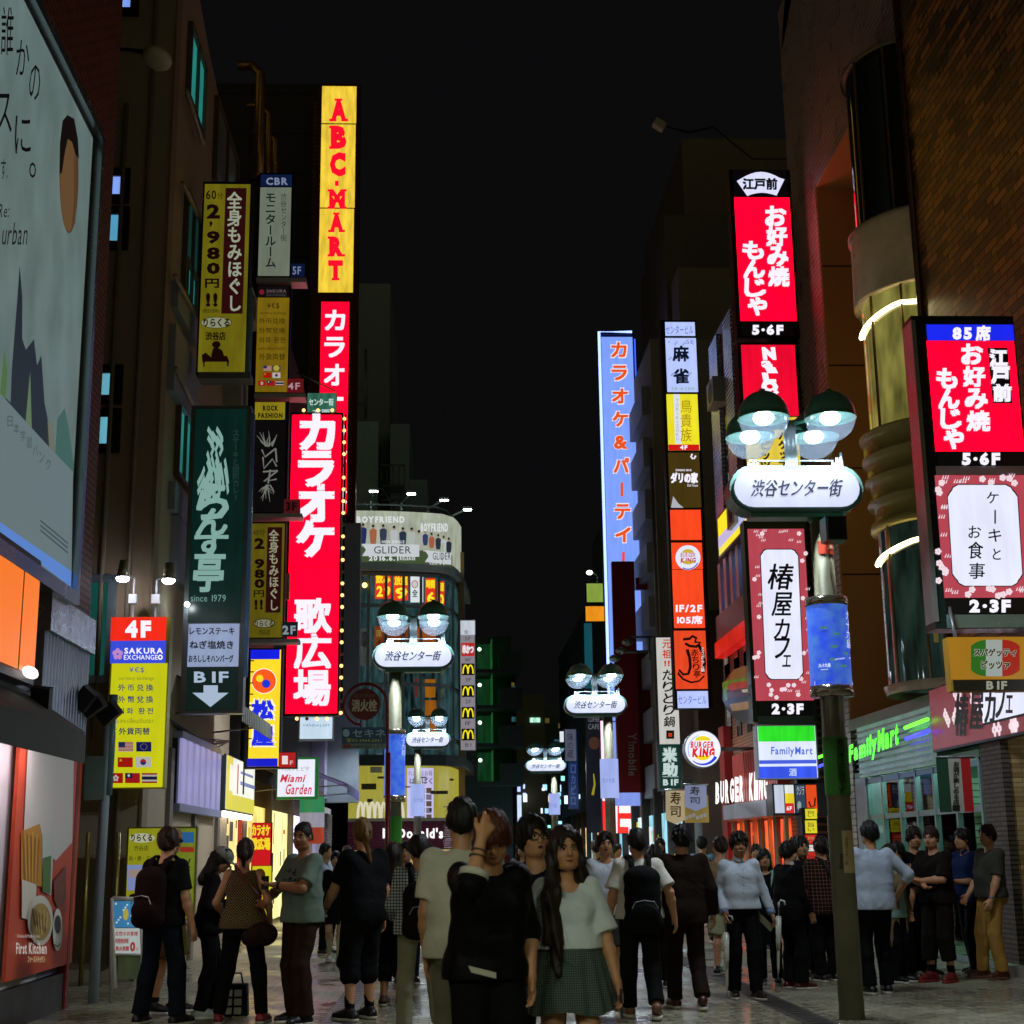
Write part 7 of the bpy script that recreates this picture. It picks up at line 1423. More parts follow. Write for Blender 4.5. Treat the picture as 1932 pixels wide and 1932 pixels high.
def npmesh(name, P, Q, mat, parent=None, loc=None):
 me = bpy.data.meshes.new(name); n = len(P); q = len(Q)
 me.vertices.add(n); me.vertices.foreach_set('co', P.astype(np.float32).ravel()); me.loops.add(q * 4); me.loops.foreach_set('vertex_index', Q.astype(np.int32).ravel())
 me.polygons.add(q); me.polygons.foreach_set('loop_start', np.arange(q, dtype=np.int32) * 4); me.polygons.foreach_set('loop_total', np.full(q, 4, np.int32))
 me.polygons.foreach_set('use_smooth', np.ones(q, bool)); me.update(calc_edges=True); me.validate(); me.materials.append(mat)
 o = bpy.data.objects.new(name, me); COL.objects.link(o)
 if parent is not None: o.parent = parent
 if loc is not None: o.location = loc
 return o
def skinm(h):
 key = ('skin', h)
 if key in _M: return _M[key]
 m, nt, out = newmat('skin'); b = N(nt, 'ShaderNodeBsdfPrincipled'); c = hexc(h); b.inputs['Roughness'].default_value = .5
 b.inputs['Subsurface Weight'].default_value = .12; b.inputs['Subsurface Radius'].default_value = (.012, .005, .003); b.inputs['Subsurface Scale'].default_value = 1
 tc = N(nt, 'ShaderNodeTexCoord'); nz = N(nt, 'ShaderNodeTexNoise'); nz.inputs['Scale'].default_value = 14; nz.inputs['Detail'].default_value = 4; mx = N(nt, 'ShaderNodeMix', data_type='RGBA')
 mx.inputs[6].default_value = (c[0] * .85, c[1] * .78, c[2] * .74, 1); mx.inputs[7].default_value = (min(1, c[0] * 1.12), min(1, c[1] * 1.1), c[2] * 1.08, 1)
 nt.links.new(tc.outputs['Object'], nz.inputs['Vector']); nt.links.new(nz.outputs[0], mx.inputs[0]); nt.links.new(mx.outputs[2], b.inputs['Base Color']); nt.links.new(b.outputs[0], out.inputs[0]); _M[key] = m; return m
def clothm(h, kind='plain', h2='#ffffff', s=.02, rough=.85):
 key = ('cloth', h, kind, h2, s)
 if key in _M: return _M[key]
 m, nt, out = newmat('cloth'); b = N(nt, 'ShaderNodeBsdfPrincipled'); b.inputs['Roughness'].default_value = rough; b.inputs['Specular IOR Level'].default_value = .1
 c, c2 = hexc(h), hexc(h2); tc = N(nt, 'ShaderNodeTexCoord'); sp = N(nt, 'ShaderNodeSeparateXYZ'); nt.links.new(tc.outputs['Object'], sp.inputs[0])
 nz = N(nt, 'ShaderNodeTexNoise'); nz.inputs['Scale'].default_value = 6; nz.inputs['Detail'].default_value = 6; nt.links.new(tc.outputs['Object'], nz.inputs['Vector'])
 col = None
 if kind == 'plain':
  mx = N(nt, 'ShaderNodeMix', data_type='RGBA'); mx.inputs[6].default_value = (*[x * .82 for x in c], 1); mx.inputs[7].default_value = (*[min(1, x * 1.15) for x in c], 1); nt.links.new(nz.outputs[0], mx.inputs[0]); col = mx.outputs[2]
 else:
  def stripe(ax_, w):
   a = N(nt, 'ShaderNodeMath', operation='MULTIPLY'); a.inputs[1].default_value = 1 / s; nt.links.new(sp.outputs[ax_], a.inputs[0])
   f = N(nt, 'ShaderNodeMath', operation='FRACT'); nt.links.new(a.outputs[0], f.inputs[0]); g = N(nt, 'ShaderNodeMath', operation='LESS_THAN'); g.inputs[1].default_value = w; nt.links.new(f.outputs[0], g.inputs[0]); return g.outputs[0]
  if kind in ('check', 'plaid'):
   w = .5 if kind == 'check' else .16; a1, a2 = stripe(0, w), stripe(2, w)
   ad = N(nt, 'ShaderNodeMath', operation='ADD'); nt.links.new(a1, ad.inputs[0]); nt.links.new(a2, ad.inputs[1]); hf = N(nt, 'ShaderNodeMath', operation='MULTIPLY'); hf.inputs[1].default_value = .5; nt.links.new(ad.outputs[0], hf.inputs[0]); fac = hf.outputs[0]
  elif kind == 'diamond':
   def tri(ax_, sc):
    a = N(nt, 'ShaderNodeMath', operation='PINGPONG'); a.inputs[1].default_value = s * sc; nt.links.new(sp.outputs[ax_], a.inputs[0]); return a.outputs[0]
   ad = N(nt, 'ShaderNodeMath', operation='ADD'); nt.links.new(tri(0, 1.0), ad.inputs[0]); nt.links.new(tri(2, 1.3), ad.inputs[1])
   mm = N(nt, 'ShaderNodeMath', operation='MULTIPLY'); mm.inputs[1].default_value = 2.2 / s; nt.links.new(ad.outputs[0], mm.inputs[0]); f = N(nt, 'ShaderNodeMath', operation='FRACT'); nt.links.new(mm.outputs[0], f.inputs[0]); g = N(nt, 'ShaderNodeMath', operation='LESS_THAN'); g.inputs[1].default_value = .42; nt.links.new(f.outputs[0], g.inputs[0]); fac = g.outputs[0]
  mx = N(nt, 'ShaderNodeMix', data_type='RGBA'); mx.inputs[6].default_value = (*c, 1); mx.inputs[7].default_value = (*c2, 1); nt.links.new(fac, mx.inputs[0]); col = mx.outputs[2]
 nt.links.new(col, b.inputs['Base Color'])
 n2 = N(nt, 'ShaderNodeTexNoise'); n2.inputs['Scale'].default_value = 5; n2.inputs['Detail'].default_value = 2.5; n2.inputs['Distortion'].default_value = .9; nt.links.new(tc.outputs['Object'], n2.inputs['Vector'])
 bp = N(nt, 'ShaderNodeBump'); bp.inputs['Strength'].default_value = .7; bp.inputs['Distance'].default_value = .03; nt.links.new(n2.outputs[0], bp.inputs['Height']); nt.links.new(bp.outputs[0], b.inputs['Normal'])
 nt.links.new(b.outputs[0], out.inputs[0]); _M[key] = m; return m
def hairm(h):
 key = ('hair', h)
 if key in _M: return _M[key]
 m, nt, out = newmat('hair'); b = N(nt, 'ShaderNodeBsdfPrincipled'); c = hexc(h); b.inputs['Roughness'].default_value = .55; b.inputs['Specular IOR Level'].default_value = .3
 tc = N(nt, 'ShaderNodeTexCoord'); mp = N(nt, 'ShaderNodeMapping'); mp.inputs['Scale'].default_value = (90, 90, 9); nz = N(nt, 'ShaderNodeTexNoise'); nz.inputs['Scale'].default_value = 1; nz.inputs['Detail'].default_value = 5
 nt.links.new(tc.outputs['Object'], mp.inputs[0]); nt.links.new(mp.outputs[0], nz.inputs['Vector']); mx = N(nt, 'ShaderNodeMix', data_type='RGBA'); mx.inputs[6].default_value = (*[x * .45 for x in c], 1); mx.inputs[7].default_value = (*[min(1, x * 1.5) for x in c], 1)
 nt.links.new(nz.outputs[0], mx.inputs[0]); nt.links.new(mx.outputs[2], b.inputs['Base Color']); bp = N(nt, 'ShaderNodeBump'); bp.inputs['Strength'].default_value = .5; bp.inputs['Distance'].default_value = .005; nt.links.new(nz.outputs[0], bp.inputs['Height']); nt.links.new(bp.outputs[0], b.inputs['Normal']); nt.links.new(b.outputs[0], out.inputs[0]); _M[key] = m; return m
def ik(a, b, l1, l2, hint):
 a, b, hint = Vector(a), Vector(b), Vector(hint); d = b - a; L = d.length
 if L > (l1 + l2) * .995: b = a + d.normalized() * (l1 + l2) * .995; d = b - a; L = d.length
 x = (l1 * l1 - l2 * l2 + L * L) / (2 * L); hgt = math.sqrt(max(0, l1 * l1 - x * x)); u = d.normalized(); w = hint - u * hint.dot(u); w.normalize()
 return a + u * x + w * hgt, b
class Person:
 """local axes: x to the person's left, y forward, z up, for a height of 1.75 m; then scaled, turned and set on the street"""
 def __init__(s, label, X, Y, H=1.72, face=0, head=(0, 0, 0), female=False, build=1.0, lean=(0, 0), feet=None, hands=None, elbow=None, skin='#b8835c', h=.012, group='people in the street', z0=0.0):
  sc_ = 1.065 if Y < 17.05 else 1.0; X *= sc_; Y *= sc_
  s.X, s.Y, s.k, s.a, s.h = X, Y, H / 1.75, math.radians(face), h; build *= .92; s.female = female; s.bw = build
  s.t = thing('person', label, 'person', (X, Y, z0), group)
  fwd = Vector((math.sin(s.a), -math.cos(s.a), 0)); lef = Vector((math.cos(s.a), math.sin(s.a), 0)); s.fwd, s.lef = fwd, lef
  s.seed = random.Random(int((X * 31 + Y * 17) * 100)).random() * 9
  s.lean = lean; s.skin = skinm(skin)
  sw = (.150 if female else .168) * build; s.sh = {1: (sw, -.012, 1.385), -1: (-sw, -.012, 1.385)}
  s.sh = {q: s.bend(v) for q, v in s.sh.items()}
  feet = feet or ((.10, -.01), (-.10, .03)); s.ank = {1: Vector((feet[0][0], feet[0][1], .085 + (feet[0][2] if len(feet[0]) > 2 else 0))), -1: Vector((feet[1][0], feet[1][1], .085 + (feet[1][2] if len(feet[1]) > 2 else 0)))}
  s.hip = {q: Vector((q * .088, 0, .92)) for q in (1, -1)}; s.knee = {}
  for q in (1, -1): s.knee[q], s.ank[q] = ik(s.hip[q], s.ank[q], .425, .42, (q * .08, 1, 0))
  hands = hands or {}; s.wr = {}; s.el = {}; elbow = elbow or {}
  for q in (1, -1):
   tgt = hands.get(q, (q * (sw + .045), .03, .86)); s.el[q], s.wr[q] = ik(s.sh[q], tgt, .285, .25, elbow.get(q, (q * .35, -1, 0)))
  yw, pt, rl_ = [math.radians(v) for v in head]
  s.HR = Matrix.Rotation(yw, 3, 'Z') @ Matrix.Rotation(pt, 3, 'X') @ Matrix.Rotation(rl_, 3, 'Y'); s.nk = Vector(s.bend((0, .006, 1.478))); s.curl = {1: .5, -1: .5}; s.hdir = {}; s.thumb = {}
 def bend(s, p):
  u = max(0, (p[2] - .95) / .47); return (p[0] + s.lean[0] * u, p[1] + s.lean[1] * u, p[2] - abs(s.lean[1]) * .12 * u)
 def W(s, p): return np.array(((p[0] * s.lef.x + p[1] * s.fwd.x) * s.k, (p[0] * s.lef.y + p[1] * s.fwd.y) * s.k, p[2] * s.k))
 def B(s, p): return s.W(s.bend(p))
 def Hd(s, p):
  """head space, origin at the top of the neck"""
  v = s.HR @ Vector((p[0] * .94, p[1] * .94, p[2] * .94)); return s.W((s.nk.x + v.x, s.nk.y + v.y, s.nk.z + v.z))
 def HM(s):
  c = [s.W(s.HR @ Vector(e)) / s.k for e in ((1, 0, 0), (0, 1, 0), (0, 0, 1))]
  return [[c[0][i], c[1][i], c[2][i]] for i in range(3)]
 def BM(s):
  c = [s.W(e) / s.k for e in ((1, 0, 0), (0, 1, 0), (0, 0, 1))]; return [[c[0][i], c[1][i], c[2][i]] for i in range(3)]
 def torso(s, f, o=0.0, k=.06, loose=0.0, low=True):
  b, F_ = s.bw, s.female; K = s.k
  def seg(w, y, z, r, kk=k): f.cap(s.B((-w * b, y, z)), s.B((w * b, y, z)), (r * (b * .5 + .5) + o) * K, None, kk)
  if F_:
   seg(.10, -.012, 1.372, .046, .035); seg(.07, .0, 1.27, .092); seg(.048, .0, 1.10, .083 + loose); seg(.078, -.005, .95, .107 + loose * .6 if low else .1)
   stack = ((.07, 0, 1.27, .092), (.048, 0, 1.10, .083 + loose), (.078, -.005, .95, .107 + loose * .6))
   for q in (1, -1): f.ell(s.B((q * .066, .062, 1.26)), np.array((.058, .050, .062)) * K + o, .06)
  else:
   stack = ((.088, 0, 1.265, .104), (.072, .003, 1.10, .098 + loose), (.074, -.003, .95, .106 + loose * .6))
   seg(.118, -.015, 1.368, .055, .04); seg(.088, .0, 1.265, .104); seg(.072, .003, 1.10, .098 + loose); seg(.074, -.003, .95, .106 + loose * .6)
   f.cap(s.B((0, -.025, 1.28)), s.B((0, -.02, 1.425)), .07 * K + o * .6, .045 * K + o * .6, .04)
  for (w, y, z, r), (w2, y2, z2, r2) in zip(stack[:-1], stack[1:]):
   for q in (1, -1, 0): f.cap(s.B((q * w * b, y, z)), s.B((q * w2 * b, y2, z2)), (r * (b * .5 + .5) + o) * K * .985, (r2 * (b * .5 + .5) + o) * K * .985, .03)
  for q in (1, -1): f.ell(s.B((q * .062, -.055, .90)), np.array((.085, .075, .09)) * K + o, .05)
 def arm(s, f, q, o=0.0, upto=2.0, flare=0.0, k=.025):
  """upto: 1 is the elbow, 2 the wrist; beyond that the sleeve is cut square"""
  K = s.k; S_, E_, W_ = s.W(s.sh[q]), s.W(s.el[q]), s.W(s.wr[q]); w_ = (.88 if s.female else 1.0) * (s.bw * .6 + .4)
  f.ell(S_, np.array((.056, .058, .060)) * K * w_ + o, .025)
  if upto <= 1: 
   p = S_ + (E_ - S_) * upto; n = (E_ - S_) / np.linalg.norm(E_ - S_); f.cap(S_, p + n * .08, (.052 * w_) * K + o, (.047 * w_) * K + o + flare * 1.6, k, (p, n)); return
  f.cap(S_, E_, .052 * K * w_ + o, .041 * K * w_ + o, k)
  u = min(1.0, upto - 1); p = E_ + (W_ - E_) * u; n = (W_ - E_) / np.linalg.norm(W_ - E_); m = E_ + (W_ - E_) * .3
  if o > 0: f.cap(E_, p + n * .05, .041 * K * w_ + o, .033 * K * w_ + o + flare, k, (p, n))
  else: f.cap(E_, m, .04 * K * w_, .042 * K * w_, k); f.cap(m, W_, .042 * K * w_, .027 * K * w_, k)
 def hand(s, f, q):
  K = s.k * (.92 if s.female else 1.0); E_, W_ = Vector(s.el[q]), Vector(s.wr[q]); d = Vector(s.hdir[q]).normalized() if q in s.hdir else (W_ - E_).normalized()
  th = Vector(s.thumb.get(q, (0, 1, 0))); th = (th - d * th.dot(d)).normalized(); pal = d.cross(th) * q * -1   # palm normal, towards the body when the arm hangs
  if q in s.thumb and False: pal = -pal
  c = s.curl[q]; P = lambda a, b_, e: s.W(W_ + d * a * .98 + th * b_ + pal * e)
  r = .0105 * K
  f.cap(s.W(W_), P(.03, 0, 0), .025 * K, .022 * K, .012)
  for i, b_ in enumerate((.030, .010, -.011, -.029)): f.cap(P(.015, b_ * .55, 0), P(.088 - .004 * i, b_, 0), .016 * K, .0135 * K, .012)
  for i, b_ in enumerate((.032, .011, -.011, -.030)):
   L = (.072, .08, .074, .058)[i]; cc = c * (.8 + .15 * i); x, e = .088 - .004 * i, 0.0; ang = cc * .55
   for j in range(3):
    l = L * (.45, .31, .24)[j]; x2, e2 = x + l * math.cos(ang), e + l * math.sin(ang); f.cap(P(x, b_ * (1 + .05 * j), e), P(x2, b_ * (1.04 + .05 * j), e2), r * (1, .92, .84)[j], r * (.92, .84, .74)[j], .004); x, e = x2, e2; ang += cc * .75
  f.cap(P(.02, .022, .005), P(.05, .052, .012), .0145 * K, .012 * K, .01); f.cap(P(.05, .052, .012), P(.082, .062, .022), .0115 * K, .009 * K, .005)
 def body(s, face=True, hands=True):
  f = Field(); K = s.k; M = s.HM(); A = lambda *v: np.array(v) * K * .94
  s.torso(f)
  for q in (1, -1):
   s.arm(f, q); 
   if hands: s.hand(f, q)
   H_, N_, A_ = s.W(s.hip[q]), s.W(s.knee[q]), s.W(s.ank[q]); fm = 1.04 if s.female else 1.0
   f.cap(H_, N_, .082 * K * fm, .054 * K, .03); cf = N_ + (A_ - N_) * .3 - s.W((0, .018, 0)); f.cap(N_, cf, .052 * K, .055 * K, .02); f.cap(cf, A_, .055 * K, .036 * K, .02); f.cap(A_, s.W(s.ank[q] + Vector((q * .02, .13, -.05))), .034 * K, .026 * K, .02)
  f.cap(s.B((0, -.02, 1.40)), s.Hd((0, -.014, .07)), (.049 if s.female else .057) * K, (.045 if s.female else .053) * K, .03)
  f.ell(s.Hd((0, -.012, .165)), A(.076, .097, .098), .02, M); f.ell(s.Hd((0, .028, .105)), A(.064, .066, .088), .02, M); f.ell(s.Hd((0, .048, .048)), A(.036, .036, .03), .035, M); f.cap(s.Hd((-.035, .02, .06)), s.Hd((.035, .02, .06)), .034 * K, None, .03)
  if face:
   for q in (1, -1):
    f.ell(s.Hd((q * .078, -.008, .125)), A(.012, .022, .033), .008, M); f.ell(s.Hd((q * .038, .058, .1)), A(.028, .03, .026), .02, M); f.cap(s.Hd((q * .012, .09, .162)), s.Hd((q * .045, .075, .16)), .009 * K, .007 * K, .014); f.sub(s.Hd((q * .031, .104, .142)), A(.02, .018, .0115), .012, M)
   f.cap(s.Hd((0, .09, .148)), s.Hd((0, .108, .112)), .0085 * K, .0125 * K, .014); f.ell(s.Hd((0, .1, .105)), A(.021, .012, .010), .008, M); f.ell(s.Hd((0, .088, .079)), A(.024, .012, .006), .006, M); f.ell(s.Hd((0, .087, .069)), A(.021, .012, .0065), .006, M)
  P, Q = f.mesh(s.h); npmesh('body', P, Q, s.skin, s.t)
 def facebits(s, brow='#14100c', lip='#7c3a34', mouth=None, smile=False, eye='#120c09'):
  K = s.k; base = s.t.location
  def blob(name, c, r, m, n=10):
   b = MB(); b.ball((0, 0, 0), 1.0, m, n); M = s.HM(); cc = s.Hd(c); vs = []
   for v in b.v:
    l = (v[0] * r[0] * K, v[1] * r[1] * K, v[2] * r[2] * K); vs.append(tuple(cc[i] + M[i][0] * l[0] + M[i][1] * l[1] + M[i][2] * l[2] + base[i] for i in range(3)))
   b.v = vs; return b
  for q in (1, -1):
   b = blob('eye', (q * .031, .0815, .1405), (.0145, .009, .0075), pr('#b8aea4', .25, var=.05)); i = blob('eye', (q * .031, .0885, .1405), (.0072, .0035, .0072), pr(eye, .15)); l = blob('e', (q * .031, .085, .148), (.0165, .007, .0028), pr('#1a1210', .5))
   for o in (i, l): b.add(o.v, o.f, o.mats[0], True)
   b.build('eye', s.t)
   b = MB(); b.tube([Vector(s.Hd((q * x, y, z))) + base for x, y, z in ((.014, .0975, .161), (.03, .094, .166), (.05, .079, .162))], .0042 * K, hairm(brow), 6); b.build('eyebrow', s.t)
  if smile: pts = [(-.03, .083, .082), (-.018, .0935, .072), (0, .097, .069), (.018, .0935, .072), (.03, .083, .082)]; b = MB(); b.tube([Vector(s.Hd(p)) + base for p in pts], .0058 * K, pr('#c8bcb0', .3), 6); b.tube([Vector(s.Hd((x, y, z - .007))) + base for x, y, z in pts], .0045 * K, pr(lip, .45), 6); b.build('mouth', s.t)
  elif mouth: b = blob('m', (0, .0945, .073), (.014, .006, .010), pr('#2a0c0a', .4)); o = blob('m', (0, .092, .073), (.020, .006, .0145), pr(lip, .4)); b.add(o.v, o.f, o.mats[0], True); b.build('mouth', s.t)
  else: b = MB(); b.tube([Vector(s.Hd(p)) + base for p in ((-.021, .0895, .0745), (-.008, .0985, .0765), (0, .099, .0755), (.008, .0985, .0765), (.021, .0895, .0745))], .0045 * K, pr(lip, .4), 6); b.tube([Vector(s.Hd(p)) + base for p in ((-.016, .09, .070), (0, .0985, .067), (.016, .09, .070))], .005 * K, pr(lip, .4), 6); b.build('mouth', s.t)
 def folds(s, amp=.005):
  ph = s.seed
  return lambda X, Y, Zz: amp * (np.sin(8 * Zz + 15 * X + 9 * Y + ph) * np.sin(11 * X - 9 * Y + 4 * Zz + 2 * ph) + .5 * (1 - 2 * np.abs(np.sin(9 * Zz - 14 * X + 12 * Y + ph + 1.6 * np.sin(5 * Zz + 6 * X)))) ** 3)
 def top(s, m, sleeve=.7, hem=.88, o=.012, loose=.02, neck='crew', flare=.014, name='shirt', amp=.005):
  o *= .75; loose *= .6; f = Field(); K = s.k; s.torso(f, o, .06, loose)
  for q in (1, -1):
   if sleeve: s.arm(f, q, o, sleeve, flare)
  for w, z in ((.076, .90), (.074, hem)): f.cap(s.B((-w, -.005, z)), s.B((w, -.005, z)), (.104 + loose * .8 + o) * K, None, .05)
  for q in (1, -1, 0): f.cap(s.B((q * .074, -.005, .95)), s.B((q * .075, -.005, hem - .03)), (.104 + loose * .8 + o) * K, None, .03)
  hz = hem * K; cuts = [lambda X, Y, Z_: hz - Z_ + 0 * X + 0 * Y]
  nc = s.B((0, .012, 1.462)); rr = {'crew': .07, 'wide': .088, 'v': .075, 'collar': .055, 'tank': .09}[neck] * K
  cuts.append(lambda X, Y, Z_: rr - np.sqrt((X - nc[0]) ** 2 + (Y - nc[1]) ** 2 + (Z_ - nc[2]) ** 2))
  if neck == 'v': vc = s.B((0, .1, 1.40)); cuts.append(lambda X, Y, Z_: .048 * K - np.sqrt((X - vc[0]) ** 2 + (Y - vc[1]) ** 2 + ((Z_ - vc[2]) * .7) ** 2))
  if neck == 'wide': vc = s.B((.01, .07, 1.452)); cuts.append(lambda X, Y, Z_: .082 * K - np.sqrt((X - vc[0]) ** 2 + (Y - vc[1]) ** 2 + ((Z_ - vc[2]) * .9) ** 2))
  P, Q = f.mesh(s.h, cuts, s.folds(amp)); o_ = npmesh(name, P, Q, m, s.t)
  if neck == 'collar':
   b = MB(); n = 16; A = [s.B((.062 * math.sin(2 * math.pi * i / n), .005 + .064 * math.cos(2 * math.pi * i / n), 1.455 - .03 * max(0, math.cos(2 * math.pi * i / n)))) for i in range(n)]; C_ = [s.B((.056 * math.sin(2 * math.pi * i / n), .008 + .058 * math.cos(2 * math.pi * i / n), 1.495 - .035 * max(0, math.cos(2 * math.pi * i / n)))) for i in range(n)]
   b.add([Vector(v) + s.t.location for v in A + C_], [(i, (i + 1) % n, (i + 1) % n + n, i + n) for i in range(n) if not (abs(i) < 1)], m, True); b.build('collar', s.t)
  return o_
 def pants(s, m, upto=2.0, o=.016, flare=.012, name='trousers', amp=.004, waist=1.02, sag=0.0):
  f = Field(); K = s.k; b = s.bw
  wr_ = .078 if s.female else .074
  f.cap(s.B((-wr_ * b, -.003, .96)), s.B((wr_ * b, -.003, .96)), .104 * K + o, None, .05); f.cap(s.B((-.066 * b, 0, waist)), s.B((.066 * b, 0, waist)), .097 * K + o * .8, None, .05)
  for q in (1, -1):
   f.ell(s.B((q * .062, -.055, .90)), np.array((.085, .075, .09)) * K + o, .05); H_, N_, A_ = s.W(s.hip[q]), s.W(s.knee[q]), s.W(s.ank[q])
   if upto <= 1: p = H_ + (N_ - H_) * upto; n = (N_ - H_) / np.linalg.norm(N_ - H_); f.cap(H_, p + n * .1, .084 * K + o, .066 * K + o + flare, .03, (p, n)); continue
   f.cap(H_, N_, .083 * K + o, .056 * K + o, .03); u = upto - 1; p = N_ + (A_ - N_) * u; n = (A_ - N_) / np.linalg.norm(A_ - N_); f.cap(N_, p + n * .05, .056 * K + o, .042 * K + o + flare, .02, (p, n)); cf = N_ + (A_ - N_) * .3 - s.W((0, .02, 0)); f.cap(N_, cf, .05 * K + o, .052 * K + o, .03)
  wz = waist * K; P, Q = f.mesh(s.h, [lambda X, Y, Z_: Z_ - wz + 0 * X + 0 * Y], s.folds(amp)); return npmesh(name, P, Q, m, s.t)
 def shoes(s, m, sole='#b8b4a8', high=.0):
  K = s.k
  for q in (1, -1):
   f = Field(); A_ = s.ank[q]; d = Vector((q * .18, 1, 0)).normalized(); lift = A_.z - .085
   hl = s.W((A_.x - d.x * .045, A_.y - d.y * .045, .045 + lift)); tz = .038 + lift * .25; t1 = s.W((A_.x + d.x * .10, A_.y + d.y * .10, tz + .004)); t2 = s.W((A_.x + d.x * .165, A_.y + d.y * .165, tz))
   f.cap(hl, t1, .042 * K, .044 * K, .02); f.cap(t1, t2, .044 * K, .036 * K, .02); f.cap(s.W(A_), hl, (.046 + high) * K, .044 * K, .02); f.cap(s.W(A_ + Vector((0, .02, .0))), t1, .04 * K, .038 * K, .02)
   if high: f.cap(s.W(A_), s.W(A_ + (s.knee[q] - A_) * .18), .047 * K, .046 * K, .02)
   zb_ = .006 * K + lift * .2; P, Q = f.mesh(min(s.h, .009), [lambda X, Y, Z_: zb_ - Z_ + 0 * X + 0 * Y]); o = npmesh('shoe', P, Q, m, s.t)
   g = Field(); zs = .018 * K + lift * .2; g.cap((hl[0], hl[1], zs), (t1[0], t1[1], zs), .047 * K, .049 * K, .02); g.cap((t1[0], t1[1], zs), (t2[0], t2[1], zs), .049 * K, .04 * K, .02); P, Q = g.mesh(min(s.h, .009), [lambda X, Y, Z_: .001 + lift * .2 - Z_ + 0 * X + 0 * Y, lambda X, Y, Z_: Z_ - .03 * K - lift * .2 + 0 * X + 0 * Y]); npmesh('sole', P, Q, pr(sole, .6), o)
 def socks(s, m, h_=.12):
  K = s.k
  for q in (1, -1): f = Field(); A_, N_ = s.W(s.ank[q]), s.W(s.knee[q]); n = (N_ - A_) / np.linalg.norm(N_ - A_); p = A_ + n * h_ * K; f.cap(A_, p + n * .03, .042 * K, .046 * K, .01, (p, n)); P, Q = f.mesh(s.h); npmesh('sock', P, Q, m, s.t)
 def hair(s, col, style='short', vol=.014, amp=.006, fringe=.155):
  f = Field(); K = s.k; M = s.HM(); A = lambda *v: np.array(v) * K * .94; H = s.Hd
  f.ell(H((0, -.016, .172)), A(.078 + vol, .098 + vol, .098 + vol), .02, M)
  f.ell(H((0, -.055, .125)), A(.072 + vol * .7, .06 + vol * .7, .075), .03, M)
  if style in ('short', 'curly'):
   for q in (1, -1): f.ell(H((q * .07, -.01, .14)), A(.014 + vol * .6, .035, .04), .02, M)
   f.sub(H((0, .112, .08)), A(.066, .085, .105), .014, M)
  elif style == 'swept': # long fringe falling over one side of the face
   for q in (1, -1): f.ell(H((q * .068, -.01, .145)), A(.014 + vol * .5, .04, .04), .02, M)
   f.sub(H((.012, .12, .08)), A(.062, .08, .10), .014, M); f.cap(H((.01, .085, .21)), H((-.05, .085, .14)), .026 * K, .02 * K, .02); f.cap(H((-.02, .095, .19)), H((-.062, .06, .095)), .02 * K, .012 * K, .02)
  elif style == 'long':
   f.sub(H((.008, .125, .105)), A(.06, .085, .115), .014, M)
   for q in (1, -1):
    f.cap(H((q * .07, .015, .18)), H((q * .083, .012, .06)), .03 * K, .034 * K, .03); L = .18 if q == 1 else .42
    sh_ = s.B((q * .10, .085 if q == -1 else -.04, 1.36)); e = s.B((q * .105 + (.03 if q == -1 else .06), .165 if q == -1 else -.07, 1.36 - L)); f.cap(H((q * .083, .012, .06)), sh_, .034 * K, .05 * K, .03); f.cap(sh_, e, .05 * K, .022 * K, .03)
    if q == -1: f.cap(sh_, s.B((-.15, .14, 1.10)), .045 * K, .02 * K, .02); f.cap(sh_, s.B((-.05, .165, 1.10)), .035 * K, .012 * K, .02)
   f.cap(H((0, -.07, .1)), s.B((0, -.10, 1.22)), .075 * K, .07 * K, .04); f.cap(s.B((.05, -.1, 1.3)), s.B((.10, -.09, 1.18)), .06 * K, .03 * K, .03)
  elif style == 'straight':
   f.sub(H((0, .12, .085)), A(.055, .085, .09), .014, M)
   for q in (1, -1): f.cap(H((q * .068, -.01, .16)), H((q * .078, -.03, -.03)), .03 * K, .035 * K, .03)
   f.cap(H((0, -.06, .12)), H((0, -.075, -.14)), .075 * K, .065 * K, .04)
  elif style == 'pony':
   f.sub(H((0, .11, .08)), A(.07, .09, .1), .014, M); f.cap(H((0, -.10, .15)), H((0, -.135, .10)), .03 * K, .03 * K, .02); f.cap(H((0, -.135, .10)), s.B((.01, -.125, 1.36)), .03 * K, .016 * K, .03)
  elif style == 'bun':
   f.sub(H((0, .11, .08)), A(.07, .09, .1), .014, M); f.ell(H((0, -.125, .11)), A(.04, .035, .038), .015, M); f.cap(H((0, -.12, .09)), H((0, -.10, .0)), .022 * K, .012 * K, .02)
  elif style == 'topknot':
   f.sub(H((0, .095, .085)), A(.085, .1, .115), .012, M); f.ell(H((0, -.085, .235)), A(.042, .05, .038), .02, M); f.sub(H((0, -.08, .03)), A(.12, .1, .09), .02, M)
  ph = s.seed
  n_ = lambda X, Y, Z_: amp * (np.sin(58 * X + 23 * Z_ + ph) * np.sin(61 * Y - 19 * Z_) + .7 * np.sin(95 * X - 80 * Y + 30 * Z_ + ph)) + (amp * .9 * np.sin(70 * Z_ + 40 * X + ph) * np.sin(66 * Y + 9) if style == 'curly' else 0)
  P, Q = f.mesh(min(s.h, .009), (), n_); o = npmesh('hair', P, Q, hairm(col), s.t)
  # loose strands lying on and lifting off the mass
  V = P[Q]; fn = np.cross(V[:, 2] - V[:, 0], V[:, 3] - V[:, 1]); nr = np.zeros_like(P)
  for i in range(4): np.add.at(nr, Q[:, i], fn)
  nr /= np.linalg.norm(nr, axis=1)[:, None] + 1e-9; rs = np.random.RandomState(int(s.seed * 1000)); cnt = (900 if style in ('long', 'swept') else 420) if s.h < .0125 else 0
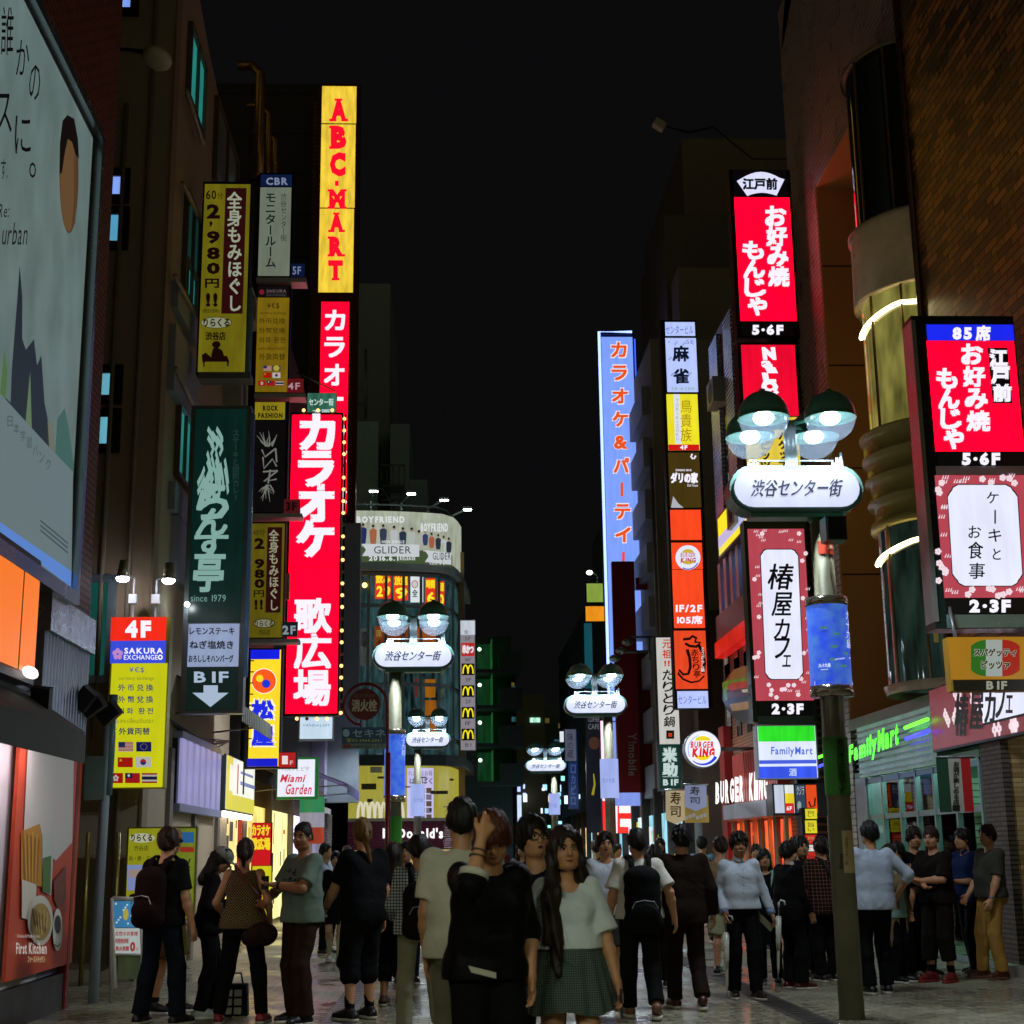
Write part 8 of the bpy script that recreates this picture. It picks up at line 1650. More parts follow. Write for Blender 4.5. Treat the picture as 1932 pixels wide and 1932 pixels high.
  if cnt:
   ix = rs.randint(0, len(P), cnt); p0, n0 = P[ix], nr[ix]; c0 = H((0, -.03, .25)); t = np.stack([p0[:, 0] - c0[0], p0[:, 1] - c0[1], 0 * p0[:, 2]], 1) * 2.5 + np.array((0, 0, -.32)) + rs.normal(0, .09, (cnt, 3)); t -= n0 * (t * n0).sum(1)[:, None]; t /= np.linalg.norm(t, axis=1)[:, None] + 1e-9
   w = np.cross(t, n0) * .0016; L = rs.uniform(.03, .075 if style not in ('long', 'straight') else .16, cnt)[:, None]; lift = rs.uniform(.0, .10, cnt)[:, None]; vs = []
   for j in range(4): u = j / 3 * L; c = p0 + n0 * (.0015 + lift * u) + t * u - n0 * u * u * 3.0; k_ = 1 - j / 3.3; vs += [c - w * k_, c + w * k_]
   A = np.stack(vs, 1).reshape(-1, 3); b8 = np.arange(cnt)[:, None] * 8; F4 = np.concatenate([b8 + np.array((2 * j, 2 * j + 1, 2 * j + 3, 2 * j + 2)) for j in range(3)])
   npmesh('strands', A, F4, hairm(col), o)
  return o
 def skirt(s, m, z0, z1, r0, r1, n=120, pleats=17, name='skirt'):
  K = s.k; vs = []; L = 14; rn = random.Random(3); ph = [rn.random() * 6 for _ in range(4)]
  for j in range(L + 1):
   u = j / L; z = z0 + (z1 - z0) * u; rr = r0 + (r1 - r0) * (u ** .75)
   for i in range(n):
    a = 2 * math.pi * i / n; p = (.16 * u ** .8) * (.5 * math.cos(pleats * a + ph[0]) + .3 * math.cos((pleats // 2 + 2) * a + ph[1]) + .2 * math.cos(5 * a + ph[2]) * u); p2 = rr * (1 + p * .55)
    vs.append(s.B((p2 * math.cos(a) * 1.12, p2 * math.sin(a) * .86 - .005, z + (.012 * math.cos(5 * a + ph[3]) if j == L else 0))))
  Q = np.array([(j * n + i, j * n + (i + 1) % n, (j + 1) * n + (i + 1) % n, (j + 1) * n + i) for j in range(L) for i in range(n)])[:, ::-1]
  return npmesh(name, np.array(vs), Q, m, s.t)
 def pt(s, p, body=True):
  v = s.B(p) if body else s.W(p); return Vector(v) + s.t.location
 def cuff(s, name, q, u, w_, o, m):
  """a band round the forearm or upper arm at fraction u (0 shoulder, 1 elbow, 2 wrist)"""
  S_, E_, W_ = [s.W(x) for x in (s.sh[q], s.el[q], s.wr[q])]; a, b_ = (S_, E_) if u <= 1 else (E_, W_); f_ = u if u <= 1 else u - 1
  c = a + (b_ - a) * f_; n = (b_ - a) / np.linalg.norm(b_ - a); b = MB(); b.tube([Vector(c - n * w_ / 2) + s.t.location, Vector(c + n * w_ / 2) + s.t.location], o, m, 16); b.build(name, s.t)
def fieldobj(name, f, h, m, parent): P, Q = f.mesh(h); return npmesh(name, P, Q, m, parent)
def backpack(p, label, mat, w=.15, z0=.92, z1=1.38, depth=.085, group='backpacks'):
 """worn on the back of p, straps over the shoulders"""
 t = thing('backpack', label, 'backpack', tuple(p.t.location), group); K = p.k; f = Field(); R = p.BM(); y = -.135 - depth * .75
 for zz in np.linspace(z0 + .1, z1 - .09, 4): f.ell(p.B((0, y + .01, zz)), np.array((w, depth, .12)) * K, .05, R)
 f.cap(p.B((-w + .06, y, z0 + .06)), p.B((w - .06, y, z0 + .06)), .065 * K, None, .05)
 f.ell(p.B((0, y - depth * .75, z0 + .14)), np.array((w * .8, .05, .1)) * K, .02, R)
 fieldobj('pack', f, .012, mat, t)
 for q in (1, -1):
  b = MB(); pts = [p.B((q * .075, -.16, z1 - .06)), p.B((q * .085, -.12, 1.44)), p.B((q * .095, -.03, 1.478)), p.B((q * .105, .07, 1.42)), p.B((q * .115, .125, 1.28)), p.B((q * .14, .08, 1.08)), p.B((q * .12, -.12, z0 + .14))]
  pts = [Vector(v) + p.t.location for v in pts]; n = len(pts); vs = []
  lef = Vector(p.W((1, 0, 0))).normalized() * .026
  for v in pts: vs += [v - lef, v + lef]
  b.add(vs, [(2 * i, 2 * i + 1, 2 * i + 3, 2 * i + 2) for i in range(n - 1)], mat, True); o = b.build('strap', t); md = o.modifiers.new('thick', 'SOLIDIFY'); md.thickness = .012
 b = MB(); b.tube([Vector(p.B((x, y - depth - .012, z))) + p.t.location for x, z in ((-w * .7, z0 + .2), (-w * .5, z0 + .26), (0, z0 + .275), (w * .5, z0 + .26), (w * .7, z0 + .2))], .005, steel, 6); b.build('zip', t)
 return t
def umbrella(X, Y, z, dirn, label, L=.62, col='#b8bcae'):
 t = thing('umbrella', label, 'umbrella', (X, Y, z), 'folded clear umbrellas'); d = Vector(dirn).normalized(); a = Vector((X, Y, z)); m = pr(col, .3, var=.1, spec=.6)
 b = MB(); b.tube([a + d * .14, a + d * .2, a + d * (L - .06), a + d * L], .028, m, 10, r1=.008); b.tube([a + d * .16, a + d * .4, a + d * .5], .034, m, 7, r1=.02); b.build('canopy', t)
 b = MB(); b.tube([a, a + d * (L + .06)], .006, steel, 6); s_ = d.cross(Vector((0, 1, 0))).normalized(); b.tube([a + d * .05, a, a - d * .03 + s_ * .02, a - d * .02 + s_ * .06, a + d * .02 + s_ * .07], .011, pr('#c8ccc8', .3), 8); b.build('handle', t); return t
pxX = lambda px, d: at(px, 1605, d).x
BK = clothm('#0c0c0e'); BK2 = clothm('#141318'); DEN = clothm('#121722'); WHC = clothm('#c4cad0'); shoeK = pr('#0d0c0d', .45)
HK = '#100c0a'; SKA = '#b58560'; SKW = '#bd8a68'
# ------------------------------------------------------------------ foreground pair and the two behind them
d = 7.6; X = pxX(1068, d)
p = Person('young woman walking with long dark hair, white tee and grey checked pleated skirt', X, d, 1.65, 4, (-6, -2, -3), True, .98, (0, .0), ((.09, .18), (-.10, -.16, .05)), {1: (.27, .10, .84), -1: (-.33, -.10, .90)}, {1: (.6, -1, 0), -1: (-.8, -1, 0)}, SKA, .008)
p.body(); p.facebits(lip='#8a4038'); p.top(WHC, .88, 1.06, .016, .03, 'wide', .022, amp=.006); p.skirt(clothm('#5d6a62', 'check', '#222a2a', .012), 1.12, .72, .142, .250); p.hair('#1c0f0b', 'long', .016, .008)
p.shoes(pr('#141214', .4)); b = MB(); c_ = Vector(p.Hd((0, -.008, .012))) + p.t.location; b.tube([c_ + Vector((.05 * math.cos(a), .052 * math.sin(a), 0)) for a in [2 * math.pi * k / 20 for k in range(21)]], .006, BK, 6); b.build('choker', p.t); p.cuff('bracelet', -1, 1.95, .012, .031, shoeK)
t = thing('phone', 'dark phone held in the hand of the woman in the checked skirt', 'phone', tuple(p.pt((.29, .2, .76)))); b = MB(); W0 = Vector(p.W(p.wr[1])) + p.t.location; c_ = W0 + Vector((.012, -.03, -.105)); b.box(c_.x - .006, c_.x + .006, c_.y - .04, c_.y + .04, c_.z - .075, c_.z + .075, pr('#20242a', .2)); b.build('case', t)
d = 7.25; X = pxX(916, d)
p = Person('man in black bomber jacket with white trim holding one hand on his reddish brown hair', X, d, 1.75, 16, (14, -32, 0), False, .98, (0, .10), ((.11, .16), (-.11, -.14, .04)), {-1: (-.115, .305, 1.575), 1: (.22, .06, .88)}, {-1: (-.35, .7, -1), 1: (.6, -1, 0)}, SKA, .008)
p.hdir[-1] = (.5, -.28, .8); p.thumb[-1] = (-.8, 0, .5); p.curl = {-1: .62, 1: .5}
p.body(); p.facebits(lip='#7a4038'); jk = clothm('#060607', rough=.6); p.top(jk, 1.25, .88, .024, .022, 'crew', .0, 'jacket', .009); p.pants(BK, 2.0, .024); p.hair('#4a2212', 'swept', .017, .009); p.shoes(shoeK)
p.cuff('cuff_trim', -1, 1.24, .035, .074, pr('#b4b0a4', .7)); p.cuff('cuff_trim', -1, 1.13, .05, .0735, BK); p.cuff('bracelet', -1, 1.72, .008, .04, pr('#4a3a30', .5)); p.cuff('bracelet', -1, 1.60, .008, .043, pr('#4a3a30', .5))
b = MB(); zz_ = .905
pts = [Vector(p.B((r * .176 * math.sin(a), .168 * math.cos(a), zz_ - .05 * math.sin(a)))) + p.t.location for r in (1.05,) for a in [math.radians(-66 + 5 * k) for k in range(14)]]
b.add([v + Vector((0, 0, e)) for v in pts for e in (-.014, .014)], [(2 * i, 2 * i + 2, 2 * i + 3, 2 * i + 1) for i in range(len(pts) - 1)], pr('#b0ac9c', .7)); o = b.build('hem_trim', p.t); md = o.modifiers.new('t', 'SOLIDIFY'); md.thickness = .008; md.offset = 0
d = 8.4; X = pxX(872, d)
p = Person('tall man seen from behind in white tee with short black hair, beside the bomber jacket', X, d, 1.84, 168, (-14, -6, 0), False, 1.08, (0, 0), ((.1, .0), (-.11, .1)), None, None, SKA, .010)
p.body(False); p.top(clothm('#b8b4a4'), .75, .86, .02, .035, amp=.005); p.pants(clothm('#6b6a58'), 2.0, .02); p.hair(HK, 'short', .014); p.shoes(shoeK)
d = 8.3; X = pxX(1012, d)
p = Person('man with round black glasses and black hair looking aside between the foreground pair', X, d, 1.73, -12, (-32, 4, -4), False, 1.0, (0, .02), ((.1, .05), (-.1, -.1)), None, None, SKA, .008)
p.body(); p.facebits(mouth=True); p.top(BK2, 1.0, .86, .02, .03, 'v'); p.pants(BK, 2.0); p.hair(HK, 'short', .02, .007); p.shoes(shoeK)
b = MB(); M = p.HM()
for q in (1, -1):
 b.tube([Vector(p.Hd((q * .033 + .026 * math.cos(a), .108 - .012 * abs(math.cos(a)) * (1 if math.cos(a) * q > 0 else 0), .14 + .023 * math.sin(a)))) + p.t.location for a in [2 * math.pi * k / 18 for k in range(19)]], .0032, black, 6, False)
 b.tube([Vector(p.Hd((q * .06, .098, .148))) + p.t.location, Vector(p.Hd((q * .083, .01, .148))) + p.t.location], .003, black, 6)
b.tube([Vector(p.Hd((x, .11, .145))) + p.t.location for x in (-.008, .008)], .003, black, 6); b.build('glasses', p.t)
# ------------------------------------------------------------------ left group
d = 13.3; X = pxX(312, d)
p = Person('man with brown hair and maroon backpack seen from behind in black tee and dark jeans', X, d, 1.79, 152, (-28, 0, 0), False, 1.1, (.0, .03), ((.20, -.02), (-.19, .02)), {-1: (-.29, .06, .86), 1: (.27, .1, .88)}, None, SKW, .010)
p.body(); p.top(BK, .78, .86, .016, .03); p.pants(DEN, 2.0, .02, .016); p.hair('#2c1609', 'short', .02, .009); p.shoes(pr('#15110f', .5)); backpack(p, 'dark maroon backpack hanging on the man with brown hair at left', clothm('#1c0c0b'), .16, .86, 1.36, .10)
d = 14.3; X = pxX(322, d)
p = Person('man with bleached blond hair and dark glasses, hidden behind the maroon backpack', X, d, 1.80, 70, (15, 0, 0), False, 1.0, (0, 0), ((.1, .05), (-.12, -.05)), None, None, '#a87850', .011)
p.body(); p.top(BK, .8, .9); p.pants(clothm('#5a4a1e'), .96, .02, .02, 'shorts'); p.hair('#a87c42', 'short', .022, .008, .2); p.shoes(pr('#111', .5), '#c8c8c0'); p.socks(BK2, .08)
b = MB(); 
for q in (1, -1): b.ball(Vector(p.Hd((q * .032, .1, .142))) + p.t.location, (.026, .012, .02), black, 10); b.tube([Vector(p.Hd((q * .05, .095, .15))) + p.t.location, Vector(p.Hd((q * .083, .0, .15))) + p.t.location], .004, black, 6)
b.build('glasses', p.t)
d = 13.8; X = pxX(398, d)
p = Person('woman in pale grey cap and dark jacket looking down, left of the patterned top', X, d, 1.62, 100, (10, -28, 0), True, 1.0, (0, .05), ((.1, .08), (-.1, -.06)), {1: (.15, .24, 1.12), -1: (-.18, .2, 1.02)}, None, SKA, .011)
p.body(); p.top(clothm('#151012'), 1.9, .84, .024, .03, name='jacket'); p.pants(BK, 2.0, .014); p.hair(HK, 'straight', .014); p.shoes(pr('#b4b8b4', .5), '#d0d0c8')
f = Field(); M = p.HM(); f.ell(p.Hd((0, -.01, .19)), np.array((.094, .114, .085)) * p.k, .02, M); f.ell(p.Hd((0, .12, .155)), np.array((.07, .07, .010)) * p.k, .02, M); f.sub(p.Hd((0, -.01, .07)), np.array((.2, .11, .09)) * p.k, .008, M); fieldobj('cap', f, .009, clothm('#8a8a80'), p.t)
d = 13.3; X = pxX(463, d)
p = Person('woman in sleeveless diamond patterned top and black trousers with tied back brown hair', X, d, 1.68, 176, (-6, 4, 0), True, 1.08, (.0, .0), ((.21, 0), (-.2, .02)), {-1: (-.25, .06, .96), 1: (.24, .18, 1.0)}, None, SKW, .010)
p.body(); p.top(clothm('#16120e', 'diamond', '#8a7250', .05), 0, .88, .016, .03, 'tank', name='top'); p.pants(BK, 2.0, .015, .004); p.hair('#2a140c', 'bun', .008); p.shoes(pr('#7a1c20', .5), '#a8a49c')
t = thing('shoulder_bag', 'dark brown shoulder bag hanging at the hip of the woman in the patterned top', 'bag', tuple(p.pt((-.25, -.06, .78)))); f = Field(); K = p.k; R = p.BM(); f.ell(p.B((-.22, -.14, .83)), np.array((.14, .06, .11)), .03, R); f.ell(p.B((-.12, -.17, .80)), np.array((.1, .045, .085)), .03, R); P_c, Q_c = f.mesh(.012); P_c = P_c - np.array(t.location - p.t.location, np.float32); npmesh('pouch', P_c, Q_c, clothm('#20120d', rough=.6), t)
b = MB(); b.tube([p.pt(v) for v in ((-.26, -.1, .93), (-.16, -.135, 1.2), (-.02, -.14, 1.36), (.08, -.07, 1.47), (.09, .06, 1.42))], .014, pr('#5a2418', .5), 6); b.build('strap', t)
d = 13.2; X = pxX(572, d)
p = Person('man in grey green printed tee and brown trousers with a dark topknot, looking left', X, d, 1.82, -52, (-30, -4, 0), False, 1.14, (0, .0), ((.13, .04), (-.12, -.03)), {1: (.03, .30, 1.19), -1: (-.20, .26, 1.04)}, {1: (1, -.3, -.6), -1: (-1, -.6, -.4)}, '#9c6a4a', .010)
p.body(); p.facebits('#1a100c'); TEE = clothm('#66766a'); p.top(TEE, .8, .86, .018, .03, amp=.006); p.pants(clothm('#2a1c12'), 2.0, .026, .02, amp=.008); p.hair('#1c120c', 'topknot', .006, .004); p.shoes(shoeK); p.cuff('watch', 1, 1.86, .025, .036, shoeK)
b = MB(); rr = random.Random(2); pm = pr('#2a3430', .8)
for k in range(26):
 x, z = rr.uniform(-.10, .10), rr.uniform(1.13, 1.33); y = .142 - .25 * x * x; q = p.pt((x, y, z)); dx = rr.uniform(.01, .03); a1 = p.pt((x + dx, y - .25 * ((x + dx) ** 2 - x * x), z + rr.uniform(-.012, .012))); b.tube([q, a1], .006, pm, 5)
b.build('shirt_print', p.t)
t = thing('phone', 'phone held up at chest height by the man with the topknot', 'phone', tuple(p.pt((0, .36, 1.2)))); b = MB(); c_ = Vector(p.W(p.wr[1])) + p.t.location + Vector(p.W((-.09, .05, .02))); b.box(c_.x - .035, c_.x + .035, c_.y - .006, c_.y + .006, c_.z - .06, c_.z + .06, pr('#16181c', .2)); b.build('case', t)
d = 13.4; X = pxX(688, d)
p = Person('man with long blond tied hair in black tee and long black shorts, turned away', X, d, 1.86, 222, (26, 0, 0), False, 1.14, (0, .03), ((.13, .02), (-.12, .06)), {1: (.20, .32, .92), -1: (-.26, .05, .86)}, {1: (.5, -1, 0)}, SKW, .010)
p.body(); p.top(BK, .8, .84, .024, .035, amp=.007); p.pants(clothm('#0b0b0d'), 1.08, .04, .03, 'shorts', .008); p.hair('#6a4c26', 'pony', .012, .006); p.socks(BK, .13); p.shoes(shoeK); p.cuff('bracelet', 1, 1.88, .012, .036, shoeK)
t = thing('cigarette', 'lit cigarette in the hand of the man with blond tied hair', 'cigarette', tuple(Vector(p.W(p.wr[1])) + p.t.location)); b = MB(); c_ = Vector(p.W(p.wr[1])) + p.t.location + Vector(p.W((.0, .05, -.11))); b.tube([c_, c_ + Vector((-.05, -.03, -.01))], .005, pr('#d8d4c8', .6), 6); b.build('paper', t); b = MB(); b.ball(c_ + Vector((-.052, -.031, -.01)), .006, em('#ff8a2a', 4, True, 0), 6); b.build('ember', t)
d = 14.6; X = pxX(742, d)
p = Person('woman with long straight dark brown hair and dark clothes, seen behind the blond man', X, d, 1.63, 160, (-10, 0, 0), True, 1.0, h=.012, skin=SKW)
p.body(False); p.top(BK2, 1.9, .8, .02, .03); p.pants(BK, 1.6, .02); p.hair('#22120b', 'straight', .016); p.shoes(pr('#3a1a18', .5))
d = 17.0; X = pxX(766, d)
p = Person('dark haired man whose face peeks out left of the checked shirt', X, d, 1.66, 10, (20, 0, 0), False, 1.0, h=.012, skin=SKA); p.body(); p.facebits(); p.top(clothm('#3a3a40'), .8); p.pants(DEN, 2.0); p.hair(HK, 'short', .016); p.shoes(shoeK)
d = 12.3; X = pxX(790, d)
p = Person('man in black and white checked shirt with dark backpack and beige jeans, seen from behind', X, d, 1.68, 186, (-4, 2, 0), False, 1.05, (0, .0), ((.13, -.04), (-.20, .10)), {-1: (-.22, .24, .98), 1: (.2, .22, 1.0)}, {-1: (-1, -.6, 0)}, SKA, .010)
p.body(False); p.top(clothm('#1a1c20', 'check', '#a8b4b8', .026), 1.9, .86, .018, .035); p.pants(clothm('#7c7a64'), 2.0, .016, .014); p.hair(HK, 'short', .014); p.shoes(pr('#3a3028', .5)); backpack(p, 'black backpack with one low pocket on the man in the checked shirt', clothm('#100e0f'), .155, .84, 1.30, .10)
d = 21.8; X = pxX(634, d)
p = Person('small woman in black dress and white socks walking between the men at left', X, d, 1.56, 4, (0, 0, 0), True, .95, (0, .0), ((.07, .14), (-.08, -.12, .05)), h=.013, skin='#b09068'); p.body(); p.facebits(); p.top(BK, 1.0, .8, .02, .04, 'v'); p.skirt(BK, 1.0, .60, .12, .19, 60, 9, 'dress'); p.hair(HK, 'short', .016); p.socks(clothm('#b0aa88'), .3); p.shoes(pr('#a8a8a8', .5))
d = 23.5; X = pxX(615, d)
p = Person('man in pale shirt partly hidden behind the small woman in black', X, d, 1.70, 60, (0, 0, 0), False, 1.0, h=.014, skin=SKA); p.body(False); p.top(clothm('#8a90a0'), .8); p.pants(BK, 2.0); p.hair(HK, 'short'); p.shoes(shoeK)
# ------------------------------------------------------------------ centre right
d = 14.9; X = pxX(1142, d)
p = Person('man in white polo and grey shorts walking towards the viewer, mouth open', X, d, 1.72, 2, (4, 0, 0), False, 1.0, (0, .02), ((.09, .16), (-.10, -.14, .06)), skin=SKA, h=.010); p.body(); p.facebits(mouth=True); p.top(clothm('#b8bec8'), .75, .86, .016, .03, 'v'); p.pants(clothm('#32322e'), .97, .03, .03, 'shorts'); p.hair('#1c100c', 'curly', .018, .007); p.shoes(shoeK, '#8a7a4a')
d = 13.1; X = pxX(1203, d)
p = Person('man in white short sleeved shirt and black trousers walking away under a black backpack', X, d, 1.73, 182, (-10, 0, 0), False, 1.08, (0, .03), ((.10, .18), (-.11, -.14, .07)), {-1: (-.33, .0, .90), 1: (.27, .12, .9)}, None, SKA, .010)
p.body(False); p.top(clothm('#bab6ac'), .8, .9, .02, .03, 'collar', .02); p.pants(BK, 2.0, .022, .012); p.hair('#150c0a', 'short', .012); p.shoes(pr('#6a4a34', .5)); backpack(p, 'large black backpack on the man in the white short sleeved shirt', clothm('#0b0b0c'), .175, .80, 1.36, .11)
d = 13.8; X = pxX(1288, d)
p = Person('man in dark brown suit walking away beside the black backpack', X, d, 1.76, 184, (4, 0, 0), False, 1.12, (0, .02), ((.10, .14), (-.11, -.12, .05)), {-1: (-.28, .0, .88), 1: (.28, .05, .88)}, None, SKA, .010)
SUIT = clothm('#1f1510'); p.body(False); p.top(SUIT, 1.95, .80, .026, .03, 'collar', .006, 'jacket', .004); p.pants(SUIT, 2.0, .022, .012); p.hair(HK, 'curly', .022, .008); p.shoes(pr('#3a1410', .35))
d = 16; X = pxX(1235, d)
p = Person('woman with long dark hair half hidden between the white shirt and the brown suit', X, d, 1.58, 170, (0, 0, 0), True, 1.0, h=.013, skin=SKA); p.body(False); p.top(BK2, 1.9); p.pants(BK, 2.0); p.hair('#140c0a', 'straight', .018); p.shoes(shoeK)
d = 18.6; X = pxX(1358, d)
p = Person('person in tan sleeveless top and cream shorts turned aside behind the smiling man', X, d, 1.68, 150, (-60, 0, 0), False, 1.0, (0, 0), ((.1, 0), (-.1, .04)), h=.012, skin=SKW); p.body(); p.top(clothm('#8a7050'), .3, .86); p.pants(clothm('#a8aa88'), .95, .03, .02, 'shorts'); p.hair('#2a180e', 'short', .014); p.shoes(shoeK); b = MB(); b.tube([p.pt(v) for v in ((.11, -.1, 1.2), (.12, -.05, 1.43), (.11, .1, 1.35))], .016, black, 6); b.build('strap', p.t)
d = 14.7; X = pxX(1393, d)
p = Person('smiling man with wavy black hair in white button shirt and black trousers', X, d, 1.69, 4, (2, -2, 4), False, 1.04, (0, .0), ((.10, .10), (-.10, -.05)), {-1: (-.21, .10, .90), 1: (.33, .03, .88)}, None, '#a87450', .009)
p.body(); p.facebits(smile=True); WS = clothm('#b4bcc8'); p.top(WS, 1.92, .93, .016, .03, 'collar', .004, amp=.003); p.pants(BK, 2.0, .018, .01); p.hair('#140c0a', 'curly', .024, .010); p.shoes(pr('#1c1210', .35)); 
for q in (1, -1): p.cuff('cuff', q, 1.90, .07, .043, clothm('#8aa0d0'))
b = MB(); 
for k in range(5): b.ball(p.pt((0, .152 - .004 * k, 1.34 - .08 * k)), .006, pr('#2a2c30', .4), 6)
b.build('button', p.t); b = MB(); b.add([p.pt((.172 * math.sin(a), .128 * math.cos(a) - .002, z)) for a in [math.radians(-80 + 10 * k) for k in range(17)] for z in (.935, .965)], [(2 * i, 2 * i + 2, 2 * i + 3, 2 * i + 1) for i in range(16)], pr('#1c100c', .3)); b.build('belt', p.t)
w = Vector(p.W(p.wr[-1])) + p.t.location; umbrella(w.x + .005, w.y - .04, w.z - .06, (-.03, .0, -1), 'clear folded umbrella in the hand of the smiling man', .72)
t = thing('folder', 'dark folder carried by the smiling man', 'folder', tuple(p.pt((.34, .0, .78)))); b = MB(); w = Vector(p.W(p.wr[1])) + p.t.location; b.slab([w + Vector(v) for v in ((-.16, .02, .04), (.02, 0, -.14), (-.02, 0, -.19), (-.2, .02, -.0))], (0, .02, 0), pr('#6a6248', .5)); b.build('cover', t)
d = 16.2; X = pxX(1441, d)
p = Person('woman in black top and mint cardigan standing right of the smiling man', X, d, 1.52, -18, (-14, 0, 0), True, 1.0, h=.011, skin=SKA); p.body(); p.facebits(); p.top(BK, 0, .86, .012, .02, 'v', name='top'); p.pants(BK, 2.0); p.hair(HK, 'straight', .014); p.shoes(shoeK)
f = Field(); p.torso(f, .026, .06, .03); [p.arm(f, q, .022, 1.9, .01) for q in (1, -1)]; fw = p.W((0, 1, 0)); fx = p.W((1, 0, 0)) / p.k; P, Q = f.mesh(p.h, [lambda X_, Y_, Z_: .075 - np.abs(X_ * fx[0] + Y_ * fx[1] + 0 * Z_) - .6 * np.clip(.0 - (X_ * fw[0] + Y_ * fw[1]), 0, 1) * 9]); npmesh('cardigan', P, Q, clothm('#86a898'), p.t)
d = 15.6; X = pxX(1483, d)
p = Person('man in black suit with white collar holding a clear umbrella, facing right', X, d, 1.60, 115, (20, -4, 0), False, 1.06, (0, .03), ((.1, .02), (-.1, .06)), {-1: (-.2, .16, .88), 1: (.22, .08, .88)}, None, SKA, .010); p.body(); p.top(clothm('#0c0b0c'), 1.95, .80, .026, .03, 'collar', .006, 'jacket'); p.pants(BK, 2.0, .022); p.hair(HK, 'short', .02, .008); p.shoes(pr('#4a1410', .35))
f = Field(); f.cap(p.B((0, .0, 1.45)), p.B((0, .008, 1.49)), .062 * p.k, .06 * p.k, .01); fieldobj('shirt_collar', f, .01, WHC, p.t)
w = pxX(1464, 16.3); umbrella(w, 16.3, .93, (-.06, 0, -1), 'clear folded umbrella held by the man in the black suit', .74)
d = 16.9; X = pxX(1513, d)
p = Person('man in dark open shirt with black hair facing the viewer, talking', X, d, 1.66, 22, (16, 0, 0), False, 1.04, (0, 0), None, {-1: (-.12, .26, 1.05), 1: (.26, .08, .9)}, None, SKA, .010); p.body(); p.facebits(mouth=True); p.top(clothm('#121014', 'plaid', '#2c2624', .05), 1.2, .86, .02, .03, 'collar'); p.pants(BK, 2.0); p.hair(HK, 'short', .02, .008); p.shoes(shoeK)
d = 16.4; X = pxX(1551, d)
p = Person('man in dark red plaid shirt seen from behind, reaching out with one hand', X, d, 1.66, 196, (10, 2, 0), False, 1.12, (0, .03), ((.1, 0), (-.11, .06)), {1: (.30, .22, .94), -1: (-.24, .1, .9)}, {1: (.6, -1, 0)}, SKW, .010); p.body(False); p.top(clothm('#1a1012', 'plaid', '#8a5a4a', .042), .95, .80, .02, .035); p.pants(BK, 2.0, .02); p.hair('#1c120c', 'curly', .014, .007); p.shoes(shoeK)
b = MB(); b.tube([p.pt(v) for v in ((-.12, -.165, .95), (-.05, -.175, 1.2), (.06, -.12, 1.45), (.08, .0, 1.48))], .018, black, 6); b.build('strap', p.t)
# ------------------------------------------------------------------ right group
d = 14.9; X = pxX(1642, d)
p = Person('man in white shirt with rolled sleeves and black trousers, back turned right of the pole', X, d, 1.80, 188, (-20, 0, 0), False, 1.12, (0, 0), ((.1, 0), (-.11, .05)), {-1: (-.30, .06, .98), 1: (.22, .2, .98)}, {-1: (-1, -.6, 0)}, SKA, .010)
p.body(False); p.top(clothm('#aab6c8'), 1.3, .84, .022, .04, 'collar', .008, amp=.004); p.pants(BK, 2.0, .02); p.hair(HK, 'short', .014); p.shoes(shoeK)
d = 17.2; X = pxX(1679, d)
p = Person('woman in long beige cardigan smoking between the white shirt and the store window', X, d, 1.56, 40, (0, 0, 0), True, 1.0, (0, 0), None, {-1: (-.06, .22, 1.36), 1: (.2, .08, .88)}, {-1: (-1, 0, -1)}, SKA, .010); p.body(); p.facebits(); p.top(clothm('#7a9a90'), 0, .8, .014, .03, 'v', name='top'); p.pants(BK, 2.0); p.hair('#1c100c', 'straight', .012); p.shoes(shoeK)
f = Field(); p.torso(f, .026, .06, .03); [p.arm(f, q, .022, 1.9, .01) for q in (1, -1)]; f.cap(p.B((-.07, -.01, .85)), p.B((-.075, -.01, .52)), .135 * p.k, .14 * p.k, .05); f.cap(p.B((.07, -.01, .85)), p.B((.075, -.01, .52)), .135 * p.k, .14 * p.k, .05); fx = p.W((1, 0, 0)) / p.k; fw = p.W((0, 1, 0)); fx2 = np.array(fx); fw2 = np.array(fw)
P, Q = f.mesh(p.h, [lambda X_, Y_, Z_: np.minimum(.07 - np.abs(X_ * fx2[0] + Y_ * fx2[1] + 0 * Z_), (X_ * fw2[0] + Y_ * fw2[1]) + 0 * Z_)]); npmesh('cardigan', P, Q, clothm('#6f5f42'), p.t)
d = 17.6; X = pxX(1692, d)
p = Person('dark haired man facing left close behind the smoking woman', X, d, 1.58, -60, (0, 0, 0), False, 1.0, h=.012, skin=SKA); p.body(); p.top(BK2, .8); p.pants(DEN, 2.0); p.hair(HK, 'curly', .018); p.shoes(shoeK)
d = 17.9; X = pxX(1726, d)
p = Person('man in black tee with a white block print listening by the store window', X, d, 1.76, 18, (18, -6, 0), False, 1.04, (0, 0), ((.1, 0), (-.1, .06)), {1: (.12, .24, 1.1), -1: (-.2, .2, 1.02)}, None, SKA, .010); p.body(); p.facebits(); p.top(BK, .8, .86); p.pants(BK, 2.0, .018); p.hair('#1a100c', 'short', .02, .008); p.shoes(pr('#4a1c1c', .5))
b = MB(); pts = [(x, .146 - .3 * x * x, z) for z in (1.31, 1.17) for x in (-.11, -.05, .01, .06, .11)]; b.add([p.pt(v) for v in pts], [(i, i + 1, i + 6, i + 5) for i in range(4)], pr('#a8b4b8', .7)); b.build('shirt_print', p.t)
d = 17.2; X = pxX(1762, d)
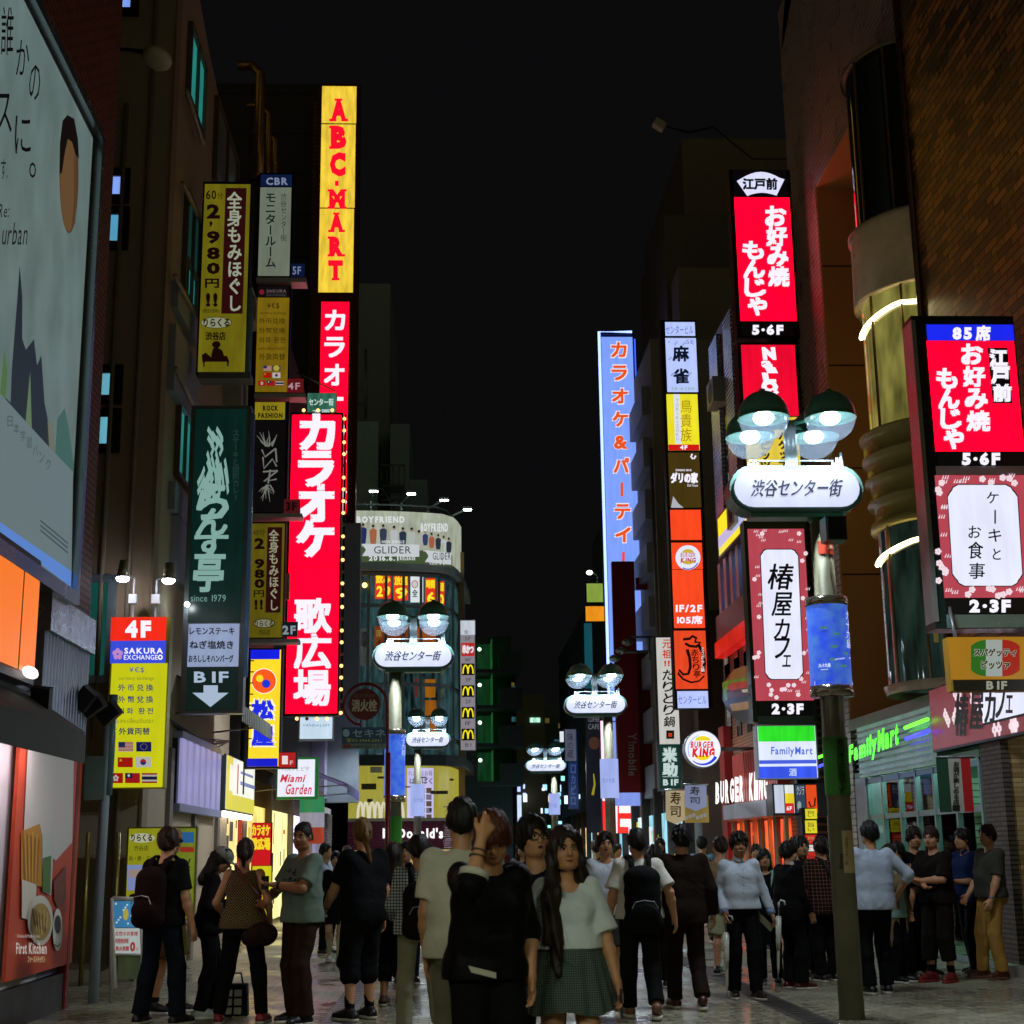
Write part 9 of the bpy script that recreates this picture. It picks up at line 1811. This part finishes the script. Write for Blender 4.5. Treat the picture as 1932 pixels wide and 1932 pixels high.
p = Person('man in plain black tee, black cropped trousers and red black sneakers with folded arms', X, d, 1.76, -56, (-14, -8, 0), False, 1.12, (0, .02), ((.12, .0), (-.1, .08)), {1: (-.02, .26, 1.12), -1: (.02, .25, 1.06)}, {1: (1, 0, -.8), -1: (-1, 0, -.8)}, SKW, .010); p.body(); p.facebits('#3a2414'); p.top(clothm('#17100d'), .95, .86, .02, .03); p.pants(clothm('#16110e'), 1.62, .026, .02, amp=.008); p.hair('#2c190e', 'short', .010, .005); p.shoes(pr('#6a1a18', .45), '#8a2420'); p.socks(BK, .11)
d = 18.0; X = pxX(1822, d)
p = Person('man in navy shirt and dark trousers looking left on the store step', X, d, 1.74, -72, (-8, 0, 0), False, 1.04, (0, .03), ((.1, .06), (-.1, -.1)), {1: (.1, .26, 1.1), -1: (-.14, .18, .96)}, None, SKA, .010); p.body(); p.facebits(); p.top(clothm('#12234a'), 1.2, .84, .02, .03, 'collar'); p.pants(clothm('#0c0e16'), 2.0, .02); p.hair(HK, 'short', .016, .007); p.shoes(pr('#15120f', .45))
d = 17.5; X = pxX(1862, d)
p = Person('man in grey tee and khaki trousers standing on the store step, arm hanging', X, d, 1.78, -78, (-6, 0, 0), False, 1.12, (0, -.02), ((.14, .02), (-.12, .10)), {1: (.22, .14, .88), -1: (-.2, .18, .92)}, None, SKW, .010, z0=.0); p.body(); p.facebits('#20140c'); p.top(clothm('#3c3c34'), .85, .90, .02, .03); p.pants(clothm('#a07a3c'), 2.0, .018, .012, amp=.008); p.hair('#1c120c', 'short', .012, .006); p.shoes(pr('#4a2414', .4), '#6a4a30'); p.cuff('watch', 1, 1.9, .025, .036, steel)
# ------------------------------------------------------------------ far strollers
rr = random.Random(12); spots = [(655, 27, 'far stroller in a white tee left of the blond man'), (700, 33, 'far stroller with dark jacket under the red hydrant pole'), (812, 27, 'far stroller in yellow right of the checked shirt'), (985, 24, 'far stroller in grey behind the man with glasses'), (1125, 24, 'far stroller in dark clothes left of the white polo'), (1165, 30, 'far stroller in a white shirt beside the lamp post'), (1245, 27, 'far stroller in navy left of the brown suit'), (1325, 25, 'far stroller in pale blue right of the brown suit'), (1425, 23, 'far stroller in black behind the mint cardigan'), (1500, 24, 'far stroller in white behind the black suit'), (945, 36, 'far stroller in maroon right of the bomber jacket'), (1050, 38, 'far stroller in grey coat beyond the long haired woman')]
cols = ['#a8a8a8', '#1a1a1e', '#8a8030', '#4a4a4e', '#141418', '#b0b4b8', '#14203a', '#7a90a8', '#101012', '#a8acb0', '#3a1418', '#3c3c40']
for i, (px, d, lab) in enumerate(spots):
 p = Person(lab, pxX(px, d), d, 1.58 + rr.random() * .2, rr.choice([0, 10, 180, 175, -10]), (rr.uniform(-15, 15), 0, 0), i % 3 == 0, 1.0, (0, .02), ((.09, .15), (-.1, -.13, .05)), skin=SKA, h=.015, group='far strollers'); p.body(); p.top(clothm(cols[i]), (.8, 1.9)[i % 2]); p.pants((BK, DEN)[i % 2], 2.0); p.hair(HK if i % 4 else '#2a180e', 'straight' if i % 3 == 0 else 'short', .016); p.shoes(shoeK)
# bag on the ground, umbrella on the standing woman's arm
t = thing('tote_bag', 'black bag with a white printed box side on the ground behind the patterned top', 'bag', (pxX(452, 14.8), 14.8, 0)); x = t.location.x; b = MB(); b.slab([(x - .13, 14.72, .01), (x + .13, 14.72, .01), (x + .11, 14.76, .30), (x - .12, 14.76, .30)], (0, .14, 0), clothm('#131315')); b.build('body', t)
b = MB(); 
for i in range(3):
 for j in range(2): b.poly([(x - .09 + j * .09, 14.715 + (.02 + i * .08) * .12, .03 + i * .08), (x - .02 + j * .09, 14.715 + (.02 + i * .08) * .12, .03 + i * .08), (x - .02 + j * .09, 14.715 + (.08 + i * .08) * .12, .09 + i * .08), (x - .09 + j * .09, 14.715 + (.08 + i * .08) * .12, .09 + i * .08)], pr('#a09a88', .7))
b.build('print', t); b = MB(); b.tube([(x - .07, 14.8, .3), (x - .05, 14.8, .40), (x + .05, 14.8, .40), (x + .07, 14.8, .3)], .01, black); b.build('handle', t)
if _to.name in COL.objects: COL.objects.unlink(_to)
bpy.data.objects.remove(_to)
